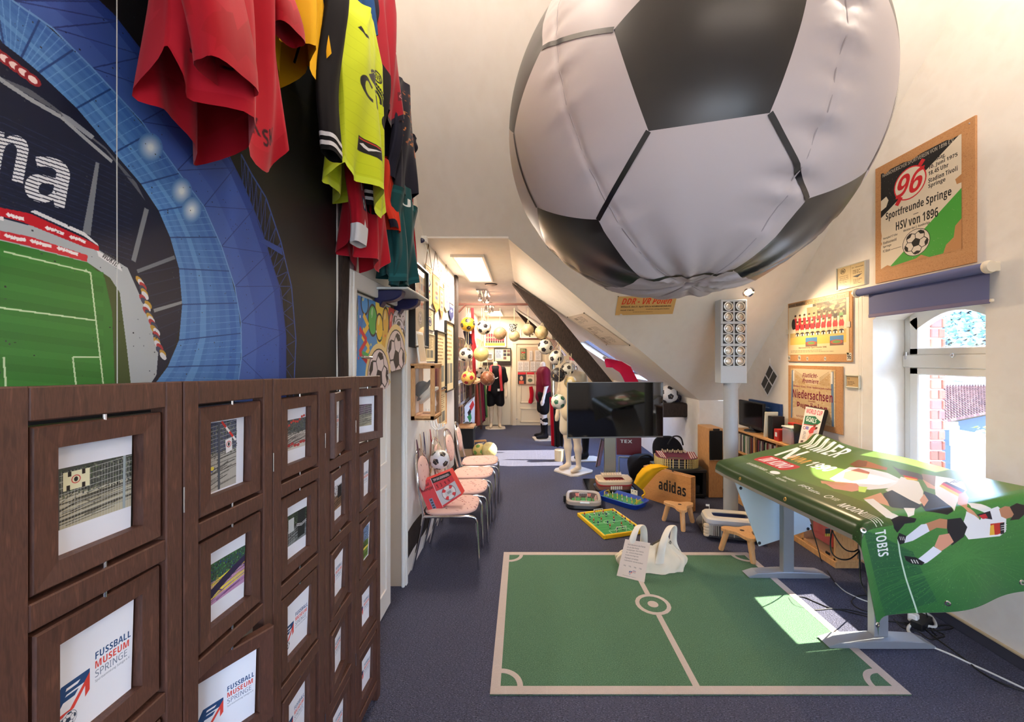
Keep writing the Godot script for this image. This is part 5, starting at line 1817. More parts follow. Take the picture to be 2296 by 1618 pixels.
# canvas painter for a poster on the gable wall: everything is laid out in centimetres of the sheet
func build_right_wall() -> void:
	var hard := grain("brown hardboard", noise_tex(0.05, [K(184, 132, 84), K(196, 146, 98), K(176, 124, 78)], [0.2, 0.5, 0.8], 31, 5), Vector3(2, 2, 2), 0.75)
	var D := func(x: float) -> float: return F * XR / (x - XV)
	var Y := func(x: float, y: float) -> float: return H - (y - YV) * (F * XR / (x - XV)) / F
	var g := G.new()
	var o: Node3D

	# ---- large match poster on hardboard
	var w := 62.0
	var h := 84.0
	var c := Cv.new(w, h, 760, K(222, 210, 188))
	c.poly([Vector2(0, 0), Vector2(w, 0), Vector2(0, 39)], K(34, 33, 34))
	c.poly([Vector2(w, 40), Vector2(w, h), Vector2(8, h)], K(70, 160, 60))
	c.text("HANNOVERSCHER SPORTVEREIN VON 1896 E.V.", 1.5, 1.0, 56, 3.0, K(214, 206, 190), false, 0.0, 0.0)
	c.ell(25, 19.5, 13.2, 13.2, K(206, 40, 48))
	c.ell(25, 19.5, 12.2, 12.2, K(226, 216, 196))
	c.text("96", 14.5, 10.5, 21, 18, K(206, 40, 48), true, 0.28)
	c.line(Vector2(33, 9), Vector2(36, 5.5), 3.4, K(206, 40, 48))
	c.line(Vector2(14, 33.5), Vector2(18, 28), 3.6, K(206, 40, 48))
	c.text("Dienstag,", 39.5, 8.5, 12, 4.0, K(36, 34, 34))
	c.text("10. Juni 1975", 39.5, 12.8, 20, 3.6, K(36, 34, 34))
	c.text("18.45 Uhr", 39.5, 17.2, 14, 3.4, K(36, 34, 34))
	c.text("Stadion Tivoli", 39.5, 22.6, 20, 3.6, K(36, 34, 34))
	c.text("Springe", 39.5, 27.0, 12, 4.2, K(36, 34, 34))
	c.text("Sportfreunde Springe", 4.5, 36.0, 51, 8.4, K(28, 27, 28))
	c.rect(28, 46.0, 4, 0.5, K(60, 56, 54))
	c.text("HSV von 1896", 13.5, 47.5, 33, 7.2, K(28, 27, 28))
	c.text("Meister der 2. Bundesliga", 20, 56.0, 20.5, 2.4, K(50, 46, 44))
	c.football(30, 69.5, 10.4, K(218, 208, 194), K(30, 29, 30), -0.4)
	for i in 4: c.text(["Vorspiel 17 Uhr", "Stadtauswahl", "Springe", "FC Bison"][i], 2.0, 57.0 + i * 3.6, [13.0, 12.0, 7.5, 6.5][i], 2.4, K(60, 54, 50))
	c.rect(9, 69.2, 9, 0.35, K(60, 54, 50))
	var hb := K(186, 134, 86)
	for q in [[0, 24, 5, 22, 7, 26, 5, 31, 0, 33], [w, 30, 58, 32, 59, 36, w, 36]]: c.poly(Array(V2s(q)), K(224, 212, 190) if q[0] == 0 else hb)
	for q in [[w, 62, 58, 66, 57, 74, 52, 78, 50, h, w, h], [0, h, 6, h - 2, 10, h, 30, h - 1.5, 34, h - 3.5, 40, h, 0, h], [0, 50, 0.8, 55, 0.2, 60, 1.2, 62, 0, 64], [20, 0, 26, 1.6, 34, 0], [2, 0, 4, 2.2, 9, 0], [52, 0, 55, 1.2, w, 1.0, w, 0]]: c.poly(Array(V2s(q)), hb)
	c.specks(300, 0, 0, w, h, 0.1, 0.3, [K(206, 192, 168), K(200, 186, 160)])
	var d0: float = D.call(1966)
	var d1: float = D.call(2192)
	var y1: float = (Y.call(1966, 378) + Y.call(2192, 259)) / 2
	var y0: float = (Y.call(1966, 636) + Y.call(2192, 588)) / 2
	o = thing("poster_board", "large torn football poster with a red 96 on a brown hardboard above the blind", "poster", Vector3(XR, y0, -(d0 + d1) / 2))
	g.span(Vector3(XR - 0.012, y0, -d0), Vector3(XR, y1, -d1), 0.002)
	part("board", g, hard, o, true)
	g = G.new()
	var mw := absf(d0 - d1)
	g.quad(Vector3(XR - 0.0135, y0 + (y1 - y0) * 0.115, -(d0 - mw * 0.075)), Vector3(XR - 0.0135, y0 + (y1 - y0) * 0.115, -(d1 + mw * 0.11)), Vector3(XR - 0.0135, y1 - (y1 - y0) * 0.07, -(d1 + mw * 0.11)), Vector3(XR - 0.0135, y1 - (y1 - y0) * 0.07, -(d0 - mw * 0.075)))
	part("print", g, print_mat("match poster print", c.tex(), 0.7), o, true)
	g = G.new()
	g.ball(Vector3(XR - 0.013, y1 - 0.03, -d1 - 0.03), Vector3(0.003, 0.005, 0.005), 10)
	part("screw", g, chrome_m, o, true)

	# ---- team photograph with cuttings
	w = 80
	h = 58
	c = Cv.new(w, h, 600, K(218, 196, 156))
	c.rect(0, 0, w, 4.6, K(150, 112, 72))
	for q in [["Liner Kreille", 1.0, 0.6, 24.0, K(60, 44, 32)], ["PETER OBERFAN", 28.0, -0.4, 22.0, K(90, 74, 58)], ["Bravo!!! Bravo!!!", 52.0, -0.6, 27.0, K(120, 84, 44)]]:
		c.rect(q[1] - 0.5, 0.4 + q[2] * 0.5, q[3] + 1, 3.8, K(206, 180, 130) if q[1] > 26 else K(120, 96, 70))
		c.text(q[0], q[1], 1.0, q[3], 2.8, q[4])
	c.rect(1, 5, 76, 34, K(214, 204, 180))
	c.rect(36, 5, 41, 16, K(84, 74, 58))
	for i in 60: c.ell(38 + c.rng.randf() * 38, 6 + c.rng.randf() * 12, 1.5 + c.rng.randf() * 2, 1.5, [K(60, 56, 44), K(110, 100, 76), K(170, 150, 110)][i % 3])
	c.rect(28, 8, 14, 12, K(150, 132, 100))
	c.rect(3, 34, 74, 5, K(196, 170, 110))
	for i in 10:
		var x := 11.0 + i * 6.7
		c.rect(x - 2.2, 18, 4.4, 8.5, [K(170, 44, 52), K(170, 44, 52), K(40, 36, 40)][0 if i < 8 else (2 if i == 8 else 0)] if i < 9 else K(96, 150, 90))
		c.rect(x - 1.8, 26, 3.6, 3.6, K(40, 34, 36))
		c.ell(x, 16.3, 1.6, 2.0, K(214, 160, 124))
		c.ell(x, 15.0, 1.6, 1.1, K(60, 44, 34))
	for i in 9:
		var x := 14.0 + i * 7.2
		c.ell(x, 28.5, 3.0, 4.4, K(196, 46, 54))
		c.ell(x, 23.2, 1.7, 2.0, K(216, 164, 128))
		c.ell(x, 22.0, 1.7, 1.0, K(70, 50, 36))
		c.ell(x, 32.6, 3.0, 1.7, K(220, 170, 136))
		c.ell(x, 35.8, 3.0, 2.0, K(44, 38, 40))
		c.rect(x - 2.4, 35.4, 1.6, 2.2, K(232, 226, 216))
		c.rect(x + 0.9, 35.4, 1.6, 2.2, K(232, 226, 216))
	c.ell(8, 24, 2.8, 6.0, K(36, 36, 38))
	c.rect(3, 39, 74, 8, K(214, 180, 96))
	for q in [26.0, 58.0]:
		c.rect(q, 40, 16, 9.5, K(80, 130, 180))
		c.rect(q, 44.5, 16, 5, K(120, 96, 90))
		c.ell(q + 8, 46, 7, 2.2, K(186, 92, 78))
		c.ell(q + 8, 46, 5, 1.4, K(110, 150, 90))
	c.text("Hannoverscher Sport-Verein 1896", 16, 49.6, 38, 2.2, K(80, 70, 56))
	c.tiny(4, 53.2, 70, 2, 1.5, K(150, 134, 110))
	d0 = D.call(1769)
	d1 = D.call(1914)
	y0 = 1.6 - 6.0 * 3.4 / F
	y1 = (Y.call(1769, 681) + Y.call(1914, 651)) / 2
	o = thing("team_photo_board", "framed old team photograph in red shirts with newspaper strips above and small 96 labels below", "poster", Vector3(XR, y0, -(d0 + d1) / 2))
	g = G.new()
	g.span(Vector3(XR - 0.01, y0, -d0), Vector3(XR, y1, -d1), 0.002)
	part("board", g, hard, o, true)
	g = G.new()
	var x2 := XR - 0.0115
	var yb := y0 + (y1 - y0) * 0.115
	g.quad(Vector3(x2, yb, -d0 + 0.01), Vector3(x2, yb, -d1 - 0.03), Vector3(x2, y1 - 0.004, -d1 - 0.03), Vector3(x2, y1 - 0.004, -d0 + 0.01))
	part("print", g, print_mat("team photo print", c.tex(), 0.5), o, true)
	c = Cv.new(10, 14, 64, K(224, 220, 208))
	c.text("96", 1, 2, 8, 10, K(30, 30, 30), true)
	var tiny96 := print_mat("small 96 label", c.tex(), 0.7)
	for q in [[1772, 0.045], [1795, 0.045], [1813, 0.03], [1853, 0.03], [1907, 0.062]]:
		var dq: float = D.call(q[0])
		g = G.new()
		var s: float = q[1]
		g.quad(Vector3(x2, y0 + 0.012, -dq - s * 0.36), Vector3(x2, y0 + 0.012, -dq + s * 0.36), Vector3(x2, y0 + 0.012 + s, -dq + s * 0.36), Vector3(x2, y0 + 0.012 + s, -dq - s * 0.36))
		part("number_label", g, tiny96, o, true)
	for q in [[1768, 744], [1906, 727]]:
		var p := onx(q[0], q[1], XR)
		g = G.new()
		g.box(p + Vector3(-0.012, 0, 0), Vector3(0.006, 0.045, 0.035))
		part("clip", g, mat("clear clip", K(214, 206, 190), 0.3), o, true)

	# ---- floodlight premiere poster
	w = 56
	h = 76
	c = Cv.new(w, h, 520, K(206, 176, 132))
	c.specks(500, 0, 0, w, h, 0.6, 3.0, [K(212, 186, 146), K(198, 164, 116), K(216, 190, 150)])
	c.poly(Array(V2s([3, 0, w - 4, 0, w - 5, 4, 34, 22, 24, 22, 4, 5])), K(220, 200, 164))
	for i in 9:
		c.line(Vector2(6, 3.0 + i * 2.2), Vector2(20, 12.0 + i * 1.2), 0.4, K(150, 110, 70))
		c.line(Vector2(w - 7, 3.0 + i * 2.2), Vector2(38, 12.0 + i * 1.2), 0.4, K(150, 110, 70))
	for s in [0.0, 1.0]:
		var xx: float = lerpf(1.5, w - 4.5, s)
		c.poly([Vector2(xx - s * 0.5, 3), Vector2(xx + 2.4, 2), Vector2(xx + 3.2 - 2.4 * (1 - s), h), Vector2(xx - 1.4 + 2 * s, h)], K(104, 130, 160))
		c.rect(lerpf(3.0, w - 5.2, s), 3, 2.2, 16, K(226, 222, 214))
	var mar := K(120, 22, 56)
	c.text("Flutlicht-", 17, 6, 19, 6.4, mar, true, 0.15)
	c.text("Premiere", 17, 14, 20, 6.4, mar, true, 0.15)
	c.text("Mittwoch 10.Dez., 19 Uhr, Niedersachsen-Stadion", 4, 25, 48, 3.0, mar)
	c.text("Niedersachsen", 3, 31, 50, 13, mar)
	c.text("Auswahl", 24, 45.5, 9, 1.8, mar)
	c.text("Rumänien", 9, 49, 38, 11, mar)
	c.poly(Array(V2s([3, 60, 12, 56, 26, 62, 24, 74, 4, 74])), K(222, 204, 174))
	c.tiny(8, 70, 40, 2, 1.6, K(140, 80, 60))
	d0 = D.call(1769.5)
	d1 = D.call(1892)
	y1 = 1.6 - 15.0 * 3.5 / F
	y0 = Y.call(1892, 975)
	o = thing("poster_board", "stained maroon-lettered floodlight match poster on hardboard, below the team photograph", "poster", Vector3(XR, y0, -(d0 + d1) / 2))
	g = G.new()
	g.span(Vector3(XR - 0.01, y0, -d0), Vector3(XR, y1, -d1), 0.002)
	part("board", g, hard, o, true)
	g = G.new()
	mw = absf(d0 - d1)
	g.quad(Vector3(x2, y0 + 0.05, -d0 + mw * 0.06), Vector3(x2, y0 + 0.05, -d1 - mw * 0.11), Vector3(x2, y1 - 0.03, -d1 - mw * 0.11), Vector3(x2, y1 - 0.03, -d0 + mw * 0.06))
	part("print", g, print_mat("floodlight poster print", c.tex(), 0.7), o, true)
	# ---- small glazed notices
	c = Cv.new(60, 48, 260, K(206, 184, 140))
	c.rect(29.5, 0, 1, 48, K(176, 152, 110))
	c.ring(13, 9, 6, 0.8, K(60, 54, 44))
	c.text("96", 9, 5.5, 8, 7, K(60, 54, 44), true, 0.2)
	for i in 3: c.text(["Hannoverscher Sport", "Verein von 1896", "Mitglied"][i], 5, 19.0 + i * 4, 20, 2.4, K(90, 76, 56))
	c.tiny(5, 32, 20, 6, 2.4, K(120, 100, 70))
	c.text("SFS - Pokalendspiel", 33, 6, 24, 3, K(70, 60, 46))
	c.tiny(35, 13, 20, 3, 3, K(110, 92, 66))
	c.poly([Vector2(34, 26), Vector2(55, 23), Vector2(45, 30)], K(80, 80, 82))
	c.tiny(36, 33, 18, 4, 2.8, K(110, 92, 66))
	var glass_edge := mat("grey glass edge", K(196, 194, 180), 0.2)
	hung("glazed_notice", "small glazed yellowed notice with a 96 badge above the team photograph", "notice", XR, D.call(1878), D.call(1943), Y.call(1878, 652), (Y.call(1878, 601) + Y.call(1943, 584)) / 2, 0.006, glass_edge, print_mat("yellow notice print", c.tex(), 0.25), 0.014)
	c = Cv.new(30, 18, 128, K(200, 170, 124))
	c.text("P 33", 2, 3, 6, 3, K(80, 60, 44))
	c.tiny(3, 9, 20, 3, 2.4, K(120, 96, 70))
	hung("glazed_notice", "tiny glazed ticket beside the floodlight poster", "notice", XR, D.call(1897), D.call(1930), Y.call(1913, 870), Y.call(1913, 840), 0.012, mat("pale frame", K(206, 204, 190), 0.3), print_mat("ticket print", c.tex(), 0.3), 0.012)
	# cards hanging cornerwise
	o = thing("hanging_card", "small card with four dark pictures hanging by one corner, left of the posters", "card", onx(1722, 850, XR - 0.02))
	var cb := Basis(Vector3.BACK, 0.0)
	g = G.new()
	var m0 := onx(1724, 853, XR - 0.02)
	var tl := onx(1726, 814, XR - 0.02)
	var rgt := onx(1745, 842, XR - 0.02)
	var bot := onx(1721, 889, XR - 0.02)
	var lft := onx(1705, 862, XR - 0.02)
	g.fan([tl, rgt, bot, lft], Vector3(-1, 0, 0))
	g.fan([tl + Vector3(0.003, 0, 0), rgt + Vector3(0.003, 0, 0), bot + Vector3(0.003, 0, 0), lft + Vector3(0.003, 0, 0)], Vector3(1, 0, 0))
	part("sheet", g, paper_m, o, true)
	for i in 2:
		for j in 2:
			g = G.new()
			var a0 := 0.06 + i * 0.47
			var b0 := 0.06 + j * 0.47
			var f := func(a: float, b: float) -> Vector3: return tl.lerp(rgt, a).lerp(lft.lerp(bot, a), b) + Vector3(-0.0015, 0, 0)
			g.fan([f.call(a0, b0), f.call(a0 + 0.41, b0), f.call(a0 + 0.41, b0 + 0.41), f.call(a0, b0 + 0.41)], Vector3(-1, 0, 0))
			part("picture", g, mat("dark picture", K(62, 62, 60), 0.5), o, true)
	g = G.new()
	g.tube([tl, onx(1726, 803, XR - 0.01)], 0.002, 5)
	part("string", g, white_m, o, true)

	# ---- roller blind with its chain
	var tp := [onx(1938, 656, XR - 0.05), onx(2213, 598, XR - 0.05)]
	o = thing("roller_blind", "blue-grey roller blind rolled most of the way up above the window", "blind", Vector3(XR - 0.05, 2.0, -2.6))
	var blue := mat("blue grey blind cloth", K(92, 100, 146), 0.8)
	var za := 3.02
	var zb := 2.19
	var yt := 2.1
	g = G.new()
	g.tube([Vector3(XR - 0.05, yt, -za), Vector3(XR - 0.05, yt, -zb)], 0.028, 18)
	part("roll", g, blue, o, true)
	g = G.new()
	g.grid(12, 4, func(a: float, e: float) -> Vector3:
		return Vector3(XR - 0.028 - 0.004 * sin(a * 8.0) * (1.0 - e), lerpf(1.918, yt, e), -lerpf(za - 0.06, zb, a)))
	part("cloth", g, blue, o, true)
	g = G.new()
	g.span(Vector3(XR - 0.034, 1.905, -za + 0.06), Vector3(XR - 0.022, 1.93, -zb), 0.004)
	part("bottom_bar", g, mat("mauve bar", K(112, 104, 140), 0.7), o, true)
	var dtxt := 0
	for z in [za + 0.014, zb - 0.016]:
		g = G.new()
		g.lathe([Vector2(0, -0.014), Vector2(0.034, -0.014), Vector2(0.036, 0.0), Vector2(0.03, 0.014), Vector2(0, 0.014)], 20, Vector3(XR - 0.05, yt, -z), Basis.from_euler(Vector3(PI / 2, 0, 0)))
		g.span(Vector3(XR - 0.05, yt - 0.025, -z - 0.012), Vector3(XR, yt + 0.025, -z + 0.012))
		part("bracket", g, mat("cream plastic", K(226, 214, 192), 0.4), o, true)
	g = G.new()
	g.span(Vector3(XR - 0.036, 1.91, -zb + 0.001), Vector3(XR - 0.02, 1.928, -zb + 0.016))
	part("end_cap", g, mat("cream plastic", K(226, 214, 192), 0.4), o, true)
	var rng := RandomNumberGenerator.new()
	rng.seed = 9
	var bead := G.new()
	for s in 2:
		var p0 := onx([1925.0, 1935.0][s], 668, XR - 0.03)
		p0.z = -za - 0.012 + s * 0.03
		for k in 150:
			var yy := 2.09 - k * 0.0088
			var sway := 0.012 * sin(k * 0.02 + s)
			bead.ball(Vector3(XR - 0.045 - 0.02 * s * 0.0, yy, p0.z + sway * 0.4), Vector3(0.0026, 0.0034, 0.0026), 6)
	part("bead_chain", bead, mat("cream plastic", K(226, 214, 192), 0.4), o, true, "stuff")
	# dark framed thing high on the wall, only its corner in view
	o = thing("picture", "tilted wood-edged picture high on the gable wall, only a corner in view", "picture", Vector3(XR, 3.4, -1.95))
	var bt := Basis(Vector3(0, 0, -1), Vector3.UP, Vector3.RIGHT)
	g = G.new()
	var cpos := onx(2275, -4, XR)
	g.box(cpos + Vector3(-0.012, 0.24, 0.27), Vector3(0.02, 0.5, 0.5), Basis.from_euler(Vector3(0.62, 0, 0)), 0.003)
	part("frame", g, wood_b, o, true)
	g = G.new()
	g.box(cpos + Vector3(-0.016, 0.24, 0.27), Vector3(0.016, 0.47, 0.47), Basis.from_euler(Vector3(0.62, 0, 0)), 0.0)
	part("print", g, black_m, o, true)
	# poster on the roof slope behind the ball
	c = Cv.new(100, 36, 420, K(216, 176, 112))
	c.text("DDR - VR Polen", 9, 3, 84, 12, K(222, 66, 40), true, 0.2)
	c.text("Mittwoch, den 21. April 1976 in NEUBRANDENBURG", 8, 18, 86, 4.2, K(50, 36, 26))
	c.text("Anstoß: 17.00 Uhr", 8, 25, 24, 2.6, K(70, 50, 36))
	c.text("Friedrich-Ludwig-Jahn-Stadion", 52, 24, 40, 2.6, K(70, 50, 36))
	c.tiny(30, 30, 44, 1, 1.6, K(110, 84, 56))
	c.poly([Vector2(7, 36), Vector2(10, 33), Vector2(14, 36)], K(236, 230, 220))
	var slope := func(x: float, y: float) -> Vector3:
		# where the line of sight meets the roof slope
		var z := (6.13 - H) / (1.015 - (y - YV) / F)
		return at(x, y, z) + Vector3(0, -0.7, 0.71) * 0.004
	o = thing("slope_poster", "yellowed poster with orange letters on the roof slope just below the giant ball", "poster", slope.call(1450, 690))
	g = G.new()
	var q4 := [slope.call(1379, 706), slope.call(1508, 703), slope.call(1518, 662), slope.call(1386, 664)]
	g.quad(q4[0], q4[1], q4[2], q4[3])
	for i in g.v.size(): g.u[i] = Vector2(g.u[i].x, g.u[i].y)
	part("print", g, print_mat("slope poster print", c.tex(), 0.7), o, true)
	for k in 2:
		g = G.new()
		g.ball(q4[k + 2], Vector3(0.005, 0.005, 0.005), 8)
		part("tack", g, black_m, o, true)

# the banner lies over the tilted desk and drops over its near end; s runs from the far end towards the camera, t from the room's side to the wall
func ban_top(s: float, t: float) -> float:
	var a := clampf(s / 1.2, 0.0, 1.0)
	return lerpf(0.775 + 0.06 * a, 0.945 + 0.035 * a, clampf(t / 0.83, -0.1, 1.05))

func banner_point(s: float, t: float) -> Vector3:
	var x := 1.575 + t
	var y := ban_top(s, t)
	var z := 3.1 - s
	if t < 0.035:           # edge that droops on the room's side
		var k := (0.035 - t) / 0.115
		y -= 0.065 * k * k + 0.01 * k
		x = 1.575 + 0.035 - (0.035 - t) * (1.0 - 0.55 * k)
	y += 0.006 * sin(s * 7.0 + t * 5.0) * smoothstep(0.0, 0.2, t)
	if s < 0.25 and t > 0.7: y += 0.055 * smoothstep(0.25, -0.1, s) * smoothstep(0.7, 0.8, t) * (1.0 - 1.3 * smoothstep(0.8, 0.92, t))
	if s > 1.2:
		var d := s - 1.2
		var r := 0.035
		var arc := minf(d / r, PI / 2)
		var dz := r * sin(arc)
		var dy := r * (1.0 - cos(arc))
		if d > r * PI / 2: dy += d - r * PI / 2
		z = 1.9 - dz + 0.02 * sin(t * 11.0 + 0.6) * smoothstep(0.0, 0.4, d) - 0.03 * smoothstep(0.1, 0.46, d) * sin(t * 3.4)
		y -= dy
		x += 0.19 * d * (1.0 - t / 0.9)
	return Vector3(x, y, -z)

func ban_px(px: float, py: float) -> Vector2:
	var y := 0.88
	var s := 0.0
	var t := 0.0
	for i in 30:
		var z := F * (H - y) / (py - YV)
		s = 3.1 - z
		t = (px - XV) * z / F - 1.575
		y = 0.5 * y + 0.5 * ban_top(s, t)
	if s > 1.2:
		var z := 1.88
		y = H - (py - YV) * z / F
		var x := (px - XV) * z / F
		t = x - 1.575
		for i in 10: t = x - 1.575 - 0.19 * (ban_top(1.2, t) - y) * (1.0 - t / 0.9)
		s = 1.2 + ban_top(1.2, t) - y
	return Vector2(s + 0.17, 0.92 - t)

func banner_tex() -> ImageTexture:
	var c := Cv.new(1.85, 1.0, 1700, K(84, 108, 52))
	var m := func(q: Array) -> Array:
		var r := []
		for i in range(0, q.size(), 2): r.append(ban_px(q[i], q[i + 1]))
		return r
	var T := func(s: String, s0: float, s1: float, t0: float, t1: float, col: Color, skew := 0.0, bold := true, rot := 0.0) -> void:
		c.text(s, s0 + 0.17, 0.92 - t1, s1 - s0, t1 - t0, col, bold, skew, rot)
	# grass in broad soft tones
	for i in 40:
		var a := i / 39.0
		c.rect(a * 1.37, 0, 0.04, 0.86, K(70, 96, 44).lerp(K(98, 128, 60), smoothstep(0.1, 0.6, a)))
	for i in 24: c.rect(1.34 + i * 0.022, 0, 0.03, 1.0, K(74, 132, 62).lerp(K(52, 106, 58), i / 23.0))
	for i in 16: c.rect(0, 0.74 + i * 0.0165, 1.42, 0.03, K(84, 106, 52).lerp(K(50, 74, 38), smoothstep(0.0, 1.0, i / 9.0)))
	c.poly(m.call([1925, 1190, 2040, 1240, 2080, 1345, 1985, 1395]), K(46, 96, 60))
	c.specks(2600, 1.36, 0, 0.5, 1.0, 0.001, 0.004, [K(84, 146, 70), K(62, 122, 62), K(96, 150, 82), K(56, 110, 58)])
	c.specks(1500, 0, 0, 1.4, 0.8, 0.001, 0.005, [K(92, 118, 56), K(78, 104, 50), K(104, 130, 66)])
	for i in 150: c.line(Vector2(1.4 + c.rng.randf() * 0.42, c.rng.randf()), Vector2(1.4 + c.rng.randf() * 0.42, c.rng.randf()).lerp(Vector2(1.6, 0.5), 0.9), 0.0012, K(70, 128, 66))
	c.path(m.call([2008, 1213, 2014, 1250, 2026, 1300, 2040, 1350, 2048, 1380]), 0.007, K(196, 216, 196))
	# players: shirts white with black-red-gold band, black shorts
	var skin := K(206, 150, 116)
	var skin2 := K(186, 128, 96)
	var white := K(226, 222, 216)
	var black := K(34, 33, 38)
	var hair := K(74, 46, 30)
	var body := func(q: Array, col: Color) -> void: c.poly(m.call(q), col)
	# left pair lying back in each other's arms (half lit by the sun)
	body.call([1912, 1040, 1940, 1032, 1975, 1046, 1990, 1050, 1988, 1056, 1950, 1050, 1920, 1046], K(168, 96, 60))
	body.call([1905, 1040, 1925, 1030, 1945, 1035, 1942, 1046, 1920, 1048], K(120, 66, 40))
	body.call([1860, 1072, 1905, 1046, 1950, 1052, 1990, 1062, 2020, 1076, 2000, 1095, 1950, 1100, 1900, 1092], white)
	body.call([1894, 1058, 1925, 1050, 1950, 1060, 1945, 1075, 1910, 1080, 1890, 1072], K(190, 120, 100))
	body.call([1850, 1083, 1880, 1078, 1920, 1085, 1935, 1100, 1910, 1104, 1870, 1096], K(214, 150, 130))
	body.call([1840, 1076, 1890, 1082, 1900, 1086, 1890, 1090, 1842, 1082], skin)
	body.call([1925, 1092, 1945, 1094, 1940, 1106, 1925, 1104], K(200, 230, 110))
	body.call([2000, 1046, 2012, 1052, 2060, 1062, 2078, 1070, 2070, 1076, 2020, 1066], K(90, 80, 74))
	body.call([2020, 1070, 2060, 1080, 2070, 1100, 2070, 1125, 2055, 1132, 2000, 1110, 1985, 1100, 2010, 1085], K(222, 214, 200))
	body.call([2024, 1066, 2056, 1072, 2060, 1076, 2030, 1072], K(196, 40, 36))
	body.call([2026, 1070, 2056, 1075, 2058, 1078, 2034, 1076], K(236, 180, 60))
	body.call([1980, 1108, 2000, 1100, 2040, 1120, 2068, 1132, 2050, 1142, 2000, 1138, 1985, 1128], black)
	body.call([1935, 1120, 1975, 1106, 1990, 1125, 1995, 1136, 1960, 1126], skin)
	body.call([1937, 1122, 1958, 1120, 2000, 1150, 2018, 1168, 2010, 1178, 1990, 1166], white)
	body.call([2026, 1138, 2052, 1138, 2050, 1160, 2034, 1166], white)
	body.call([1996, 1172, 2020, 1162, 2050, 1168, 2044, 1176, 2022, 1180, 2006, 1200, 1998, 1190], black)
	# middle player seen from behind
	body.call([2066, 1062, 2098, 1066, 2098, 1088, 2072, 1080], K(150, 120, 96))
	body.call([2068, 1074, 2098, 1090, 2098, 1096, 2080, 1092], skin)
	body.call([2098, 1066, 2130, 1070, 2160, 1078, 2168, 1096, 2150, 1115, 2136, 1150, 2098, 1112, 2096, 1090], K(224, 216, 206))
	body.call([2114, 1080, 2122, 1078, 2164, 1096, 2158, 1104], black)
	body.call([2110, 1084, 2116, 1080, 2160, 1102, 2155, 1107], K(196, 40, 36))
	body.call([2106, 1088, 2111, 1084, 2156, 1107, 2150, 1111], K(236, 180, 60))
	for k in 3: c.path(m.call([2130.0 + k * 6, 1080, 2142.0 + k * 6, 1074]), 0.004, black)
	body.call([2072, 1100, 2098, 1108, 2134, 1150, 2118, 1158, 2080, 1150, 2066, 1132], black)
	body.call([2062, 1120, 2072, 1106, 2082, 1120, 2072, 1134], skin)
	# right player shouting, arms forward
	body.call([2150, 1104, 2164, 1100, 2172, 1112, 2168, 1140, 2188, 1166, 2180, 1178, 2166, 1166, 2158, 1130], skin)
	body.call([2168, 1124, 2200, 1134, 2215, 1144, 2205, 1156, 2175, 1142], white)
	body.call([2160, 1150, 2178, 1160, 2190, 1170, 2200, 1150, 2230, 1140, 2250, 1160, 2250, 1200, 2236, 1210, 2160, 1212, 2146, 1190], K(228, 226, 226))
	body.call([2182, 1158, 2212, 1150, 2218, 1170, 2196, 1166], K(36, 30, 40))
	body.call([2186, 1160, 2202, 1156, 2208, 1166, 2196, 1168], K(190, 40, 50))
	body.call([2214, 1180, 2244, 1178, 2244, 1202, 2230, 1206, 2214, 1206], K(190, 50, 40))
	body.call([2214, 1184, 2222, 1182, 2224, 1206, 2212, 1206], K(226, 170, 60))
	body.call([2236, 1180, 2246, 1178, 2246, 1204, 2238, 1206], K(40, 34, 40))
	for k in 3: c.path(m.call([2238.0, 1186.0 + k * 5, 2252.0, 1184.0 + k * 5]), 0.003, white)
	body.call([2232, 1146, 2246, 1140, 2260, 1142, 2272, 1150, 2270, 1164, 2250, 1170, 2238, 1164], skin2)
	body.call([2256, 1142, 2272, 1134, 2290, 1140, 2294, 1156, 2278, 1172, 2258, 1174, 2266, 1160], K(52, 42, 40))
	body.call([2112, 1168, 2146, 1164, 2160, 1185, 2150, 1206, 2120, 1224, 2116, 1200], black)
	body.call([2066, 1178, 2100, 1166, 2116, 1168, 2114, 1188, 2092, 1186, 2076, 1194], skin2)
	body.call([2096, 1202, 2118, 1198, 2126, 1216, 2112, 1226, 2096, 1236, 2084, 1226], K(210, 148, 122))
	body.call([2058, 1180, 2070, 1178, 2076, 1194, 2040, 1216, 2022, 1222, 2020, 1212], K(220, 222, 232))
	body.call([2082, 1226, 2098, 1236, 2066, 1262, 2052, 1268, 2046, 1258], K(222, 224, 234))
	body.call([2010, 1200, 2026, 1206, 2022, 1222, 2012, 1226, 2006, 1212], black)
	body.call([2022, 1250, 2046, 1252, 2062, 1262, 2056, 1268, 2036, 1266, 2026, 1260], black)
	for k in 3: c.path(m.call([2036.0 + k * 5, 1257, 2040.0 + k * 5, 1265]), 0.004, white)
	for k in 3: c.path(m.call([2012.0 + k * 4, 1208, 2014.0 + k * 4, 1216]), 0.003, white)
	# lettering
	T.call("MMER", -0.13, 0.24, 0.62, 0.8, K(236, 232, 222), -0.25)
	T.call("N", -0.055, 0.09, 0.365, 0.595, K(236, 232, 222), -0.3)
	T.call("WM", 0.075, 0.25, 0.385, 0.48, K(206, 150, 70), -0.2)
	T.call("1990", 0.275, 0.48, 0.385, 0.49, K(238, 234, 222), -0.2)
	c.rect(0.165, 0.92 - 0.345, 0.31, 0.14, K(186, 44, 46))
	c.ell(0.475, 0.92 - 0.275, 0.03, 0.07, K(186, 44, 46))
	c.ell(0.165, 0.92 - 0.275, 0.03, 0.07, K(186, 44, 46))
	T.call("IM KINO", 0.015, 0.285, 0.225, 0.325, K(238, 236, 232), 0.12)
	T.call("OFFSIDESTUDIO", 0.035, 0.27, 0.12, 0.146, K(230, 230, 224))
	c.ell(0.51, 0.92 - 0.15, 0.04, 0.026, K(232, 232, 226))
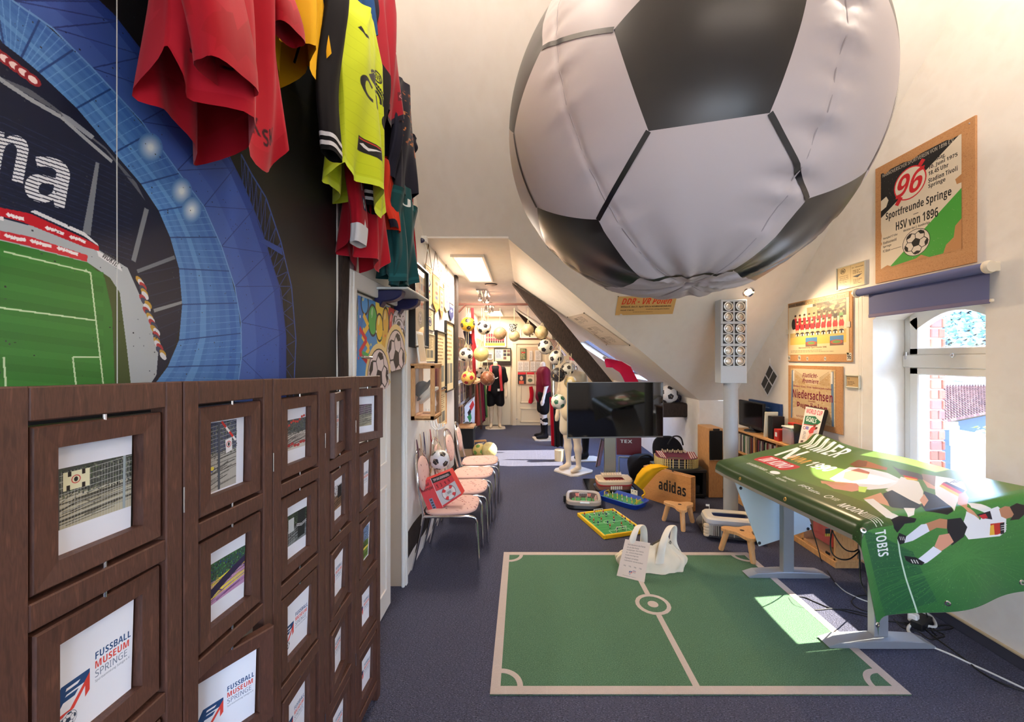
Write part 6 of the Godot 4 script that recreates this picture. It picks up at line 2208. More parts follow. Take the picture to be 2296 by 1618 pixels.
	c.tiny(0.47, 0.805, 0.1, 1, 0.01, K(226, 226, 220))
	T.call("BavariaFilm", 0.44, 0.55, 0.135, 0.16, K(230, 230, 224))
	c.tiny(0.61, 0.81, 0.12, 2, 0.012, K(226, 226, 220))
	T.call("FFS", 0.63, 0.72, 0.11, 0.142, K(232, 232, 226), 0.2)
	c.tiny(0.9, 0.8, 0.1, 2, 0.014, K(226, 226, 220))
	c.ring(1.05, 0.81, 0.022, 0.006, K(230, 230, 224))
	c.tiny(1.08, 0.8, 0.06, 3, 0.01, K(226, 226, 220))
	T.call("MOIN", 1.0, 1.14, 0.06, 0.105, K(236, 236, 230))
	for k in 4: c.rect(1.315 + k * 0.0, 0.825 + k * 0.012, [0.09, 0.1, 0.085, 0.1][k], 0.003, K(230, 230, 222))
	T.call("TOBIS", 1.262, 1.385, 0.045, 0.095, K(236, 238, 238))
	return c.tex()

func hexa(g: G, p: Array) -> void:      # eight corners: bottom ring, top ring
	var mid := Vector3.ZERO
	for q in p: mid += q / 8.0
	for f in [[0, 1, 2, 3], [4, 5, 6, 7], [0, 1, 5, 4], [1, 2, 6, 5], [2, 3, 7, 6], [3, 0, 4, 7]]:
		var a := []
		var o := Vector3.ZERO
		for i in f:
			a.append(p[i])
			o += p[i] / 4.0
		g.fan(a, o - mid)

func smooth(pts: Array, n := 6) -> Array:
	var cv := Curve3D.new()
	for i in pts.size():
		var t: Vector3 = (pts[mini(i + 1, pts.size() - 1)] - pts[maxi(i - 1, 0)]) * 0.18
		cv.add_point(pts[i], -t, t)
	var out := []
	for i in pts.size() - 1:
		for k in n: out.append(cv.sample(i, float(k) / n))
	out.append(pts[-1])
	return out

func cable(label: String, px: Array, m: Material, r := 0.0035) -> void:
	var pts := []
	for q in px: pts.append(flo(q[0], q[1], r) if q.size() == 2 else at(q[0], q[1], q[2]))
	var g := G.new()
	g.tube(smooth(pts), r, 7)
	tag(part("cable", g, m), label, "cable")

func build_desk() -> void:
	# ---- green playing mat with a pale border
	var felt := noise_tex(0.12, [K(58, 90, 66), K(88, 126, 96), K(70, 104, 78), K(122, 160, 126)], [0.2, 0.5, 0.62, 0.88], 41, 3)
	var fb := noise_tex(0.12, [Color.BLACK, Color.WHITE], [0.2, 0.8], 42, 2)
	var felt_m := grain("green felt", felt, Vector3(2.4, 2.4, 2.4), 0.95, fb, 0.25, true)
	var line_m := grain("pale felt", noise_tex(0.12, [K(206, 188, 176), K(220, 204, 194), K(196, 178, 168)], [0.2, 0.5, 0.8], 43, 3), Vector3(5, 5, 5), 0.95, fb, 0.25, true)
	var nl := flo(1098.3, 1559)
	var nr := flo(2044, 1559)
	var fl := flo(1129.7, 1239)
	var fr := flo(1675.4, 1239.6)
	var o := thing("play_mat", "green felt mat printed as a football pitch with a pale border on the floor", "mat", (nl + fr) / 2)
	var P := func(u: float, v: float, y: float) -> Vector3: return nl.lerp(nr, u).lerp(fl.lerp(fr, u), v) + Vector3(0, y, 0)
	var W := nl.distance_to(nr)
	var L := nl.distance_to(fl)
	var g := G.new()
	hexa(g, [P.call(0, 0, 0), P.call(1, 0, 0), P.call(1, 1, 0), P.call(0, 1, 0), P.call(0, 0, 0.006), P.call(1, 0, 0.006), P.call(1, 1, 0.006), P.call(0, 1, 0.006)])
	part("field", g, felt_m, o, true)
	var strip := func(u0: float, v0: float, u1: float, v1: float) -> void:
		g = G.new()
		hexa(g, [P.call(u0, v0, 0.004), P.call(u1, v0, 0.004), P.call(u1, v1, 0.004), P.call(u0, v1, 0.004), P.call(u0, v0, 0.0075), P.call(u1, v0, 0.0075), P.call(u1, v1, 0.0075), P.call(u0, v1, 0.0075)])
		part("marking", g, line_m, o, true)
	var bw := 0.048
	strip.call(0, 0, 1, bw / L)
	strip.call(0, 1 - bw / L, 1, 1)
	strip.call(0, bw / L, bw / W, 1 - bw / L)
	strip.call(1 - bw / W, bw / L, 1, 1 - bw / L)
	strip.call(0.5 - 0.012 / W * 1.4, bw / L, 0.5 + 0.012 / W * 1.4, 0.5 - 0.112 / L)
	strip.call(0.5 - 0.012 / W * 1.4, 0.5 + 0.112 / L, 0.5 + 0.012 / W * 1.4, 1 - bw / L)
	var arc := func(u: float, v: float, r: float, wd: float, a0: float, a1: float) -> void:
		g = G.new()
		for i in 20:
			var q := []
			for yy in [0.004, 0.0075]:
				for k in [[0, i], [0, i + 1], [1, i + 1], [1, i]]:
					var a := lerpf(a0, a1, k[1] / 20.0)
					var rr: float = r - wd if k[0] == 0 else r
					q.append(P.call(u + cos(a) * rr / W, v + sin(a) * rr / L, yy))
			hexa(g, q)
		part("marking", g, line_m, o, true)
	arc.call(0.5, 0.5, 0.112, 0.026, 0.0, TAU)
	arc.call(0.5, 0.5, 0.034, 0.034, 0.0, TAU)
	arc.call(bw / W, bw / L, 0.11, 0.028, 0, PI / 2)
	arc.call(1 - bw / W, bw / L, 0.11, 0.028, PI / 2, PI)
	arc.call(bw / W, 1 - bw / L, 0.11, 0.028, -PI / 2, 0)
	arc.call(1 - bw / W, 1 - bw / L, 0.11, 0.028, PI, PI * 1.5)

	# ---- height adjustable desk
	var steel := mat("grey powder coat", K(158, 162, 168), 0.45, 0.3)
	var edge_m := mat("grey desk edge", K(150, 150, 146), 0.5)
	o = thing("desk", "grey desk with two T-shaped steel feet standing under the green banner", "desk", Vector3(1.95, 0, -2.55))
	g = G.new()
	var tl := Vector3(1.578, 0.722, -2.95)
	var tn := Vector3(1.585, 0.766, -1.925)
	var up := Vector3(0, 0.032, 0)
	var rf := Vector3(2.34, 0.872, -2.97)
	var rn := Vector3(2.34, 0.912, -1.94)
	hexa(g, [tl, tn, rn, rf, tl + up, tn + up, rn + up, rf + up])
	part("tabletop", g, edge_m, o, true)
	g = G.new()
	var dn := Vector3(0, -0.016, 0)
	var ins := Vector3(0.012, 0, 0)
	hexa(g, [tl + ins + dn + Vector3(0, 0, 0.1), tn + ins + dn, rn - ins + dn, rf - ins + dn, tl + ins + Vector3(0, 0, 0.1), tn + ins, rn - ins, rf - ins])
	part("under_frame", g, black_m, o, true)
	g = G.new()
	g.box(Vector3(2.0, 0.745, -2.45), Vector3(0.25, 0.06, 0.5), Basis.from_euler(Vector3(0, 0, 0.19)))
	part("motor_box", g, black_m, o, true)
	for q in [[1.94, -2.965, 1.645, 2.235, 2.927], [2.005, -2.275, 1.69, 2.276, 2.215]]:
		g = G.new()
		g.box(Vector3(q[0], 0.4, q[1]), Vector3(0.078, 0.74, 0.05), Basis(), 0.003)
		part("leg", g, steel, o, true)
		g = G.new()
		var zf: float = q[4]
		g.prism(V2s([q[2] - 0.01, 0.014, q[2] + 0.006, 0.0, q[3] - 0.005, 0.0, q[3], 0.012, q[3] - 0.06, 0.036, q[0] + 0.06, 0.044, q[0] - 0.06, 0.044, q[2] + 0.06, 0.036]), -zf - 0.085, -zf, Transform3D(), 0.003)
		part("foot", g, steel, o, true)
	# white plate hanging askew behind the desk's far leg
	o = thing("hanging_plate", "pale blue-white plastic plate hanging askew below the far end of the desk", "panel", Vector3(1.9, 0.2, -3.06))
	g = G.new()
	g.prism(V2s([1.586, 0.712, 1.786, 0.177, 2.196, 0.309, 2.04, 0.76]), -3.058, -3.05, Transform3D(), 0.002)
	part("plate", g, mat("pale plastic", K(214, 228, 236), 0.35), o, true)
	for q in [[1661, 1094], [1703, 1217], [1812, 1185]]:
		g = G.new()
		g.ball(at(q[0], q[1], 3.049), Vector3(0.012, 0.012, 0.006), 12)
		part("screw", g, mat("dark screw", K(70, 76, 84), 0.3, 0.8), o, true)
	# ---- banner
	o = thing("film_banner", "green vinyl film banner with footballers and white lettering draped over the desk", "banner", Vector3(1.95, 0.8, -2.4))
	g = G.new()
	g.grid(150, 56, func(a: float, e: float) -> Vector3: return banner_point(lerpf(-0.17, 1.66, a), lerpf(-0.08, 0.86, e)), false, true)
	g.u.clear()
	g = G.new()
	g.grid(56, 150, func(e: float, a: float) -> Vector3: return banner_point(lerpf(-0.17, 1.66, a), lerpf(-0.08, 0.86, e)), false, true)
	for i in g.u.size():
		var q := g.u[i]
		g.u[i] = Vector2((1.83 * (1.0 - q.y)) / 1.85, 1.0 - q.x * 0.94)
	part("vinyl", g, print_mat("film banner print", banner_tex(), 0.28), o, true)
	g = G.new()
	g.grid(56, 150, func(e: float, a: float) -> Vector3: return banner_point(lerpf(-0.17, 1.66, a), lerpf(-0.08, 0.86, e)) + Vector3(0, -0.0015, -0.0012), false, false)
	part("lining", g, mat("grey vinyl back", K(140, 136, 128), 0.4), o, true)
	var k := 0
	for q in [[0.2, -0.045], [0.7, -0.045], [1.235, -0.01], [1.64, -0.05], [1.62, 0.3], [1.62, 0.72]]:
		var p := banner_point(q[0], q[1])
		var px := banner_point(q[0] + 0.01, q[1]) - p
		var py := banner_point(q[0], q[1] + 0.01) - p
		var nn := py.cross(px).normalized()
		if nn.dot(Vector3(0, H, 0) - p) < 0: nn = -nn
		var b := Basis(px.normalized(), nn, px.normalized().cross(nn))
		g = G.new()
		for i in 16: pass
		g.lathe([Vector2(0.005, 0.001), Vector2(0.006, 0.0035), Vector2(0.011, 0.003), Vector2(0.013, 0.0)], 18, p, b)
		part("grommet", g, mat("brass", K(196, 160, 88), 0.3, 0.9) if k < 2 else chrome_m, o, true)
		k += 1
	# ---- cables
	var bc := mat("black cable", K(20, 20, 22), 0.5)
	var wc := mat("white cable", K(220, 220, 216), 0.5)
	cable("black cable hanging from the desk top down to the floor near its far leg", [[1818, 1176, 2.5], [1827, 1205, 2.6], [1836, 1236, 2.75], [1842, 1256], [1858, 1285], [1873, 1306]], bc)
	cable("white cable running over the carpet from the desk's far foot to its near leg", [[1873, 1306], [1890, 1322], [1909, 1333], [1945, 1348], [1990, 1356]], wc, 0.004)
	cable("black cable looping in the air below the desk, left loop", [[1868, 1176, 2.1], [1862, 1215, 2.15], [1866, 1240, 2.2], [1884, 1253, 2.2], [1906, 1252, 2.2], [1926, 1236, 2.2]], bc)
	cable("black cable looping in the air below the desk, right loop", [[1866, 1190, 2.12], [1880, 1215, 2.2], [1896, 1232, 2.2], [1914, 1236, 2.2], [1926, 1233, 2.2], [1928, 1260, 2.22], [1930, 1300, 2.25], [1938, 1320, 2.3], [1950, 1345]], bc)
	cable("thin black cable curling across the sunlit mat, far one", [[1690, 1348], [1722, 1350], [1742, 1342], [1744, 1332]], bc, 0.003)
	cable("black cable crossing the sunlit carpet from the middle of the mat", [[1768, 1340], [1780, 1356], [1806, 1364], [1830, 1367], [1870, 1364], [1905, 1372], [1945, 1382]], bc)
	cable("black cable bowing over the sunlit carpet towards the near leg", [[1766, 1337], [1800, 1338], [1830, 1350], [1866, 1364], [1900, 1366], [1945, 1376]], bc)
	cable("small black cable loop beside the near desk leg", [[1945, 1334], [1922, 1336], [1910, 1346], [1914, 1356], [1930, 1366], [1950, 1371]], bc)
	cable("long white cable leading from the near desk foot to the front right", [[2095, 1452], [2130, 1466], [2173, 1486], [2224, 1509], [2296, 1543], [2400, 1592]], wc, 0.005)
	cable("long black cable beside the white one at the front right", [[2064, 1402], [2103, 1433], [2140, 1460], [2172, 1484], [2196, 1504], [2240, 1529], [2296, 1549], [2400, 1580]], bc, 0.004)
	cable("thick white cable bent round below the banner", [[2049, 1428], [2036, 1411], [2047, 1398], [2074, 1402], [2097, 1404], [2092, 1386], [2075, 1374], [2052, 1370]], wc, 0.008)
	cable("black cable tangle by the skirting below the banner, upper loop", [[2010, 1392], [2040, 1402], [2070, 1410], [2110, 1412], [2136, 1408], [2128, 1402], [2108, 1402], [2090, 1412], [2100, 1424]], bc)
	cable("black cable tangle by the skirting below the banner, lower loop", [[2005, 1388], [2020, 1404], [2040, 1412], [2060, 1416], [2084, 1432], [2104, 1430], [2118, 1424], [2100, 1414], [2070, 1400], [2050, 1392]], bc)
	cable("black cable under the banner's lowest corner", [[1990, 1392], [2030, 1396], [2062, 1398], [2080, 1390], [2072, 1362, 2.35]], bc)
	o = thing("power_strip", "black power strip lying in the cable tangle below the banner", "power strip", flo(2072, 1402))
	g = G.new()
	var pb := Basis(Vector3.UP, 0.5)
	g.box(flo(2066, 1402) + Vector3(0, 0.022, 0), Vector3(0.16, 0.04, 0.055), pb)
	part("body", g, black_m, o, true)
	g = G.new()
	g.box(flo(2048, 1400) + Vector3(0, 0.045, 0.0), Vector3(0.045, 0.05, 0.045), pb, 0.006)
	part("plug", g, white_m, o, true)

func rounded(rx: float, rz: float, a: float, p := 4.0) -> Vector2:
	var c := cos(TAU * a)
	var s := sin(TAU * a)
	return Vector2(signf(c) * pow(absf(c), 2.0 / p) * rx, signf(s) * pow(absf(s), 2.0 / p) * rz)

# surface through rounded rectangles: prof holds [half width, half depth, height]
func loft(g: G, prof: Array, p := 4.0, n := 48) -> G:
	for i in prof.size() - 1:
		g.grid(n, 1, func(a: float, e: float) -> Vector3:
			var q: Array = prof[i] if e < 0.5 else prof[i + 1]
			var w := rounded(q[0], q[1], a, p)
			return Vector3(w.x, q[2], -w.y), true)
	return g

func disc(g: G, rx: float, rz: float, y: float, p := 4.0, n := 48) -> G:
	var m := []
	for i in n:
		var w := rounded(rx, rz, float(i) / n, p)
		m.append(Vector3(w.x, y, -w.y))
	for i in n: g.fan([Vector3(0, y, 0), m[i], m[(i + 1) % n]], Vector3.UP)
	return g

func pitch_tex() -> ImageTexture:
	var c := Cv.new(100, 66, 256, K(62, 140, 74))
	for i in 10: c.rect(i * 10, 0, 5, 66, K(70, 150, 82))
	var w := K(210, 226, 206)
	for q in [[3, 3, 94, 0.7], [3, 62.3, 94, 0.7]]: c.rect(q[0], q[1], q[2], q[3], w)
	for q in [3.0, 49.6, 96.3]: c.rect(q, 3, 0.7, 60, w)
	c.ring(50, 33, 9, 0.7, w)
	for s in [0.0, 1.0]:
		c.rect(lerpf(3, 82, s), 16, 15, 0.7, w)
		c.rect(lerpf(3, 82, s), 49.3, 15, 0.7, w)
		c.rect(lerpf(17.4, 82, s), 16, 0.7, 34, w)
	return c.tex()

func little_player(o: Node3D, p: Vector3, shirt: Color, s := 1.0) -> void:
	var g := G.new()
	g.tint(K(30, 30, 30)).lathe([Vector2(0.0, 0.0), Vector2(0.009, 0.0), Vector2(0.009, 0.003), Vector2(0.0, 0.004)], 8, p)
	g.tint(K(236, 232, 220)).lathe([Vector2(0.003, 0.003), Vector2(0.004, 0.016 * s)], 6, p)
	g.tint(shirt).lathe([Vector2(0.005, 0.016 * s), Vector2(0.007, 0.03 * s), Vector2(0.003, 0.034 * s)], 7, p)
	g.tint(K(210, 160, 124)).ball(p + Vector3(0, 0.038 * s, 0), Vector3(0.0045, 0.0055, 0.0045), 7)
	part("player_figure", g, vmat("toy player"), o)

func little_goal(o: Node3D, p: Vector3, w: float, h: float, yaw: float, m: Material) -> void:
	var b := Basis(Vector3.UP, yaw)
	var g := G.new()
	g.tube([p + b * Vector3(-w / 2, 0, 0), p + b * Vector3(-w / 2, h, 0), p + b * Vector3(w / 2, h, 0), p + b * Vector3(w / 2, 0, 0)], 0.003, 6)
	for k in 2: g.tube([p + b * Vector3((k - 0.5) * w, h, 0), p + b * Vector3((k - 0.5) * w, 0, 0.035)], 0.002, 5)
	for k in 5: g.tube([p + b * Vector3((k / 4.0 - 0.5) * w, h, 0), p + b * Vector3((k / 4.0 - 0.5) * w, 0, 0.035)], 0.0009, 4)
	part("goal", g, m, o)

func stool(pos: Vector3, yaw: float, label: String) -> Node3D:
	var o := thing("stool", label, "stool", pos, yaw, "small three-legged stools")
	var pl := PackedVector2Array()
	for i in 60:
		var a := TAU * i / 60
		var r := 0.105 + 0.042 * cos(3.0 * a) + 0.008 * cos(6.0 * a)
		pl.append(Vector2(cos(a), sin(a)) * r)
	var g := G.new()
	var t := Transform3D(Basis(Vector3.RIGHT, Vector3.FORWARD, Vector3.UP), Vector3.ZERO)
	g.prism(pl, 0.172, 0.198, t, 0.004)
	part("seat", g, wood_b, o)
	g = G.new()
	g.tint(K(90, 60, 36))
	g.lathe([Vector2(0.018, 0.1985), Vector2(0.0, 0.1985)], 14)
	part("grip_hole", g, mat("dark hole", K(70, 46, 28), 0.9), o)
	for i in 3:
		var a := TAU * i / 3
		var d := Vector3(cos(a), 0, -sin(a))
		g = G.new()
		g.tube([d * 0.155 + Vector3(0, 0.002, 0), d * 0.154 + Vector3(0, 0.012, 0), d * 0.11 + Vector3(0, 0.174, 0)], [0.017, 0.021, 0.024], 14)
		part("leg", g, wood_b, o)
	return o

const ORD := ["first", "second", "third", "fourth", "fifth", "sixth", "seventh", "eighth", "ninth", "tenth", "eleventh", "twelfth", "thirteenth", "fourteenth", "fifteenth", "sixteenth", "seventeenth", "eighteenth", "nineteenth", "twentieth", "twenty-first", "twenty-second", "twenty-third", "twenty-fourth", "twenty-fifth"]
func dvds(z0: float, z1: float, y: float, bay: String, group: String, sd: int) -> void:
	var n := 0
	var rng := RandomNumberGenerator.new()
	rng.seed = sd
	var z := z0
	while z < z1 - 0.016:
		var w := 0.0145 if rng.randf() < 0.8 else 0.022
		var h := 0.19 if rng.randf() < 0.75 else rng.randf_range(0.15, 0.185)
		var g := G.new()
		g.box(Vector3(0.067, h / 2, 0), Vector3(0.134, h, w - 0.001), Basis(), 0.001)
		var ti := rng.randi() % 8
		var tone: Color = [K(120, 40, 44), K(60, 70, 84), K(190, 184, 170), K(70, 110, 80), K(40, 38, 42), K(150, 130, 90), K(96, 60, 74), K(200, 196, 190)][ti]
		var o := part("dvd_case", g, mat("dvd spine " + tone.to_html(), tone, 0.4))
		o.position = Vector3(2.405 + rng.randf() * 0.008, y, -z - w / 2)
		n += 1
		tag(o, "%s film case, %s from the right in the shelf's %s" % [["dark red", "slate blue", "cream", "green", "black", "tan", "plum", "white"][ti], ORD[mini(n, 25) - 1], bay], "dvd", group)
		z += w

func build_shelf() -> void:
	var o := thing("media_shelf", "low beech shelf full of film cases along the gable wall behind the desk", "shelf", Vector3(2.48, 0, -3.8))
	var xa := 2.39
	var xb := 2.562
	var g := G.new()
	for z in [3.08, 3.43, 3.79, 4.165, 4.54]:
		g = G.new()
		g.span(Vector3(xa, 0.05, -z), Vector3(xb, 0.80, -z - 0.022))
		part("upright", g, wood_b, o, true)
	for y in [0.05, 0.3, 0.555, 0.8]:
		g = G.new()
		g.span(Vector3(xa - (0.015 if y > 0.7 else 0.0), y, -3.065), Vector3(xb, y + 0.022, -4.575))
		part("shelf_board", g, wood_b, o, true)
	g = G.new()
	g.span(Vector3(xa - 0.01, 0.0, -3.07), Vector3(xb, 0.05, -4.56))
	part("plinth", g, wood_b, o, true)
	g = G.new()
	g.span(Vector3(xb, 0.05, -3.08), Vector3(xb + 0.005, 0.8, -4.56), 0.0)
	part("back_panel", g, mat("dark shelf back", K(96, 70, 48), 0.8), o, true)
	for z in [3.11, 3.46]:
		g = G.new()
		g.span(Vector3(xa - 0.008, 0.07, -z), Vector3(xa - 0.003, 0.79, -z - 0.31), 0.0)
		part("glass_door", g, glass_m, o, true)
	g = G.new()
	g.span(Vector3(xa - 0.012, 0.07, -3.13), Vector3(xa, 0.09, -3.17))
	part("door_hinge", g, black_m, o, true)
	o = thing("red_folder", "red board standing behind the glass door at the near end of the shelf", "folder", Vector3(2.45, 0.075, -3.3))
	g = G.new()
	g.box(Vector3(2.45, 0.32, -3.28), Vector3(0.02, 0.42, 0.22))
	part("cover", g, mat("red card", K(190, 50, 44), 0.6), o, true)
	o = thing("key_tag", "small black and yellow tag hanging in the cables below the desk", "tag", at(1856, 1192, 2.9))
	g = G.new()
	g.box(at(1856, 1192, 2.9), Vector3(0.035, 0.05, 0.006))
	part("tag", g, black_m, o, true)
	g = G.new()
	for k in 3: g.box(at(1851.0 + k * 4, 1199, 2.896), Vector3(0.008, 0.02, 0.004))
	part("stripes", g, mat("yellow print", K(214, 180, 60), 0.6), o, true)
	var gr := "film cases on the media shelf"
	dvds(4.19, 4.535, 0.578, "upper left bay", "film cases, upper left bay", 1)
	dvds(3.82, 4.16, 0.578, "upper middle bay", "film cases, upper middle bay", 2)
	dvds(4.19, 4.535, 0.323, "lower left bay", "film cases, middle row left bay", 3)
	dvds(3.82, 4.16, 0.323, "lower middle bay", "film cases, middle row middle bay", 4)
	# ---- things on top
	var ty := 0.823
	o = thing("monitor", "small black flat monitor standing on the left end of the shelf", "monitor", Vector3(2.46, ty, -4.33))
	g = G.new()
	g.box(Vector3(2.46, 1.0, -4.34), Vector3(0.03, 0.285, 0.47), Basis(), 0.006)
	part("housing", g, black_m, o, true)
	g = G.new()
	g.box(Vector3(2.4435, 1.01, -4.34), Vector3(0.002, 0.245, 0.44), Basis(), 0.0)
	part("screen", g, mat("dark screen", K(12, 12, 14), 0.12), o, true)
	g = G.new()
	g.lathe([Vector2(0, 0), Vector2(0.085, 0.0), Vector2(0.08, 0.012), Vector2(0.03, 0.02), Vector2(0.025, 0.05), Vector2(0, 0.05)], 22, Vector3(2.465, ty, -4.33))
	part("stand", g, black_m, o, true)
	var c := Cv.new(55, 33, 256, K(34, 62, 110))
	for i in 12: c.rect(0, 20 + i, 55, 1.2, K(30, 50, 90).darkened(i * 0.05))
	c.ring(30, 15, 6, 1.4, K(120, 190, 90))
	c.ring(27, 15, 6, 0.8, K(190, 206, 220))
	c.text("EM", 38, 12, 9, 6, K(200, 216, 200))
	c.tiny(24, 5, 20, 1, 2, K(180, 196, 220))
	for i in 40: c.ell(c.rng.randf() * 55, 24 + c.rng.randf() * 9, 1.2, 1.2, [K(60, 90, 70), K(90, 110, 130), K(40, 44, 60)][i % 3])
	hung("box_front", "dark blue box with a green ring standing against the wall behind the small monitor", "box", 2.565, 4.53, 3.98, ty, 1.152, 0.0, white_m, print_mat("blue box print", c.tex(), 0.4), 0.03)
	o = thing("paper_file", "black file box with pale papers between the small monitor and the red box", "file box", Vector3(2.47, ty, -3.95))
	g = G.new()
	g.box(Vector3(2.47, ty + 0.11, -3.93), Vector3(0.12, 0.22, 0.07))
	part("box", g, black_m, o, true)
	g = G.new()
	g.box(Vector3(2.45, ty + 0.13, -3.985), Vector3(0.13, 0.25, 0.012), Basis.from_euler(Vector3(0.08, 0, 0)))
	part("papers", g, mat("cream paper", K(214, 204, 176), 0.8), o, true)
	o = thing("red_box", "small red box with a white label on the shelf", "box", Vector3(2.44, ty, -3.83))
	g = G.new()
	g.box(Vector3(2.455, ty + 0.055, -3.83), Vector3(0.1, 0.11, 0.07))
	part("box", g, mat("red card", K(190, 50, 44), 0.6), o, true)
	g = G.new()
	g.box(Vector3(2.404, ty + 0.06, -3.83), Vector3(0.002, 0.04, 0.03), Basis(), 0.0)
	part("label", g, paper_m, o, true)
	o = thing("green_box", "green box with a red lid behind the small red box on the shelf", "box", Vector3(2.5, ty, -3.76))
	g = G.new()
	g.box(Vector3(2.53, ty + 0.08, -3.75), Vector3(0.05, 0.16, 0.12))
	part("box", g, mat("green card", K(66, 150, 66), 0.6), o, true)
	g = G.new()
	g.box(Vector3(2.53, ty + 0.17, -3.74), Vector3(0.055, 0.02, 0.14))
	part("lid", g, mat("red card", K(190, 50, 44), 0.6), o, true)
	o = thing("plastic_tub", "clear plastic tub with pink contents on the shelf", "tub", Vector3(2.46, ty, -3.68))
	g = G.new()
	g.box(Vector3(2.46, ty + 0.075, -3.67), Vector3(0.12, 0.15, 0.14), Basis(), 0.01)
	var frost := mat("frosted plastic", Color(0.92, 0.92, 0.94, 0.35), 0.2)
	frost.transparency = BaseMaterial3D.TRANSPARENCY_ALPHA
	part("tub", g, frost, o, true)
	g = G.new()
	g.box(Vector3(2.46, ty + 0.06, -3.67), Vector3(0.1, 0.1, 0.12), Basis(), 0.02)
	part("contents", g, mat("pink sweets", K(206, 140, 150), 0.8), o, true)
	g = G.new()
	g.box(Vector3(2.46, ty + 0.156, -3.67), Vector3(0.126, 0.012, 0.146), Basis(), 0.004)
	part("lid", g, white_m, o, true)
	o = thing("monitor", "black square monitor beside the large film case on the shelf", "monitor", Vector3(2.45, ty, -3.52))
	g = G.new()
	g.box(Vector3(2.44, ty + 0.105, -3.52), Vector3(0.028, 0.19, 0.16), Basis.from_euler(Vector3(0, 0.12, 0.05)), 0.004)
	part("housing", g, mat("dark screen", K(12, 12, 14), 0.12), o, true)
	g = G.new()
	g.box(Vector3(2.445, ty + 0.006, -3.5), Vector3(0.09, 0.012, 0.13), Basis(), 0.004)
	part("stand", g, black_m, o, true)
	# large film case with a footballers' picture, leaning back
	c = Cv.new(40, 72, 260, K(224, 212, 200))
	c.text("WORLD CUP", 3, 3, 34, 9, K(190, 44, 66))
	c.poly(Array(V2s([3, 18, 24, 15, 39, 27, 33, 32, 3, 34])), K(34, 104, 66))
	c.text("GOALS", 6, 19, 22, 9, K(236, 236, 226), true, 0.0, 0.05)
	c.line(Vector2(3, 35), Vector2(33, 32.5), 1.4, K(190, 44, 50))
	c.ring(6, 41, 3, 1.0, K(150, 60, 90))
	c.rect(9, 37, 6, 6, K(130, 120, 170))
	c.poly(Array(V2s([20, 38, 27, 34, 32, 40, 30, 50, 20, 52, 16, 46])), K(200, 70, 66))
	c.poly(Array(V2s([28, 44, 36, 44, 37, 52, 28, 54])), K(196, 190, 196))
	c.ell(27, 34, 3, 3.5, K(120, 60, 44))
	c.ell(32, 40, 2.6, 3, K(90, 54, 40))
	c.poly(Array(V2s([28, 54, 37, 52, 40, 70, 36, 70, 33, 58, 27, 68, 24, 66])), K(44, 40, 48))
	c.poly(Array(V2s([20, 52, 28, 52, 22, 70, 17, 70, 18, 60])), K(214, 170, 150))
	c.tiny(6, 48, 8, 6, 2.6, K(120, 110, 110))
	c.rect(4, 66, 6, 4, K(90, 66, 56))
	o = thing("film_case", "oversized cream film case with red title and two footballers leaning on the shelf", "film case", at(1820, 992, 3.35))
	var fr := [at(1790, 993, 3.43), at(1830, 992, 3.27), at(1849, 919, 3.37), at(1807, 911, 3.53)]
	g = G.new()
	g.quad(fr[0], fr[1], fr[2], fr[3])
	part("print", g, print_mat("film case print", c.tex(), 0.4), o, true)
	g = G.new()
	var dv := Vector3(0.045, 0.0, -0.012)
	var e := Vector3(0.001, 0, -0.001)
	hexa(g, [fr[0] + e, fr[1] + e, fr[1] + dv, fr[0] + dv, fr[3] + e, fr[2] + e, fr[2] + dv, fr[3] + dv])
	part("case", g, black_m, o, true)

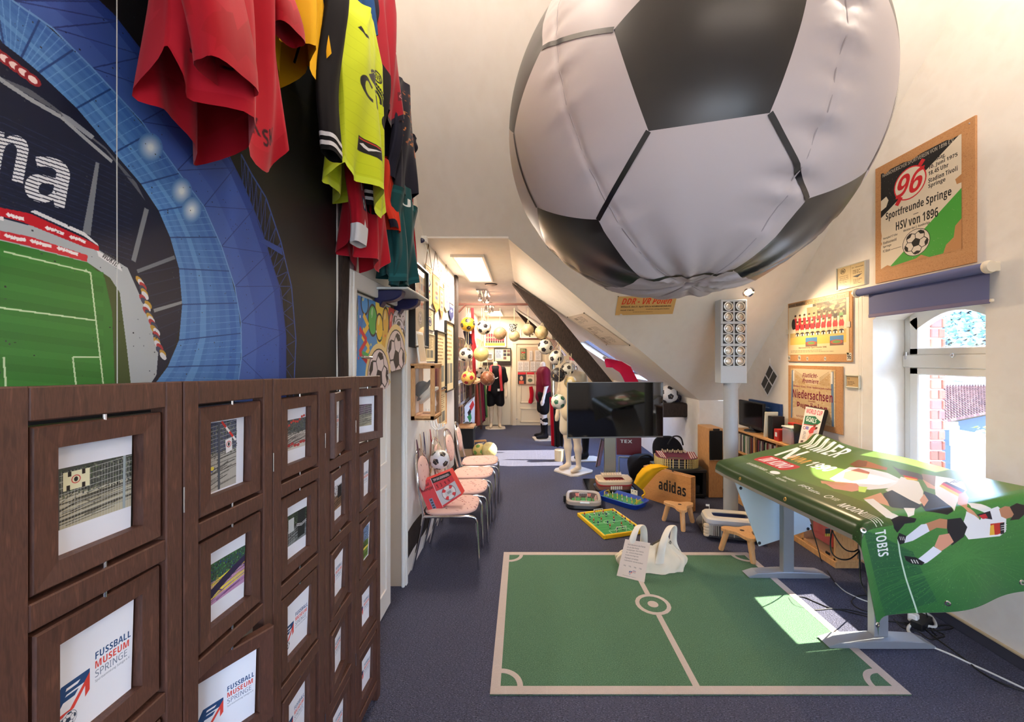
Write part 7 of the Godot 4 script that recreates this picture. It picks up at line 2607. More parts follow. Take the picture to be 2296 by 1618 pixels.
func build_middle() -> void:
	var g := G.new()
	var o: Node3D
	# ---- television on its stand
	o = thing("television", "large black flat television on a grey metal column stand", "television", Vector3(1.1, 0, -5.0))
	var q := [at(1272, 983, 4.93), at(1487, 980, 4.97), at(1487, 856, 4.97), at(1272, 857, 4.93)]
	var bk := Vector3(0.0, 0, -0.045)
	hexa(g, [q[0], q[1], q[1] + bk, q[0] + bk, q[3], q[2], q[2] + bk, q[3] + bk])
	part("housing", g, mat("grey bezel", K(120, 122, 124), 0.35, 0.5), o, true)
	g = G.new()
	var f := Vector3(0, 0, 0.003)
	var i0 := Vector3(0.006, 0.018, 0)
	g.quad(q[0] + f + i0, q[1] + f + Vector3(-0.006, 0.018, 0), q[2] + f + Vector3(-0.006, -0.006, 0), q[3] + f + Vector3(0.006, -0.006, 0))
	part("screen", g, mat("tv screen", K(8, 8, 11), 0.05, 0.0, 0.6), o, true)
	g = G.new()
	g.box(Vector3((1370.5 - XV) * 5.0 / F, 0.39, -5.08), Vector3(0.148, 0.7, 0.03), Basis(), 0.004)
	part("column", g, mat("brushed metal", K(156, 154, 142), 0.35, 0.8), o, true)
	g = G.new()
	g.span(Vector3(0.76, 0.0, -4.72), Vector3(1.34, 0.05, -5.22), 0.006)
	part("base", g, mat("piano black", K(18, 18, 20), 0.12), o, true)
	# ---- white pole with twelve lamps on a round grey foot
	var px := 1.977
	var pz := -3.84
	o = thing("floodlight_pole", "tall grey pole with a box of twelve round lamps standing on a round foot", "lamp", Vector3(px, 0, pz))
	var grey := mat("grey paint", K(168, 172, 176), 0.5)
	g = G.new()
	g.lathe([Vector2(0, 0), Vector2(0.3, 0.0), Vector2(0.305, 0.012), Vector2(0.295, 0.028), Vector2(0.0, 0.03)], 48)
	part("foot", g, mat("dark grey paint", K(112, 114, 118), 0.5), o)
	g = G.new()
	g.lathe([Vector2(0.064, 0.028), Vector2(0.064, 1.376)], 32)
	part("pole", g, grey, o)
	g = G.new()
	g.box(Vector3(0, 1.768, 0), Vector3(0.247, 0.79, 0.12), Basis(), 0.004)
	part("lamp_box", g, mat("light grey paint", K(178, 186, 194), 0.5), o)
	for r in 6:
		for k in 2:
			var lp := Vector3(-0.056 + 0.112 * k, 2.098 - r * 0.0985 - (0.012 if r > 1 else 0.0) - (0.012 if r > 3 else 0.0), 0.0605)
			g = G.new()
			g.box(lp, Vector3(0.094, 0.086, 0.006), Basis(), 0.001)
			var fx := part("lamp", g, black_m, o)
			g = G.new()
			g.lathe([Vector2(0.041, 0.003), Vector2(0.043, 0.009), Vector2(0.034, 0.011), Vector2(0.032, 0.004)], 20, lp, Basis.from_euler(Vector3(PI / 2, 0, 0)))
			part("ring", g, mat("pale metal", K(206, 208, 208), 0.3, 0.7), fx)
			g = G.new()
			g.lathe([Vector2(0.03, 0.004), Vector2(0.024, 0.008), Vector2(0.011, 0.012), Vector2(0.0, 0.012)], 18, lp, Basis.from_euler(Vector3(PI / 2, 0, 0)))
			part("reflector", g, mat("lamp reflector", K(196, 190, 180), 0.3, 0.6), fx)
	for y in [1.93, 1.72]:
		g = G.new()
		g.box(Vector3(0, y, 0.06), Vector3(0.245, 0.006, 0.006), Basis(), 0.001)
		part("joint", g, mat("dark grey paint", K(112, 114, 118), 0.5), o)
	# ---- beech loudspeaker tower
	o = thing("loudspeaker", "tall beech loudspeaker with a black cloth front beside the lamp pole", "loudspeaker", Vector3(2.22, 0, -4.78))
	g = G.new()
	g.span(Vector3(2.135, 0.0, -4.64), Vector3(2.3, 0.8, -4.94), 0.004)
	part("cabinet", g, wood_b, o, true)
	g = G.new()
	g.span(Vector3(2.14, 0.44, -4.622), Vector3(2.288, 0.775, -4.64), 0.006)
	part("grille", g, mat("black grille cloth", K(26, 26, 26), 0.95), o, true)
	g = G.new()
	g.span(Vector3(2.14, 0.43, -4.62), Vector3(2.288, 0.441, -4.64), 0.003)
	part("grille_edge", g, chrome_m, o, true)
	g = G.new()
	g.box(Vector3(2.215, 0.79, -4.622), Vector3(0.07, 0.02, 0.02))
	part("badge", g, black_m, o, true)
	# ---- black television cabinet
	o = thing("tv_cabinet", "low black cabinet under the cream-columned stadium model", "cabinet", Vector3(1.75, 0, -4.74))
	g = G.new()
	g.span(Vector3(1.56, 0.3, -4.58), Vector3(2.09, 0.335, -4.99), 0.006)
	part("top", g, mat("dark grey lacquer", K(44, 44, 46), 0.35), o, true)
	g = G.new()
	for x in [1.56, 2.05]: g.span(Vector3(x, 0.03, -4.6), Vector3(x + 0.04, 0.3, -4.98))
	g.span(Vector3(1.56, 0.03, -4.97), Vector3(2.09, 0.3, -4.99))
	g.span(Vector3(1.56, 0.02, -4.6), Vector3(2.09, 0.05, -4.99))
	part("body", g, mat("black lacquer", K(24, 24, 26), 0.35), o, true)
	g = G.new()
	for x in [1.58, 2.03]: g.lathe([Vector2(0.02, 0), Vector2(0.022, 0.02), Vector2(0, 0.02)], 12, Vector3(x + 0.02, 0.0, -4.63))
	part("foot", g, black_m, o, true)
	o = thing("video_recorder", "black box with small lights inside the low black cabinet", "video recorder", Vector3(1.76, 0.05, -4.7))
	g = G.new()
	g.span(Vector3(1.63, 0.051, -4.64), Vector3(2.03, 0.14, -4.92))
	part("housing", g, black_m, o, true)

	# ---- stadium models
	var brick := mat("model brick", K(126, 78, 60), 0.6)
	var cream := mat("model cream", K(226, 202, 166), 0.55)
	var mred := mat("model red", K(156, 36, 40), 0.5)
	var mgreen := mat("model green", K(70, 140, 76), 0.7)
	var plate := mat("model plate", K(46, 46, 48), 0.5)
	var sp := Vector3(1.085, 0.05, -4.87)
	o = thing("stadium_model", "brick stadium model with cream roofs and red seats standing on the television's foot", "model", sp, 0.05)
	var W := 0.2
	var Dp := 0.13
	g = G.new()
	loft(g, [[W * 1.14, Dp * 1.2, 0.0], [W * 1.14, Dp * 1.2, 0.008], [0.001, 0.001, 0.008]], 5.0)
	part("base_plate", g, plate, o)
	g = G.new()
	loft(g, [[W, Dp, 0.008], [W, Dp, 0.045]], 5.0)
	part("lower_wall", g, brick, o)
	g = G.new()
	loft(g, [[W * 1.01, Dp * 1.01, 0.045], [W * 1.04, Dp * 1.04, 0.06], [W * 1.0, Dp * 1.0, 0.064]], 5.0)
	part("red_band", g, mred, o)
	g = G.new()
	loft(g, [[W * 1.0, Dp * 1.0, 0.062], [W * 1.06, Dp * 1.06, 0.1], [W * 1.0, Dp, 0.118], [W * 0.72, Dp * 0.62, 0.098], [W * 0.72, Dp * 0.62, 0.094]], 5.0)
	part("roof", g, cream, o)
	g = G.new()
	loft(g, [[W * 0.86, Dp * 0.82, 0.094], [W * 0.5, Dp * 0.42, 0.02]], 5.0)
	part("seating", g, mred, o)
	g = G.new()
	disc(g, W * 0.5, Dp * 0.42, 0.021, 8.0)
	part("pitch", g, mgreen, o)
	for s in 4:       # four stands rise above the ring, with ribs
		var a := s * PI / 2
		var b := Basis(Vector3.UP, a)
		var r := (W if s % 2 else Dp)
		var l := (Dp if s % 2 else W) * 0.62
		g = G.new()
		hexa(g, [b * Vector3(-l, 0.1, r * 0.98), b * Vector3(l, 0.1, r * 0.98), b * Vector3(l, 0.1, r * 0.62), b * Vector3(-l, 0.1, r * 0.62), b * Vector3(-l, 0.14 if s == 2 else 0.115, r * 0.98), b * Vector3(l, 0.14 if s == 2 else 0.115, r * 0.98), b * Vector3(l, 0.122 if s == 2 else 0.105, r * 0.6), b * Vector3(-l, 0.122 if s == 2 else 0.105, r * 0.6)])
		part("stand_roof", g, cream, o)
		for k in 9:
			g = G.new()
			var xx := lerpf(-l, l, k / 8.0)
			g.bar(b * Vector3(xx, 0.1, r * 1.03), b * Vector3(xx, 0.152 if s == 2 else 0.126, r * 0.99), 0.005, 0.005, Vector3.RIGHT, 0.0)
			g.bar(b * Vector3(xx, 0.15 if s == 2 else 0.125, r * 0.99), b * Vector3(xx, 0.127 if s == 2 else 0.108, r * 0.6), 0.004, 0.004, Vector3.RIGHT, 0.0)
			part("roof_rib", g, cream if s != 2 else mat("model grey", K(170, 160, 150), 0.5), o)
	for k in 6:
		g = G.new()
		g.box(Vector3(-0.06 + k * 0.024, 0.032, Dp * 1.0), Vector3(0.016, 0.04, 0.008), Basis(), 0.001)
		part("window", g, mat("model window", K(226, 220, 200), 0.3), o)
	# cream columned stadium on the black cabinet
	sp = Vector3(1.81, 0.335, -4.79)
	o = thing("stadium_model", "oval stadium model with many cream columns and red-white striped corners on the black cabinet", "model", sp, -0.15)
	W = 0.235
	Dp = 0.17
	g = G.new()
	loft(g, [[W * 1.12, Dp * 1.15, 0.0], [W * 1.12, Dp * 1.15, 0.008], [0.001, 0.001, 0.008]], 3.4)
	part("base_plate", g, mat("model olive plate", K(70, 76, 70), 0.6), o)
	g = G.new()
	loft(g, [[W * 0.9, Dp * 0.9, 0.008], [W * 0.9, Dp * 0.9, 0.105]], 3.4)
	part("inner_wall", g, mat("model dark wall", K(60, 58, 56), 0.7), o)
	g = G.new()
	loft(g, [[W * 0.97, Dp * 0.97, 0.105], [W * 1.0, Dp * 1.0, 0.115], [W * 0.95, Dp * 0.95, 0.122], [W * 0.55, Dp * 0.5, 0.07]], 3.4)
	part("terraces", g, mat("model blue red terraces", K(120, 60, 80), 0.6), o)
	g = G.new()
	disc(g, W * 0.56, Dp * 0.52, 0.07, 5.0)
	part("pitch", g, mgreen, o)
	for k in 56:
		var w := rounded(W, Dp, k / 56.0, 3.4)
		g = G.new()
		g.bar(Vector3(w.x, 0.008, -w.y), Vector3(w.x * 1.01, 0.112, -w.y * 1.01), 0.0095, 0.01, Vector3(-w.y, 0, -w.x), 0.001)
		part("column", g, mat("model pale yellow", K(232, 210, 140), 0.55), o)
	for s in [-1.0, 1.0]:
		for k in 7:
			g = G.new()
			g.bar(Vector3(s * (W * 0.56 + k * 0.012), 0.118 + k * 0.002, Dp * 0.86), Vector3(s * (W * 0.62 + k * 0.012), 0.15, -Dp * 0.4), 0.011, 0.006, Vector3.RIGHT, 0.001)
			part("striped_roof", g, mred if k % 2 == 0 else white_m, o)
	for k in 14:
		g = G.new()
		g.box(Vector3(lerpf(-0.13, 0.14, k / 13.0), 0.135 + 0.012 * float(k % 3 == 0), -Dp * 0.8), Vector3(0.012, 0.03, 0.012), Basis(), 0.001)
		part("tower", g, cream, o)
	for k in 3:
		g = G.new()
		loft(g, [[W * 0.955, Dp * 0.955, 0.022 + k * 0.028], [W * 0.965, Dp * 0.965, 0.027 + k * 0.028], [W * 0.955, Dp * 0.955, 0.03 + k * 0.028]], 3.4)
		part("gallery", g, mat("model grey", K(170, 160, 150), 0.5), o)
	# white rectangular stadium on the foot of the lamp pole
	sp = at(1648, 1190, 3.62)
	sp.y = 0.032
	o = thing("stadium_model", "white rectangular stadium model with a dark blue opening on the round foot of the pole", "model", Vector3(1.87, 0.031, -3.64), -0.22)
	W = 0.225
	Dp = 0.13
	g = G.new()
	loft(g, [[W * 1.1, Dp * 1.15, 0.0], [W * 1.1, Dp * 1.15, 0.006], [0.001, 0.001, 0.006]], 8.0)
	part("base_plate", g, plate, o)
	g = G.new()
	loft(g, [[W * 0.95, Dp * 0.94, 0.006], [W * 0.95, Dp * 0.94, 0.1]], 6.0)
	part("facade", g, mat("model grey glass", K(112, 108, 100), 0.5), o)
	for k in 60:
		var w := rounded(W * 0.97, Dp * 0.965, k / 60.0, 6.0)
		g = G.new()
		g.box(Vector3(w.x, 0.05, -w.y), Vector3(0.007, 0.09, 0.007), Basis(), 0.001)
		part("facade_pillar", g, mat("model stone", K(206, 196, 176), 0.6), o)
	g = G.new()
	loft(g, [[W, Dp, 0.096], [W * 1.04, Dp * 1.05, 0.115], [W * 1.0, Dp * 1.0, 0.145]], 6.0)
	part("cornice", g, mat("model pale grey", K(186, 186, 186), 0.5), o)
	g = G.new()
	loft(g, [[W * 1.0, Dp * 1.0, 0.145], [W * 0.93, Dp * 0.9, 0.16], [W * 0.68, Dp * 0.42, 0.156], [W * 0.68, Dp * 0.42, 0.148]], 6.0)
	part("roof", g, mat("model ivory", K(226, 214, 192), 0.5), o)
	g = G.new()
	loft(g, [[W * 0.7, Dp * 0.45, 0.15], [W * 0.5, Dp * 0.28, 0.06]], 6.0)
	part("seating", g, mat("model navy", K(36, 42, 84), 0.5), o)
	g = G.new()
	disc(g, W * 0.52, Dp * 0.3, 0.061, 8.0)
	part("pitch", g, mgreen, o)
	for s in [[-1.0, 1.0], [1.0, 1.0]]:
		g = G.new()
		var tp := Vector3(s[0] * W * 1.02, 0, s[1] * Dp * 1.02)
		for k in 4: g.lathe([Vector2(0.02, 0.006 + k * 0.026), Vector2(0.024, 0.012 + k * 0.026), Vector2(0.024, 0.026 + k * 0.026), Vector2(0.02, 0.03 + k * 0.026)], 16, tp)
		g.lathe([Vector2(0.02, 0.11), Vector2(0, 0.116)], 16, tp)
		part("corner_tower", g, cream, o)
	g = G.new()
	g.box(Vector3(-W * 0.7, 0.185, -Dp * 0.7), Vector3(0.004, 0.05, 0.004), Basis(), 0.0)
	g.box(Vector3(-W * 0.7 - 0.015, 0.2, -Dp * 0.7), Vector3(0.03, 0.018, 0.003), Basis(), 0.0)
	part("flag", g, white_m, o)

	# ---- table football games on the carpet
	var pt := print_mat("toy pitch print", pitch_tex(), 0.5)
	var yl := mat("yellow plastic", K(238, 192, 28), 0.35)
	var bl := mat("blue plastic", K(24, 66, 160), 0.3)
	var L0 := Vector3(0.553, 0, -4.08)
	var Lf := Vector3(0.713, 0, -3.564)
	var Lb := Vector3(0.936, 0, -4.21)
	var ctr := (Lf + Lb) / 2
	var yaw := atan2(-(Lf - L0).z, (Lf - L0).x)
	o = thing("table_football_game", "flat green table football game in a yellow frame on the carpet", "toy", ctr, yaw)
	var hl := 0.27
	var hw := 0.2
	g = G.new()
	g.span(Vector3(-hl + 0.01, 0.004, -hw + 0.01), Vector3(hl - 0.01, 0.024, hw - 0.01), 0.0)
	g.u.clear()
	for p in g.v: g.u.append(Vector2((p.x + hl) / hl / 2, (p.z + hw) / hw / 2))
	part("field", g, pt, o)
	for s in [-1.0, 1.0]:
		g = G.new()
		g.box(Vector3(0, 0.019, s * hw), Vector3(hl * 2 + 0.02, 0.038, 0.02), Basis(), 0.005)
		part("rim", g, yl, o)
		g = G.new()
		g.box(Vector3(s * hl, 0.019, 0), Vector3(0.02, 0.038, hw * 2 - 0.02), Basis(), 0.005)
		part("rim", g, yl, o)
		little_goal(o, Vector3(s * (hl - 0.045), 0.024, 0), 0.1, 0.045, -s * PI / 2, white_m)
	var rng := RandomNumberGenerator.new()
	rng.seed = 12
	for k in 22:
		var gx := -0.21 + (k % 6) * 0.082 + rng.randf_range(-0.015, 0.015)
		var gz := -0.15 + (k / 6) * 0.1 + rng.randf_range(-0.02, 0.02)
		little_player(o, Vector3(gx, 0.024, gz), K(30, 44, 110) if k % 2 else K(200, 50, 44))
	# grey stadium-shaped game
	o = thing("table_football_game", "grey stadium-shaped table football game with a clear rim on the carpet", "toy", Vector3(0.655, 0, -4.43), -0.12)
	W = 0.19
	Dp = 0.19
	g = G.new()
	loft(g, [[W * 0.96, Dp * 0.96, 0.0], [W * 1.03, Dp * 1.03, 0.02], [W * 1.0, Dp, 0.05]], 4.5)
	part("base", g, mat("black lacquer", K(24, 24, 26), 0.35), o)
	g = G.new()
	loft(g, [[W, Dp, 0.05], [W * 1.0, Dp * 1.0, 0.085], [W * 0.95, Dp * 0.95, 0.098], [W * 0.82, Dp * 0.8, 0.09], [W * 0.8, Dp * 0.78, 0.08]], 4.5)
	part("rim", g, mat("warm grey plastic", K(168, 158, 148), 0.25), o)
	g = G.new()
	loft(g, [[W * 0.8, Dp * 0.78, 0.082], [W * 0.68, Dp * 0.66, 0.03]], 4.5)
	part("grandstand", g, mat("dark grandstand", K(84, 66, 66), 0.6), o)
	for k in 7:
		g = G.new()
		g.box(Vector3(W * 0.73, 0.056, -0.07 + k * 0.02), Vector3(0.024, 0.045, 0.009), Basis.from_euler(Vector3(0, 0, -0.45)), 0.001)
		part("seat_stripe", g, mred if k % 2 else white_m, o)
	for s in [-1.0, 1.0]:
		g = G.new()
		g.box(Vector3(s * 0.075, 0.058, -Dp * 0.72), Vector3(0.06, 0.034, 0.005), Basis.from_euler(Vector3(-0.4, 0, 0)), 0.001)
		part("sign_board", g, mat("pink red print", K(196, 110, 100), 0.6), o)
	g = G.new()
	disc(g, W * 0.69, Dp * 0.67, 0.031, 4.5)
	part("field", g, mgreen, o)
	little_goal(o, Vector3(0, 0.032, -Dp * 0.58), 0.09, 0.055, PI, white_m)
	for k in 16: little_player(o, Vector3(-0.09 + (k % 4) * 0.06, 0.032, -0.05 + (k / 4) * 0.04), K(44, 70, 60) if k % 2 else K(170, 150, 140), 0.85)
	g = G.new()
	g.box(Vector3(-W * 1.08, 0.05, -0.02), Vector3(0.03, 0.07, 0.05), Basis(), 0.004)
	part("handle", g, black_m, o)
	g = G.new()
	g.box(Vector3(0.01, 0.082, Dp * 0.93), Vector3(0.1, 0.022, 0.03), Basis.from_euler(Vector3(0.5, 0, 0)), 0.003)
	part("scoreboard", g, mat("pale plastic", K(214, 228, 236), 0.35), o)
	# blue oval game
	o = thing("table_football_game", "blue oval table football game with yellow players and a white score plate", "toy", Vector3(1.1, 0, -4.5), -0.82)
	W = 0.27
	Dp = 0.15
	g = G.new()
	loft(g, [[W * 0.9, Dp * 0.86, 0.0], [W, Dp, 0.055], [W * 1.03, Dp * 1.05, 0.06], [W * 0.98, Dp * 0.97, 0.062], [W * 0.86, Dp * 0.82, 0.025]], 5.0)
	part("tray", g, bl, o)
	g = G.new()
	disc(g, W * 0.87, Dp * 0.84, 0.026, 6.0)
	part("field", g, mgreen, o)
	for s in [-1.0, 1.0]: little_goal(o, Vector3(s * W * 0.78, 0.027, 0), 0.085, 0.05, -s * PI / 2, yl)
	for k in 12: little_player(o, Vector3(-0.16 + (k % 6) * 0.062, 0.027, -0.05 + (k / 6) * 0.09), K(236, 200, 60) if k % 3 else K(226, 226, 226), 1.0)
	g = G.new()
	g.box(Vector3(0.06, 0.09, -Dp * 1.0), Vector3(0.085, 0.055, 0.005), Basis(), 0.001)
	part("score_plate", g, mat("cream plastic", K(226, 214, 192), 0.4), o)
	for k in 2:
		g = G.new()
		g.lathe([Vector2(0, -0.001), Vector2(0.006, -0.001), Vector2(0.006, 0.001), Vector2(0, 0.001)], 10, Vector3(0.042 + k * 0.036, 0.1, -Dp * 1.0 + 0.004), Basis.from_euler(Vector3(PI / 2, 0, 0)))
		part("score_dial", g, black_m, o)

	# ---- stools
	stool(Vector3(1.505, 0, -3.88), 0.35, "small three-legged beech stool in front of the wooden case")
	stool(Vector3(1.787, 0, -3.29), 0.55, "small three-legged beech stool nearest the desk's far foot")

	# ---- wooden case with black lettering
	var bl0 := Vector3(1.38, 0, -4.645)
	var br0 := Vector3(1.735, 0, -4.174)
	var along := (br0 - bl0).normalized()
	var nrm := along.cross(Vector3.UP)          # points to the camera's side
	if nrm.z < 0: nrm = -nrm
	o = thing("wooden_case", "folded wooden case with large black lettering leaning upright on the carpet", "case", (bl0 + br0) / 2)
	var wlen := bl0.distance_to(br0)
	var tb := Basis(along, Vector3.UP, along.cross(Vector3.UP))
	var mid := (bl0 + br0) / 2 + Vector3(0, 0.185, 0)
	for k in 3:
		g = G.new()
		g.box(mid - nrm * (0.012 + k * 0.034), Vector3(wlen, 0.37, 0.022), tb, 0.003)
		part("board", g, grain("plywood", noise_tex(0.012, [K(196, 134, 76), K(208, 148, 88), K(184, 122, 66)], [0.2, 0.5, 0.8], 61, 5), Vector3(1.2, 7, 7), 0.4), o, true)
		if k < 2:
			g = G.new()
			g.box(mid - nrm * (0.029 + k * 0.034), Vector3(wlen - 0.01, 0.36, 0.012), tb, 0.0)
			part("liner", g, black_m, o, true)
	g = G.new()
	sign_text(g, "adidas", 0.33, 0.125, Transform3D(tb if tb.z.dot(nrm) > 0 else Basis(along, Vector3.UP, nrm), mid + along * 0.075 + Vector3(0, 0.03, 0) + nrm * 0.0), 0.0015)
	part("lettering", g, mat("black paint", K(30, 28, 30), 0.5), o, true)
	g = G.new()
	var hp := mid + Vector3(0, 0.19, 0) - nrm * 0.03
	g.tube(smooth([hp - along * 0.07, hp - along * 0.05 + Vector3(0, 0.02, 0), hp + along * 0.05 + Vector3(0, 0.02, 0), hp + along * 0.07]), 0.008, 8)
	part("handle", g, black_m, o, true)
	# yellow cap thrown over its corner
	o = thing("yellow_cap", "yellow cloth cap draped over the left corner of the wooden case", "cap", at(1455, 1095, 4.45))
	var hi := [[1421, 1082], [1428, 1064], [1440, 1049], [1458, 1040], [1478, 1040], [1497, 1045]]
	var lo := [[1440, 1098], [1450, 1087], [1461, 1074], [1472, 1062], [1484, 1053], [1500, 1048]]
	for s in 2:
		g = G.new()
		g.grid(30, 12, func(a: float, e: float) -> Vector3:
			var t := a * 5.0
			var j := mini(int(t), 4)
			var w := t - j
			var A := Vector2(lerpf(hi[j][0], hi[j + 1][0], w), lerpf(hi[j][1], hi[j + 1][1], w))
			var B := Vector2(lerpf(lo[j][0], lo[j + 1][0], w), lerpf(lo[j][1], lo[j + 1][1], w))
			var p := A.lerp(B, 1.0 - e)
			var z := 4.53 - a * 0.2 - (0.07 if s == 0 else -0.012) * sin(PI * clampf(e, 0.0, 1.0)) * sin(PI * clampf(a * 0.9 + 0.1, 0, 1)) + 0.008 * sin(e * 14.0 + a * 5.0)
			return at(p.x, p.y, z), false, s == 1)
		part("crown" if s == 0 else "lining", g, cloth("mustard cloth", K(238, 176, 26)), o, true)
	g = G.new()
	g.tube(smooth([at(1442, 1097, 4.44), at(1446, 1106, 4.44), at(1440, 1112, 4.45), at(1444, 1118, 4.46)]), 0.008, 6)
	part("strap", g, cloth("mustard cloth", K(238, 176, 26)), o, true)
	# dark bags behind
	for k in 2:
		o = thing("black_bag", ["large soft black bag slumped behind the wooden case", "tall black bag leaning against the knee wall behind the stadium with columns"][k], "bag", [Vector3(1.55, 0, -5.24), Vector3(1.9, 0, -5.13)][k])
		g = G.new()
		var hh: float = [0.36, 0.62][k]
		g.grid(30, 18, func(a: float, e: float) -> Vector3:
			var t := PI * (e - 0.5)
			var w := rounded(1, 1, a, 2.6)
			var r := pow(cos(t), 0.6)
			var wob := 1.0 + 0.06 * sin(a * TAU * 3.0 + e * 6.0) + 0.05 * sin(a * TAU * 5.0 - e * 9.0)
			return Vector3(w.x * r * 0.2 * wob + (0.0 if k == 0 else -0.09 * e), (0.5 + 0.5 * sin(t)) * hh, -w.y * r * [0.17, 0.13][k] * wob), true)
		part("shell", g, cloth("black nylon", K(24, 24, 30)), o)
		g = G.new()
		g.tube(smooth([Vector3(-0.1, hh * 0.86, 0.1), Vector3(-0.04, hh * 1.02, 0.12), Vector3(0.06, hh * 1.0, 0.1), Vector3(0.1, hh * 0.84, 0.08)]), 0.01, 6)
		part("strap", g, black_m, o)
	# maroon board under the television
	o = thing("maroon_board", "maroon board with white slanted lettering seen below the television", "board", at(1410, 1020, 5.5))
	g = G.new()
	g.box(at(1410, 1000, 5.5), Vector3(0.33, 0.24, 0.02), Basis(Vector3.UP, -0.15), 0.003)
	part("board", g, mat("maroon lacquer", K(110, 22, 34), 0.4), o, true)
	g = G.new()
	sign_text(g, "TEX", 0.16, 0.045, Transform3D(Basis(Vector3.UP, -0.15), at(1404, 989, 5.485)), 0.002)
	part("lettering", g, white_m, o, true)
	g = G.new()
	g.tube([at(1388, 1024, 5.5), at(1434, 1027, 5.5)], 0.012, 8)
	for x in [1388.0, 1434.0]: g.tube([at(x, 1024, 5.5), flo(x, 1066)], 0.01, 6)
	part("frame", g, mat("grey paint", K(168, 172, 176), 0.5), o, true)
	# pink picture leaning on the television's foot
	o = thing("leaning_picture", "pinkish picture in a black frame leaning beside the television column", "picture", flo(1345, 1090))
	g = G.new()
	hexa(g, [at(1335, 1046, 5.05), at(1337, 1046, 5.0), at(1346, 1043, 5.3), at(1344, 1043, 5.35), at(1347, 985, 5.15), at(1349, 985, 5.1), at(1356, 990, 5.4), at(1354, 990, 5.45)])
	part("picture", g, mat("pink print", K(196, 150, 160), 0.5), o, true)
	g = G.new()
	g.tube([at(1337, 1047, 5.0), at(1349, 984, 5.1), at(1357, 990, 5.4)], 0.008, 6)
	part("frame", g, black_m, o, true)
	# tie beam with a ball on it
	g = G.new()
	g.grid(8, 20, func(a: float, e: float) -> Vector3:
		var w := rounded(0.1, 0.095, a + 0.06, 7.0)
		return Vector3(lerpf(0.95, 2.166, e), 0.92 + w.y, -5.42 - w.x + 0.006 * sin(e * 19.0)), true, true)
	g.fan([Vector3(2.14, 0.825, -5.32), Vector3(2.14, 0.825, -5.52), Vector3(2.14, 1.015, -5.52), Vector3(2.14, 1.015, -5.32)], Vector3.RIGHT)
	struct("trim_tie_beam", g, beam_m)

	# ---- cloth bag on the mat, with a notice leaning on it
	var c := Cv.new(100, 50, 420, K(226, 214, 190))
	c.text("sportplatzkultur", 15, 11, 42, 6, K(40, 38, 38), true, 0.0, 0.16)
	c.text("Sportplatz", 14, 32, 30, 6, K(40, 38, 38), true, 0.0, -1.25)
	c.text("[", 64, 22, 2.4, 7, K(44, 42, 42))
	c.text("w", 67, 24, 3.4, 3.6, K(44, 42, 42))
	c.text("]", 71, 22, 2.4, 7, K(44, 42, 42))
	var linen := cloth("printed cotton", Color.WHITE, c.tex())
	var plain_linen := cloth("plain cotton", K(230, 224, 210))
	var bagp := Vector3(0.975, 0.008, -3.1)
	o = thing("cotton_bag", "full off-white cotton bag with black print lying on the far edge of the green mat", "bag", bagp)
	g = G.new()
	g.grid(72, 26, func(a: float, e: float) -> Vector3:
		var w := rounded(1, 1, a - 0.25, 2.7)
		var rise := pow(e, 0.8)
		var rx := lerpf(0.262, 0.13, smoothstep(0.15, 1.0, e)) * (0.93 + 0.1 * sin(minf(e * 6.0, PI)))
		var rz := lerpf(0.13, 0.012, pow(e, 0.75)) * (0.95 + 0.12 * sin(minf(e * 6.0, PI)))
		var fold := 0.008 * sin(a * TAU * 9.0 + e * 5.0) + 0.006 * sin(a * TAU * 15.0 - e * 8.0)
		var ridge := 0.2 - 0.05 * (1.0 - absf(w.x)) * e + 0.025 * signf(w.x) * absf(w.x) * e
		return Vector3(w.x * (rx + fold) + 0.02 * e, rise * ridge, -w.y * (rz + fold * minf(1.0, 2.0 - 2.0 * e)) - 0.02 * e), true)
	part("body", g, linen, o)
	for q2 in [[[1411, 1240, 3.02], [1421, 1200, 3.04], [1433, 1178, 3.08], [1443, 1186, 3.12], [1443, 1225, 3.16]], [[1478, 1262, 3.0], [1487, 1215, 3.04], [1500, 1183, 3.1], [1511, 1182, 3.14], [1510, 1215, 3.16], [1520, 1240, 3.16]]]:
		var pts := []
		for p in q2: pts.append(at(p[0], p[1], p[2]) - bagp)
		pts = smooth(pts, 8)
		g = G.new()
		g.grid(20, pts.size() - 1, func(a: float, e: float) -> Vector3:
			var i := int(round(e * (pts.size() - 1)))
			var p: Vector3 = pts[i]
			var wd := 0.034 - 0.012 * sin(PI * e)
			return p + Vector3(cos(TAU * a) * wd * 0.9, cos(TAU * a) * 0.006, sin(TAU * a) * 0.014 + cos(TAU * a) * 0.01), true)
		part("handle", g, plain_linen, o)
	c = Cv.new(60, 84, 420, K(222, 204, 188))
	for i in 7: c.text(["Beim Markieren des Platzes", "ist uns die Kreide", "ausgegangen. Was denkst", "du - wieviel Kilogramm", "Kreide benötigt der", "Platzwart um einen", "Fußballplatz abzukreiden?"][i], 9, 9.0 + i * 6.1, [42.0, 28.0, 40.0, 38.0, 31.0, 31.0, 42.0][i], 3.6, K(96, 84, 78), false)
	for i in 4: c.text(["5kg", "12kg", "18kg", "25kg"][i], 10 + i * 11.5, 57, 5.4, 3.4, K(96, 84, 78), false)
	logo(c, 24, 66, 0.085)
	c.tiny(12, 79, 38, 1, 1.4, K(150, 130, 120))
	o = thing("notice_sheet", "printed paper notice about chalk leaning against the cotton bag on the mat", "notice", flo(1414, 1298, 0.008))
	g = G.new()
	g.quad(flo(1383, 1290, 0.008), flo(1445, 1305, 0.008), at(1458, 1217, 2.97), at(1402, 1208, 3.05))
	part("print", g, print_mat("chalk notice print", c.tex(), 0.8), o, true)
	g = G.new()
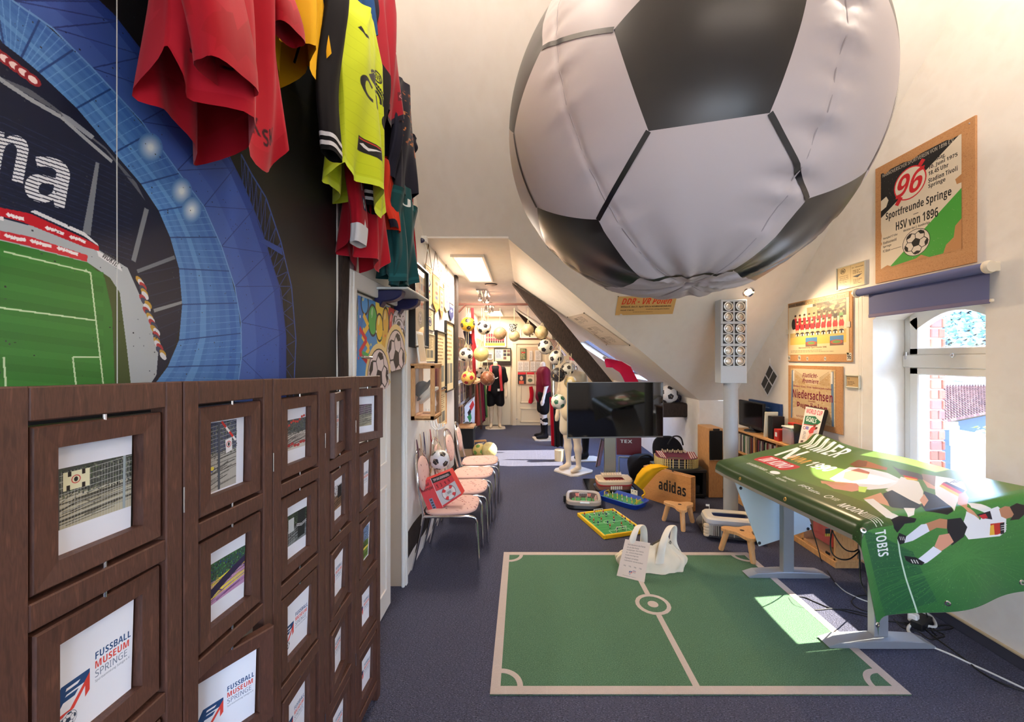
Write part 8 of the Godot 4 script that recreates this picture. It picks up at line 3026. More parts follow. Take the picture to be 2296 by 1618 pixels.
	hexa(g, [flo(1383, 1290, 0.008) + Vector3(0, 0, -0.0012), flo(1445, 1305, 0.008) + Vector3(0, 0, -0.0012), flo(1445, 1305, 0.008) + Vector3(0, 0, -0.004), flo(1383, 1290, 0.008) + Vector3(0, 0, -0.004), at(1402, 1208, 3.051), at(1458, 1217, 2.971), at(1458, 1217, 2.974), at(1402, 1208, 3.054)])
	part("backing_card", g, mat("cream paper", K(214, 204, 176), 0.8), o, true)

func chair_at(pos: Vector3, yaw: float) -> Node3D:
	var o := thing("stacking_chair", "", "chair", pos, yaw, "patterned chairs along the left wall")
	var c := Cv.new(100, 100, 256, K(206, 168, 158))
	c.rng.seed = 77
	for i in 70:
		var p := Vector2(c.rng.randf() * 100, c.rng.randf() * 100)
		var a := c.rng.randf() * TAU
		var col: Color = [K(140, 72, 62), K(112, 60, 58), K(170, 110, 96), K(120, 84, 84)][i % 4]
		if i % 3 == 0: c.poly([p, p + Vector2(5, 0).rotated(a), p + Vector2(1.5, 3.4).rotated(a)], col)
		elif i % 3 == 1: c.line(p, p + Vector2(5, 0).rotated(a), 0.9, col)
		else: c.path([p, p + Vector2(2, 1).rotated(a), p + Vector2(3.4, 0).rotated(a), p + Vector2(5, 1.4).rotated(a)], 0.6, col)
	var fab := cloth("patterned pink fabric", Color.WHITE, c.tex())
	var g := G.new()
	# seat cushion: rounded, thinner at the edges
	g.grid(40, 10, func(a: float, e: float) -> Vector3:
		var t := PI * (e - 0.5)
		var k := pow(cos(t), 0.45) if absf(cos(t)) > 1e-4 else 0.0
		var w := rounded(0.205 * k, 0.2 * k, a, 3.6)
		return Vector3(w.x + 0.025, 0.435 + 0.026 * sin(t) + 0.006 * (w.x / 0.2), -w.y), true)
	g.u.clear()
	for p in g.v: g.u.append(Vector2(p.x / 0.45 + 0.5, p.z / 0.45 + 0.5))
	part("seat", g, fab, o)
	g = G.new()
	var bb := Basis.from_euler(Vector3(0, 0, 0.16))
	g.grid(36, 10, func(a: float, e: float) -> Vector3:
		var t := PI * (e - 0.5)
		var k := pow(maxf(cos(t), 0.0), 0.45)
		return Vector3(-0.215, 0.69, 0) + bb * Vector3(0.02 * sin(t), sin(TAU * a) * 0.135 * k, cos(TAU * a) * 0.165 * k), true, true)
	g.u.clear()
	for p in g.v: g.u.append(Vector2(p.z / 0.45 + 0.3, p.y / 0.45 + 0.1))
	part("backrest", g, fab, o)
	for s in [-1.0, 1.0]:
		g = G.new()
		g.tube(smooth([Vector3(-0.17, 0.418, s * 0.2), Vector3(0.05, 0.415, s * 0.205), Vector3(0.18, 0.415, s * 0.2), Vector3(0.225, 0.385, s * 0.195), Vector3(0.235, 0.3, s * 0.19), Vector3(0.245, 0.006, s * 0.18)]), 0.0105, 10)
		part("leg", g, chrome_m, o)
		g = G.new()
		g.tube(smooth([Vector3(-0.165, 0.44, s * 0.2), Vector3(-0.19, 0.3, s * 0.195), Vector3(-0.255, 0.006, s * 0.18)]), 0.0105, 10)
		part("leg", g, chrome_m, o)
	g = G.new()
	var hoop := []
	for i in 25:
		var a := PI * i / 24.0
		hoop.append(Vector3(-0.205 - 0.035 * sin(a) - 0.02 * pow(sin(a), 2), 0.6 + 0.275 * pow(sin(a), 0.8), cos(a) * 0.195))
	hoop.push_front(Vector3(-0.165, 0.41, 0.2))
	hoop.append(Vector3(-0.165, 0.41, -0.2))
	g.tube(smooth(hoop, 2), 0.0105, 10)
	part("back_frame", g, chrome_m, o)
	return o

# a football r metres in radius hanging in a net of cords from the point top
func net_ball(label: String, mid: Vector3, r: float, light: Color, dark: Color, top: Vector3, seed_: int, group := "balls hanging in nets", seams := true) -> Node3D:
	var rng := RandomNumberGenerator.new()
	rng.seed = seed_
	var o := thing("football", label, "ball", mid, 0.0, group)
	var b := Basis.from_euler(Vector3(rng.randf() * TAU, rng.randf() * TAU, rng.randf() * TAU))
	var g := G.new()
	for fc in ball_faces():
		g.tint(dark if fc[0] else light)
		face_mesh(g, fc[1], fc[2], 3, func(d: Vector3) -> Vector3:
			return b * d * r * (1.0 + 0.012 * (d.dot(fc[2]) - 0.94)))
	part("panels", g, vmat("ball leather", 0.45), o)
	g = G.new()
	var up := (top - mid)
	var knot := up if up.length() < r * 1.9 else up.normalized() * r * 1.75
	for k in 8:
		var a := TAU * k / 8.0
		var path := []
		for i in 9:
			var t := -PI / 2 + PI * 0.9 * i / 8.0
			var aa := a + 0.35 * sin(i * 1.6 + k * PI)
			path.append(Vector3(cos(t) * cos(aa), sin(t), cos(t) * sin(aa)) * r * 1.012)
		path.append(knot)
		g.tube(path, 0.0016, 4, false)
	if up.length() > knot.length() + 0.01: g.tube([knot, up], 0.003, 5)
	part("net", g, mat("net cord", K(222, 206, 170), 0.8), o)
	return o

# smooth body from tapered bones [p, q, r0, r1] with surface nets
func flesh(bones: Array, cell: float, blend := 0.03) -> G:
	var lo := Vector3(1e9, 1e9, 1e9)
	var hi := -lo
	for b in bones:
		for k in 2:
			lo = lo.min(b[k] - Vector3.ONE * (b[2 + k] + cell * 2.5))
			hi = hi.max(b[k] + Vector3.ONE * (b[2 + k] + cell * 2.5))
	var n := Vector3i(((hi - lo) / cell).ceil()) + Vector3i.ONE
	var val := PackedFloat32Array()
	val.resize(n.x * n.y * n.z)
	val.fill(0.2)
	var idx := func(x: int, y: int, z: int) -> int: return x + n.x * (y + n.y * z)
	for b in bones:
		var p: Vector3 = b[0]
		var ax: Vector3 = b[1] - p
		var l2 := maxf(ax.length_squared(), 1e-9)
		var pad: float = maxf(b[2], b[3]) + blend * 1.5 + cell
		var a0 := Vector3i(((p.min(b[1]) - Vector3.ONE * pad - lo) / cell).floor()).max(Vector3i.ZERO)
		var a1 := Vector3i(((p.max(b[1]) + Vector3.ONE * pad - lo) / cell).ceil()).min(n - Vector3i.ONE)
		for z in range(a0.z, a1.z + 1):
			for y in range(a0.y, a1.y + 1):
				for x in range(a0.x, a1.x + 1):
					var q := lo + Vector3(x, y, z) * cell
					var t := clampf((q - p).dot(ax) / l2, 0.0, 1.0)
					var d := q.distance_to(p + ax * t) - lerpf(b[2], b[3], t)
					var i: int = x + n.x * (y + n.y * z)
					var e := val[i]
					var h := maxf(blend - absf(d - e), 0.0) / blend
					val[i] = minf(d, e) - h * h * blend * 0.25
	var cells := {}
	var pts := []
	for z in n.z - 1:
		for y in n.y - 1:
			for x in n.x - 1:
				var base: int = x + n.x * (y + n.y * z)
				var s := 0
				var sum := Vector3.ZERO
				var cnt := 0
				var c8 := [val[base], val[base + 1], val[base + n.x], val[base + n.x + 1], val[base + n.x * n.y], val[base + n.x * n.y + 1], val[base + n.x * n.y + n.x], val[base + n.x * n.y + n.x + 1]]
				for k in 8: if c8[k] < 0: s += 1
				if s == 0 or s == 8: continue
				for e in [[0, 1], [2, 3], [4, 5], [6, 7], [0, 2], [1, 3], [4, 6], [5, 7], [0, 4], [1, 5], [2, 6], [3, 7]]:
					var va: float = c8[e[0]]
					var vb: float = c8[e[1]]
					if (va < 0) != (vb < 0):
						var t := va / (va - vb)
						var pa := Vector3(e[0] & 1, (e[0] >> 1) & 1, e[0] >> 2)
						var pb := Vector3(e[1] & 1, (e[1] >> 1) & 1, e[1] >> 2)
						sum += pa.lerp(pb, t)
						cnt += 1
				cells[base] = pts.size()
				pts.append(lo + (Vector3(x, y, z) + sum / cnt) * cell)
	var quads := []
	var nor := []
	nor.resize(pts.size())
	nor.fill(Vector3.ZERO)
	var step := [1, n.x, n.x * n.y]
	for base in cells:
		var z: int = base / (n.x * n.y)
		var y: int = (base / n.x) % n.y
		var x: int = base % n.x
		for a in 3:
			var co := [x, y, z]
			var e := (a + 1) % 3
			var f := (a + 2) % 3
			if co[e] == 0 or co[f] == 0: continue
			var v0 := val[base]
			var v1 := val[base + step[a]]
			if (v0 < 0) == (v1 < 0): continue
			var q := [base, base - step[e], base - step[e] - step[f], base - step[f]]
			var ok := true
			for i in q: if not cells.has(i): ok = false
			if not ok: continue
			var w := []
			for i in q: w.append(cells[i])
			if v0 > 0: w.reverse()
			quads.append(w)
			var k: Vector3 = (pts[w[2]] - pts[w[0]]).cross(pts[w[3]] - pts[w[1]])
			for i in w: nor[i] += k
	var g := G.new()
	for w in quads:
		for t in [0, 2, 1, 0, 3, 2]: g.put(pts[w[t]], nor[w[t]])
	return g

# headless shop dummy; r = garments as [name, bones, material]
func dummy(label: String, pos: Vector3, yaw: float, parts_: Array, skin: Material) -> Node3D:
	var o := thing("mannequin", label, "mannequin", pos, yaw)
	var B := []
	for s in [-1.0, 1.0]:
		B.append([Vector3(s * 0.085, 0.86, 0), Vector3(s * 0.095, 0.5, 0.01), 0.085, 0.055])
		B.append([Vector3(s * 0.095, 0.5, 0.01), Vector3(s * 0.1, 0.34, -0.01), 0.052, 0.056])
		B.append([Vector3(s * 0.1, 0.34, -0.01), Vector3(s * 0.1, 0.1, -0.02), 0.054, 0.034])
		B.append([Vector3(s * 0.1, 0.07, -0.03), Vector3(s * 0.115, 0.05, 0.13), 0.036, 0.024])
		B.append([Vector3(s * 0.17, 1.36, 0), Vector3(s * 0.235, 1.08, -0.01), 0.048, 0.038])
		B.append([Vector3(s * 0.235, 1.08, -0.01), Vector3(s * 0.25, 0.84, 0.05), 0.038, 0.026])
		B.append([Vector3(s * 0.25, 0.84, 0.05), Vector3(s * 0.248, 0.765, 0.065), 0.026, 0.032])
		for k in 4: B.append([Vector3(s * 0.248, 0.765, 0.045 + k * 0.014), Vector3(s * 0.244, 0.70 + 0.006 * absf(k - 1.5), 0.055 + k * 0.015), 0.009, 0.007])
		B.append([Vector3(s * 0.24, 0.79, 0.08), Vector3(s * 0.225, 0.74, 0.105), 0.01, 0.008])
		B.append([Vector3(0, 1.32, -0.01), Vector3(s * 0.16, 1.37, 0), 0.085, 0.055])
	B.append([Vector3(0, 0.9, 0), Vector3(0, 1.08, 0.0), 0.13, 0.11])
	B.append([Vector3(0, 1.08, 0), Vector3(0, 1.3, 0.0), 0.11, 0.125])
	B.append([Vector3(0, 1.36, 0), Vector3(0, 1.5, 0.01), 0.062, 0.052])
	part("body", flesh(B, 0.017), skin, o)
	for p in parts_: part(p[0], flesh(p[1], 0.02, 0.04), p[2], o)
	var g := G.new()
	g.prism(V2s([-0.17, -0.2, 0.17, -0.2, 0.23, -0.12, 0.23, 0.16, 0.17, 0.24, -0.17, 0.24, -0.23, 0.16, -0.23, -0.12]), 0.0, 0.02, Transform3D(Basis(Vector3.RIGHT, Vector3.FORWARD, Vector3.UP), Vector3.ZERO), 0.003)
	part("base_plate", g, mat("stand plate", K(206, 196, 184), 0.5), o)
	return o

func shirt_bones(long := false) -> Array:
	var r := [[Vector3(0, 0.86, 0), Vector3(0, 1.1, 0.0), 0.165, 0.14], [Vector3(0, 1.1, 0), Vector3(0, 1.32, 0.0), 0.14, 0.145]]
	for s in [-1.0, 1.0]:
		r.append([Vector3(s * 0.1, 0.87, 0), Vector3(s * 0.1, 1.3, 0), 0.1, 0.095])
		r.append([Vector3(0, 1.36, 0), Vector3(s * 0.17, 1.36, 0), 0.075, 0.07])
		r.append([Vector3(s * 0.17, 1.35, 0), Vector3(s * 0.23, 1.12, 0), 0.07, 0.068])
	return r

func shorts_bones() -> Array:
	var r := [[Vector3(-0.06, 0.9, 0), Vector3(0.06, 0.9, 0), 0.14, 0.14]]
	for s in [-1.0, 1.0]: r.append([Vector3(s * 0.09, 0.86, 0), Vector3(s * 0.11, 0.6, 0.01), 0.11, 0.105])
	return r

func sock_bones() -> Array:
	var r := []
	for s in [-1.0, 1.0]:
		r.append([Vector3(s * 0.1, 0.4, -0.01), Vector3(s * 0.1, 0.1, -0.02), 0.064, 0.043])
		r.append([Vector3(s * 0.1, 0.075, -0.035), Vector3(s * 0.115, 0.06, 0.14), 0.048, 0.034])
	return r

# a hanging garment: cloth between four corners [tl, tr, br, bl] with folds
func drape(called: String, label: String, cat: String, q: Array, m: Material, amp := 0.02, folds := 4.0, group := "") -> Node3D:
	var o := thing(called, label, cat, (q[2] + q[3]) / 2, 0.0, group)
	var nrm: Vector3 = (q[1] - q[0]).cross(q[0] - q[3]).normalized()
	for s in 2:
		var g := G.new()
		g.grid(24, 14, func(a: float, e: float) -> Vector3:
			var p: Vector3 = q[3].lerp(q[2], a).lerp(q[0].lerp(q[1], a), e)
			return p + nrm * (amp * sin(a * TAU * folds * 0.5 + e * 2.0) * (1.2 - e) + (0.018 if s == 0 else -0.018) * sin(PI * a)) + Vector3(0, 0.01 * sin(a * 12.0) * (1.0 - e), 0), false, s == 1)
		part("front" if s == 0 else "back", g, m, o, true)
	return o

func build_corridor() -> void:
	var g := G.new()
	var o: Node3D
	var names := ["patterned chrome chair nearest the camera, with the red game box on it", "second patterned chrome chair in the row, empty", "third patterned chrome chair in the row, empty", "fourth patterned chrome chair, nearest the black speaker box"]
	var spots := [Vector3(-0.592, 0, -3.22), Vector3(-0.565, 0, -3.67), Vector3(-0.55, 0, -4.13), Vector3(-0.53, 0, -4.62)]
	var first := chair_at(spots[0], 0.02)
	tag(first, names[0])
	for i in range(1, 4): copy(first, spots[i], [0.0, 0.03, -0.02, 0.05][i], names[i])
	# game box leaning on the first chair
	var c := Cv.new(60, 44, 300, K(196, 60, 66))
	c.poly(Array(V2s([24, 0, 60, 0, 60, 7, 24, 7])), K(40, 34, 36))
	c.text("TIPP DAS GEWINNSPIEL", 27, 2, 30, 3.2, K(222, 200, 200))
	c.rect(24, 18, 36, 23, K(188, 186, 190))
	c.text("Pokerspiel", 1.5, 9, 21, 5.6, K(60, 26, 30), true, 0.1)
	c.text("Fußball", 4, 3.4, 14, 4.2, K(60, 26, 30), true, 0.1)
	for i in 4: c.text(["1", "3", "1", "5"][i], 28.0 + i * 7.4, 10, 3, 5, K(90, 26, 34))
	c.rect(8, 24, 6, 15, K(110, 130, 160))
	for i in 4: c.rect(9, 25.0 + i * 3.5, 4, 2.2, K(60, 60, 72))
	c.ell(43, 29, 12, 10, K(214, 208, 206))
	for i in 4: c.poly([Vector2(43, 29), Vector2(43, 29) + Vector2(12, 0).rotated(i * PI / 2 + 0.5), Vector2(43, 29) + Vector2(12, 0).rotated(i * PI / 2 + 1.05)], K(200, 60, 66))
	c.ell(43, 29, 7, 5.5, K(196, 192, 194))
	c.ring(43, 29, 12, 0.7, K(90, 80, 84))
	c.rect(40, 27, 7, 4, K(150, 146, 150))
	c.line(Vector2(24, 0), Vector2(24, 44), 0.7, K(226, 210, 210))
	o = thing("game_box", "red boxed football game standing askew on the nearest chair", "game box", at(1000, 1110, 3.15))
	var fr := [at(965, 1156, 3.06), at(1036, 1109, 3.12), at(1008, 1056, 3.22), at(936, 1084, 3.16)]
	g.quad(fr[0], fr[1], fr[2], fr[3])
	part("lid_print", g, print_mat("game box print", c.tex(), 0.45), o, true)
	g = G.new()
	var dv := Vector3(0.012, 0.012, -0.06)
	var e := Vector3(0, 0, -0.001)
	hexa(g, [fr[0] + e, fr[1] + e, fr[1] + dv, fr[0] + dv, fr[3] + e, fr[2] + e, fr[2] + dv, fr[3] + dv])
	part("box", g, mat("red card", K(190, 50, 44), 0.6), o, true)
	# silver-black ball in a net above it
	var hook := at(976, 950, 3.62)
	net_ball("silver and black ball hanging in a net above the red game box", at(986, 1030, 3.4), 0.083, K(214, 216, 220), K(36, 36, 40), at(980, 962, 3.45), 3)
	# ---- the rod and its balls
	o = thing("hanging_rod", "brown wooden rod with a slanting brace across the corridor carrying the balls", "rod", Vector3(-0.45, 2.338, -5.4))
	g = G.new()
	g.bar(at(1026, 682, 5.4), at(1190, 682, 5.4), 0.028, 0.03)
	part("rod", g, mat("brown wood", K(92, 48, 36), 0.6), o, true)
	g = G.new()
	g.bar(at(1028, 700, 5.4), at(1044, 683, 5.4), 0.024, 0.02, Vector3.FORWARD)
	part("brace", g, mat("brown wood", K(92, 48, 36), 0.6), o, true)
	var Wt := K(222, 214, 196)
	var Bk := K(36, 32, 34)
	var Cr := K(206, 184, 138)
	var Cr2 := K(196, 172, 128)
	var list := [
		["yellow and black ball at the left end of the brown rod", 1049, 727, 16.5, K(214, 164, 34), Bk, 1052, 690],
		["white and black ball second from the left end of the brown rod", 1085, 734, 16, Wt, Bk, 1085, 690],
		["brownish worn ball hanging in the middle of the brown rod", 1121, 747, 14.5, K(186, 150, 112), K(176, 140, 104), 1121, 690],
		["small cream ball with a black word hanging below a paper cup bag", 1153, 753, 12.5, Cr, Cr2, 1153, 690],
		["cream ball with a pale label hanging left of the big slanting beam", 1184, 739, 13, Cr2, K(186, 160, 120), 1184, 690],
		["cream ball with tan patches touching the big slanting beam", 1214, 745, 15, Cr, K(190, 160, 112), 1221, 712],
		["white and black ball directly below the cream one at the beam", 1223, 777, 17, Wt, Bk, 1246, 758],
		["white and black ball third down along the slanting beam", 1247, 801, 17, Wt, Bk, 1252, 766],
		["black ball with a pale emblem hanging in a white net", 1251, 840, 16.5, Bk, K(46, 44, 46), 1258, 775],
		["white ball with dark patches in a thick net right of the black ball", 1272, 827, 15, Wt, K(60, 54, 52), 1275, 785],
		["gold and white ball just above the television's left corner", 1279, 857, 14, K(214, 190, 130), Wt, 1281, 792],
		["white and green ball in front of the cream dummy beside the television", 1252, 900, 17, Wt, K(30, 96, 70), 1256, 772],
		["white and black ball in the middle row on the left", 1045, 795, 16, Wt, Bk, 1046, 690],
		["cream ball beside the white and black one in the middle row", 1079, 793, 17, K(216, 192, 120), K(206, 178, 108), 1080, 690],
		["gold and red ball lowest on the left", 1050, 847, 16, K(216, 170, 80), K(160, 36, 40), 1050, 690],
		["white and black ball half hidden behind the brown leather ball", 1078, 836, 13, Wt, Bk, 1080, 690],
		["brown leather ball lowest of the balls in front of the black-shirted dummy", 1093, 848, 16.5, K(128, 76, 48), K(112, 64, 40), 1094, 690]]
	for i in list.size():
		var q: Array = list[i]
		var z := 5.4 + (0.0 if i < 6 else -0.02 * (i % 3)) + (0.25 if i == 15 else 0.0) - (0.25 if i == 11 else 0.0) - (0.12 if i in [8, 10] else 0.0)
		net_ball(q[0], at(q[1], q[2], z), q[3] * z / F, q[4], q[5], at(q[6], q[7], z), 20 + i)
	g = G.new()
	var emb := at(1243, 842, 5.17)
	g.lathe([Vector2(0.022, 0), Vector2(0.022, 0.003), Vector2(0.014, 0.004), Vector2(0.014, 0.0)], 18, emb, Basis.from_euler(Vector3(PI / 2, 0.4, 0)))
	var eb := part("emblem", g, mat("pale print", K(222, 200, 150), 0.6), get_node("football_008"), true)
	# paper bag and scarves on the rod
	drape("paper_bag", "white and black patterned bag hanging above the small cream ball", "bag", [at(1141, 726, 5.36), at(1160, 726, 5.36), at(1156, 742, 5.36), at(1143, 742, 5.36)], print_mat("bag print", noise_tex(0.08, [K(30, 30, 32), K(226, 216, 196)], [0.48, 0.52], 81, 2, 64), 0.7), 0.004, 2.0)
	drape("scarf", "dark blue and white scarf hanging between the two left columns of balls", "scarf", [at(1038, 742, 5.5), at(1052, 742, 5.5), at(1060, 770, 5.5), at(1046, 772, 5.5)], cloth("dark striped scarf", K(44, 40, 62)), 0.01, 3.0)
	drape("scarf", "red and white scarf hanging between the two left columns of balls", "scarf", [at(1052, 748, 5.55), at(1062, 748, 5.55), at(1070, 784, 5.55), at(1058, 784, 5.55)], cloth("red scarf", K(196, 60, 66)), 0.01, 3.0)
	drape("pennant_cloth", "cream pennant with a green curve above the cream ball on the left", "pennant", [at(1068, 757, 5.5), at(1084, 766, 5.5), at(1082, 776, 5.5), at(1068, 774, 5.5)], cloth("cream pennant", K(232, 214, 176)), 0.006, 2.0)
	drape("scarf", "pale red scarf hanging behind the gold and red ball", "scarf", [at(1056, 690, 5.42), at(1062, 690, 5.42), at(1068, 850, 5.6), at(1060, 850, 5.6)], cloth("red scarf", K(196, 60, 66)), 0.01, 3.0)
	# ---- slanting beams
	var beams := [[[1148, 633, 1220, 680, 1249, 704, 1317, 787, 1392, 878, 1404, 905, 1372, 905, 1310, 828, 1246, 757, 1187, 684], 5.3, 5.5], [[1155, 695, 1180, 712, 1215, 742, 1250, 784, 1222, 770, 1190, 738], 8.3, 8.45]]
	for b in beams:
		var pl := PackedVector2Array()
		for i in range(0, b[0].size(), 2):
			var p := at(b[0][i], b[0][i + 1], b[1])
			pl.append(Vector2(p.x, p.y))
		g = G.new()
		g.prism(pl, -b[2], -b[1], Transform3D(), 0.008)
		struct("trim_slanting_beam", g, beam_m)
	# sheets of paper on the slope
	var sl := func(x: float, y: float) -> Vector3:
		var z := (2.543 - H) / ((YV - y) / F + 0.669 * (x - XV) / F)
		return at(x, y, z) + Vector3(-0.55, -0.83, 0) * 0.004
	c = Cv.new(100, 42, 420, K(206, 192, 176))
	for i in 3:
		c.rect(2 + i * 33, 2, 31, 38, K(214, 200, 184))
		c.tiny(6 + i * 33, 12, 20, 5, 2.6, K(150, 138, 126))
		c.rect(8 + i * 33, 26, 7, 7, K(160, 148, 134))
		c.tiny(18 + i * 33, 26, 12, 4, 2.4, K(150, 138, 126))
	c.text("Niedersachsen", 62, 34, 34, 4, K(120, 108, 98))
	o = thing("paper_sheets", "three joined sheets of printed paper pinned along the corridor's sloping ceiling", "paper", sl.call(1340, 740))
	g = G.new()
	g.quad(sl.call(1273, 710), sl.call(1360, 772), sl.call(1412, 773), sl.call(1310, 701))
	part("print", g, print_mat("slope sheet print", c.tex(), 0.8), o, true)
	for q in [[1273, 710], [1360, 772], [1412, 773], [1310, 701]]:
		g = G.new()
		g.ball(sl.call(q[0], q[1]), Vector3(0.008, 0.008, 0.008), 8)
		part("tack", g, black_m, o, true)
	# red flag on a cord below the skylight
	var flag_m := cloth("red flag cloth", K(206, 24, 60))
	flag_m.backlight_enabled = true
	flag_m.backlight = Color(0.5, 0.08, 0.15)
	o = thing("red_flag", "red cloth hanging on a cord across the skylight above the television", "flag", at(1390, 850, 6.0))
	g = G.new()
	var hi := [at(1354, 802, 5.95), at(1376, 806, 5.9), at(1394, 810, 5.85), at(1414, 822, 5.8), at(1432, 856, 5.75)]
	var lo := [at(1359, 823, 6.0), at(1374, 824, 5.95), at(1388, 834, 5.9), at(1402, 856, 5.85), at(1440, 872, 5.8)]
	g.grid(24, 8, func(a: float, e2: float) -> Vector3:
		var t := a * 4.0
		var j := mini(int(t), 3)
		var A: Vector3 = hi[j].lerp(hi[j + 1], t - j)
		var B: Vector3 = lo[j].lerp(lo[j + 1], t - j)
		return B.lerp(A, e2) + Vector3(0, 0, 0.03 * sin(a * 14.0) * (1.0 - e2)))
	part("cloth", g, flag_m, o, true)
	g = G.new()
	g.tube([at(1354, 800, 5.96), at(1384, 806, 5.9), at(1414, 820, 5.8)], 0.006, 6)
	part("cord", g, white_m, o, true)
	for q in [[1355, 802], [1414, 822]]:
		g = G.new()
		g.ball(at(q[0], q[1], 5.9), Vector3(0.03, 0.025, 0.03), 8)
		part("knot", g, white_m, o, true)
	# ball on the tie beam
	var tb := net_ball("white and black ball resting on the dark tie beam right of the television", at(1499, 884, 5.42), 0.122, K(220, 218, 220), Bk, at(1499, 868, 5.42), 61, "")
	net_ball("dark striped ball end behind the white ball on the tie beam", at(1516, 890, 5.6), 0.085, K(60, 54, 70), Bk, at(1516, 880, 5.6), 62, "")
	# ---- end wall
	var ZW := -ZB
	var wz := func(x: float, y: float) -> Vector3: return at(x, y, ZB)
	var cream := mat("cream door paint", K(222, 204, 172), 0.55)
	var wl := func(a: G, x0: float, y0: float, x1: float, y1: float, d0: float, d1: float, ch := 0.003) -> void:
		var p: Vector3 = wz.call(x0, y0)
		var q: Vector3 = wz.call(x1, y1)
		a.span(Vector3(p.x, maxf(q.y, 0.0), ZW + d0), Vector3(q.x, p.y, ZW + d1), ch)
	g = G.new()
	wl.call(g, 1149, 764, 1158, 956, 0.0, 0.05)
	wl.call(g, 1224, 764, 1233, 956, 0.0, 0.05)
	wl.call(g, 1149, 761, 1233, 771, 0.0, 0.055)
	var dr := struct("door_1", g, cream)
	g = G.new()
	wl.call(g, 1158, 771, 1224, 953, 0.0, 0.025)
	struct("leaf", g, cream, dr)
	for q in [[1166, 860, 1214, 903], [1166, 914, 1214, 946], [1166, 778, 1214, 854]]:
		g = G.new()
		wl.call(g, q[0], q[1], q[2], q[1] + 2.5, 0.02, 0.04)
		wl.call(g, q[0], q[3] - 2.5, q[2], q[3], 0.02, 0.04)
		wl.call(g, q[0], q[1], q[0] + 2.5, q[3], 0.02, 0.04)
		wl.call(g, q[2] - 2.5, q[1], q[2], q[3], 0.02, 0.04)
		struct("moulding", g, cream, dr)
	g = G.new()
	g.tube([wz.call(1160, 938) + Vector3(0, 0, 0.03), wz.call(1160, 938) + Vector3(0, 0, 0.07), wz.call(1157, 938) + Vector3(0, 0, 0.08)], 0.008, 6)
	struct("handle", g, chrome_m, dr)
	g = G.new()
	wl.call(g, 1093, 822, 1145, 953, 0.0, 0.04, 0.02)
	var pnl := part("white_panel_board", g, mat("ivory panel", K(230, 214, 182), 0.6))
	tag(pnl, "plain ivory panel behind the black-shirted dummy", "panel")
	g = G.new()
	wl.call(g, 1083, 812, 1146, 819, 0.0, 0.06)
	tag(part("dark_rail", g, beam_m), "dark wooden rail on the end wall above the ivory panel", "rail")
	var flat := func(called: String, label: String, cat: String, x0: float, y0: float, x1: float, y1: float, m: Material, fm: Material = null, group := "", d := 0.05) -> void:
		var p: Vector3 = wz.call(x0, y0)
		var q: Vector3 = wz.call(x1, y1)
		var n := thing(called, label, cat, Vector3((p.x + q.x) / 2, q.y, ZW + d), 0.0, group)
		var k := G.new()
		k.quad(Vector3(p.x, q.y, ZW + d), Vector3(q.x, q.y, ZW + d), Vector3(q.x, p.y, ZW + d), Vector3(p.x, p.y, ZW + d))
		part("print", k, m, n, true)
		k = G.new()
		k.span(Vector3(p.x, q.y, ZW + d - 0.012), Vector3(q.x, p.y, ZW + d - 0.001), 0.0)
		part("backing", k, paper_m, n, true)
		if fm:
			var f := G.new()
			for s in [-1.0, 1.0]:
				f.box(Vector3((p.x + q.x) / 2 + s * absf(p.x - q.x) / 2, (p.y + q.y) / 2, ZW + d), Vector3(0.02, absf(p.y - q.y) + 0.02, 0.03))
				f.box(Vector3((p.x + q.x) / 2, (p.y + q.y) / 2 + s * absf(p.y - q.y) / 2, ZW + d), Vector3(absf(p.x - q.x) + 0.02, 0.02, 0.03))
			part("frame", f, fm, n, true)
	c = Cv.new(50, 36, 160, K(206, 196, 150))
	c.rect(2, 28, 46, 6, K(196, 180, 70))
	for r in 2:
		for i in 8:
			c.ell(6 + i * 5.4, 10 + r * 10, 2.4, 4, K(170, 40, 60))
			c.ell(6 + i * 5.4, 5.5 + r * 10, 1.4, 1.6, K(206, 150, 116))
			c.rect(4 + i * 5.4, 13 + r * 10, 4, 4, K(60, 30, 40))
	flat.call("team_photo", "framed team photograph in red shirts on the end wall behind the balls", "picture", 1087, 741, 1134, 777, print_mat("small team print", c.tex()), white_m)
	c = Cv.new(40, 30, 160, K(222, 206, 168))
	c.rect(2, 2, 18, 22, K(170, 180, 190))
	c.tiny(4, 5, 14, 6, 2.8, K(110, 116, 130))
	for i in 5: c.rect(22 + (i % 2) * 9, 3 + (i / 2) * 8, 7.5, 6.5, [K(80, 60, 60), K(120, 90, 80), K(60, 60, 70)][i % 3])
	flat.call("certificate_frame", "framed certificate with small photographs left of the far door", "picture", 1109, 781, 1145, 810, print_mat("certificate print", c.tex()), black_m)
	flat.call("small_picture", "very small framed picture left of the certificate on the end wall", "picture", 1094, 793, 1104, 805, mat("grey print", K(130, 124, 110), 0.6), white_m)
	c = Cv.new(40, 26, 128, K(232, 220, 190))
	for i in 3: c.rect(12 + i * 6, 12 + (i % 2) * 5, 3.6, 4.4, K(80, 76, 60))
	c.poly(Array(V2s([0, 26, 7, 8, 20, 2, 33, 8, 40, 26])), K(226, 214, 186))
	for i in 3: c.rect(12 + i * 6, 14 + (i % 2) * 5, 3.6, 4.4, K(80, 76, 60))
	flat.call("wall_sign", "cream sign with three dark squares above the far door", "sign", 1168, 738, 1208, 757, print_mat("squares print", c.tex()), white_m)
	g = G.new()
	wl.call(g, 1150, 757, 1216, 762, 0.0, 0.06)
	tag(part("door_shelf", g, mat("brown wood", K(92, 48, 36), 0.6)), "narrow brown shelf right above the far door", "shelf")
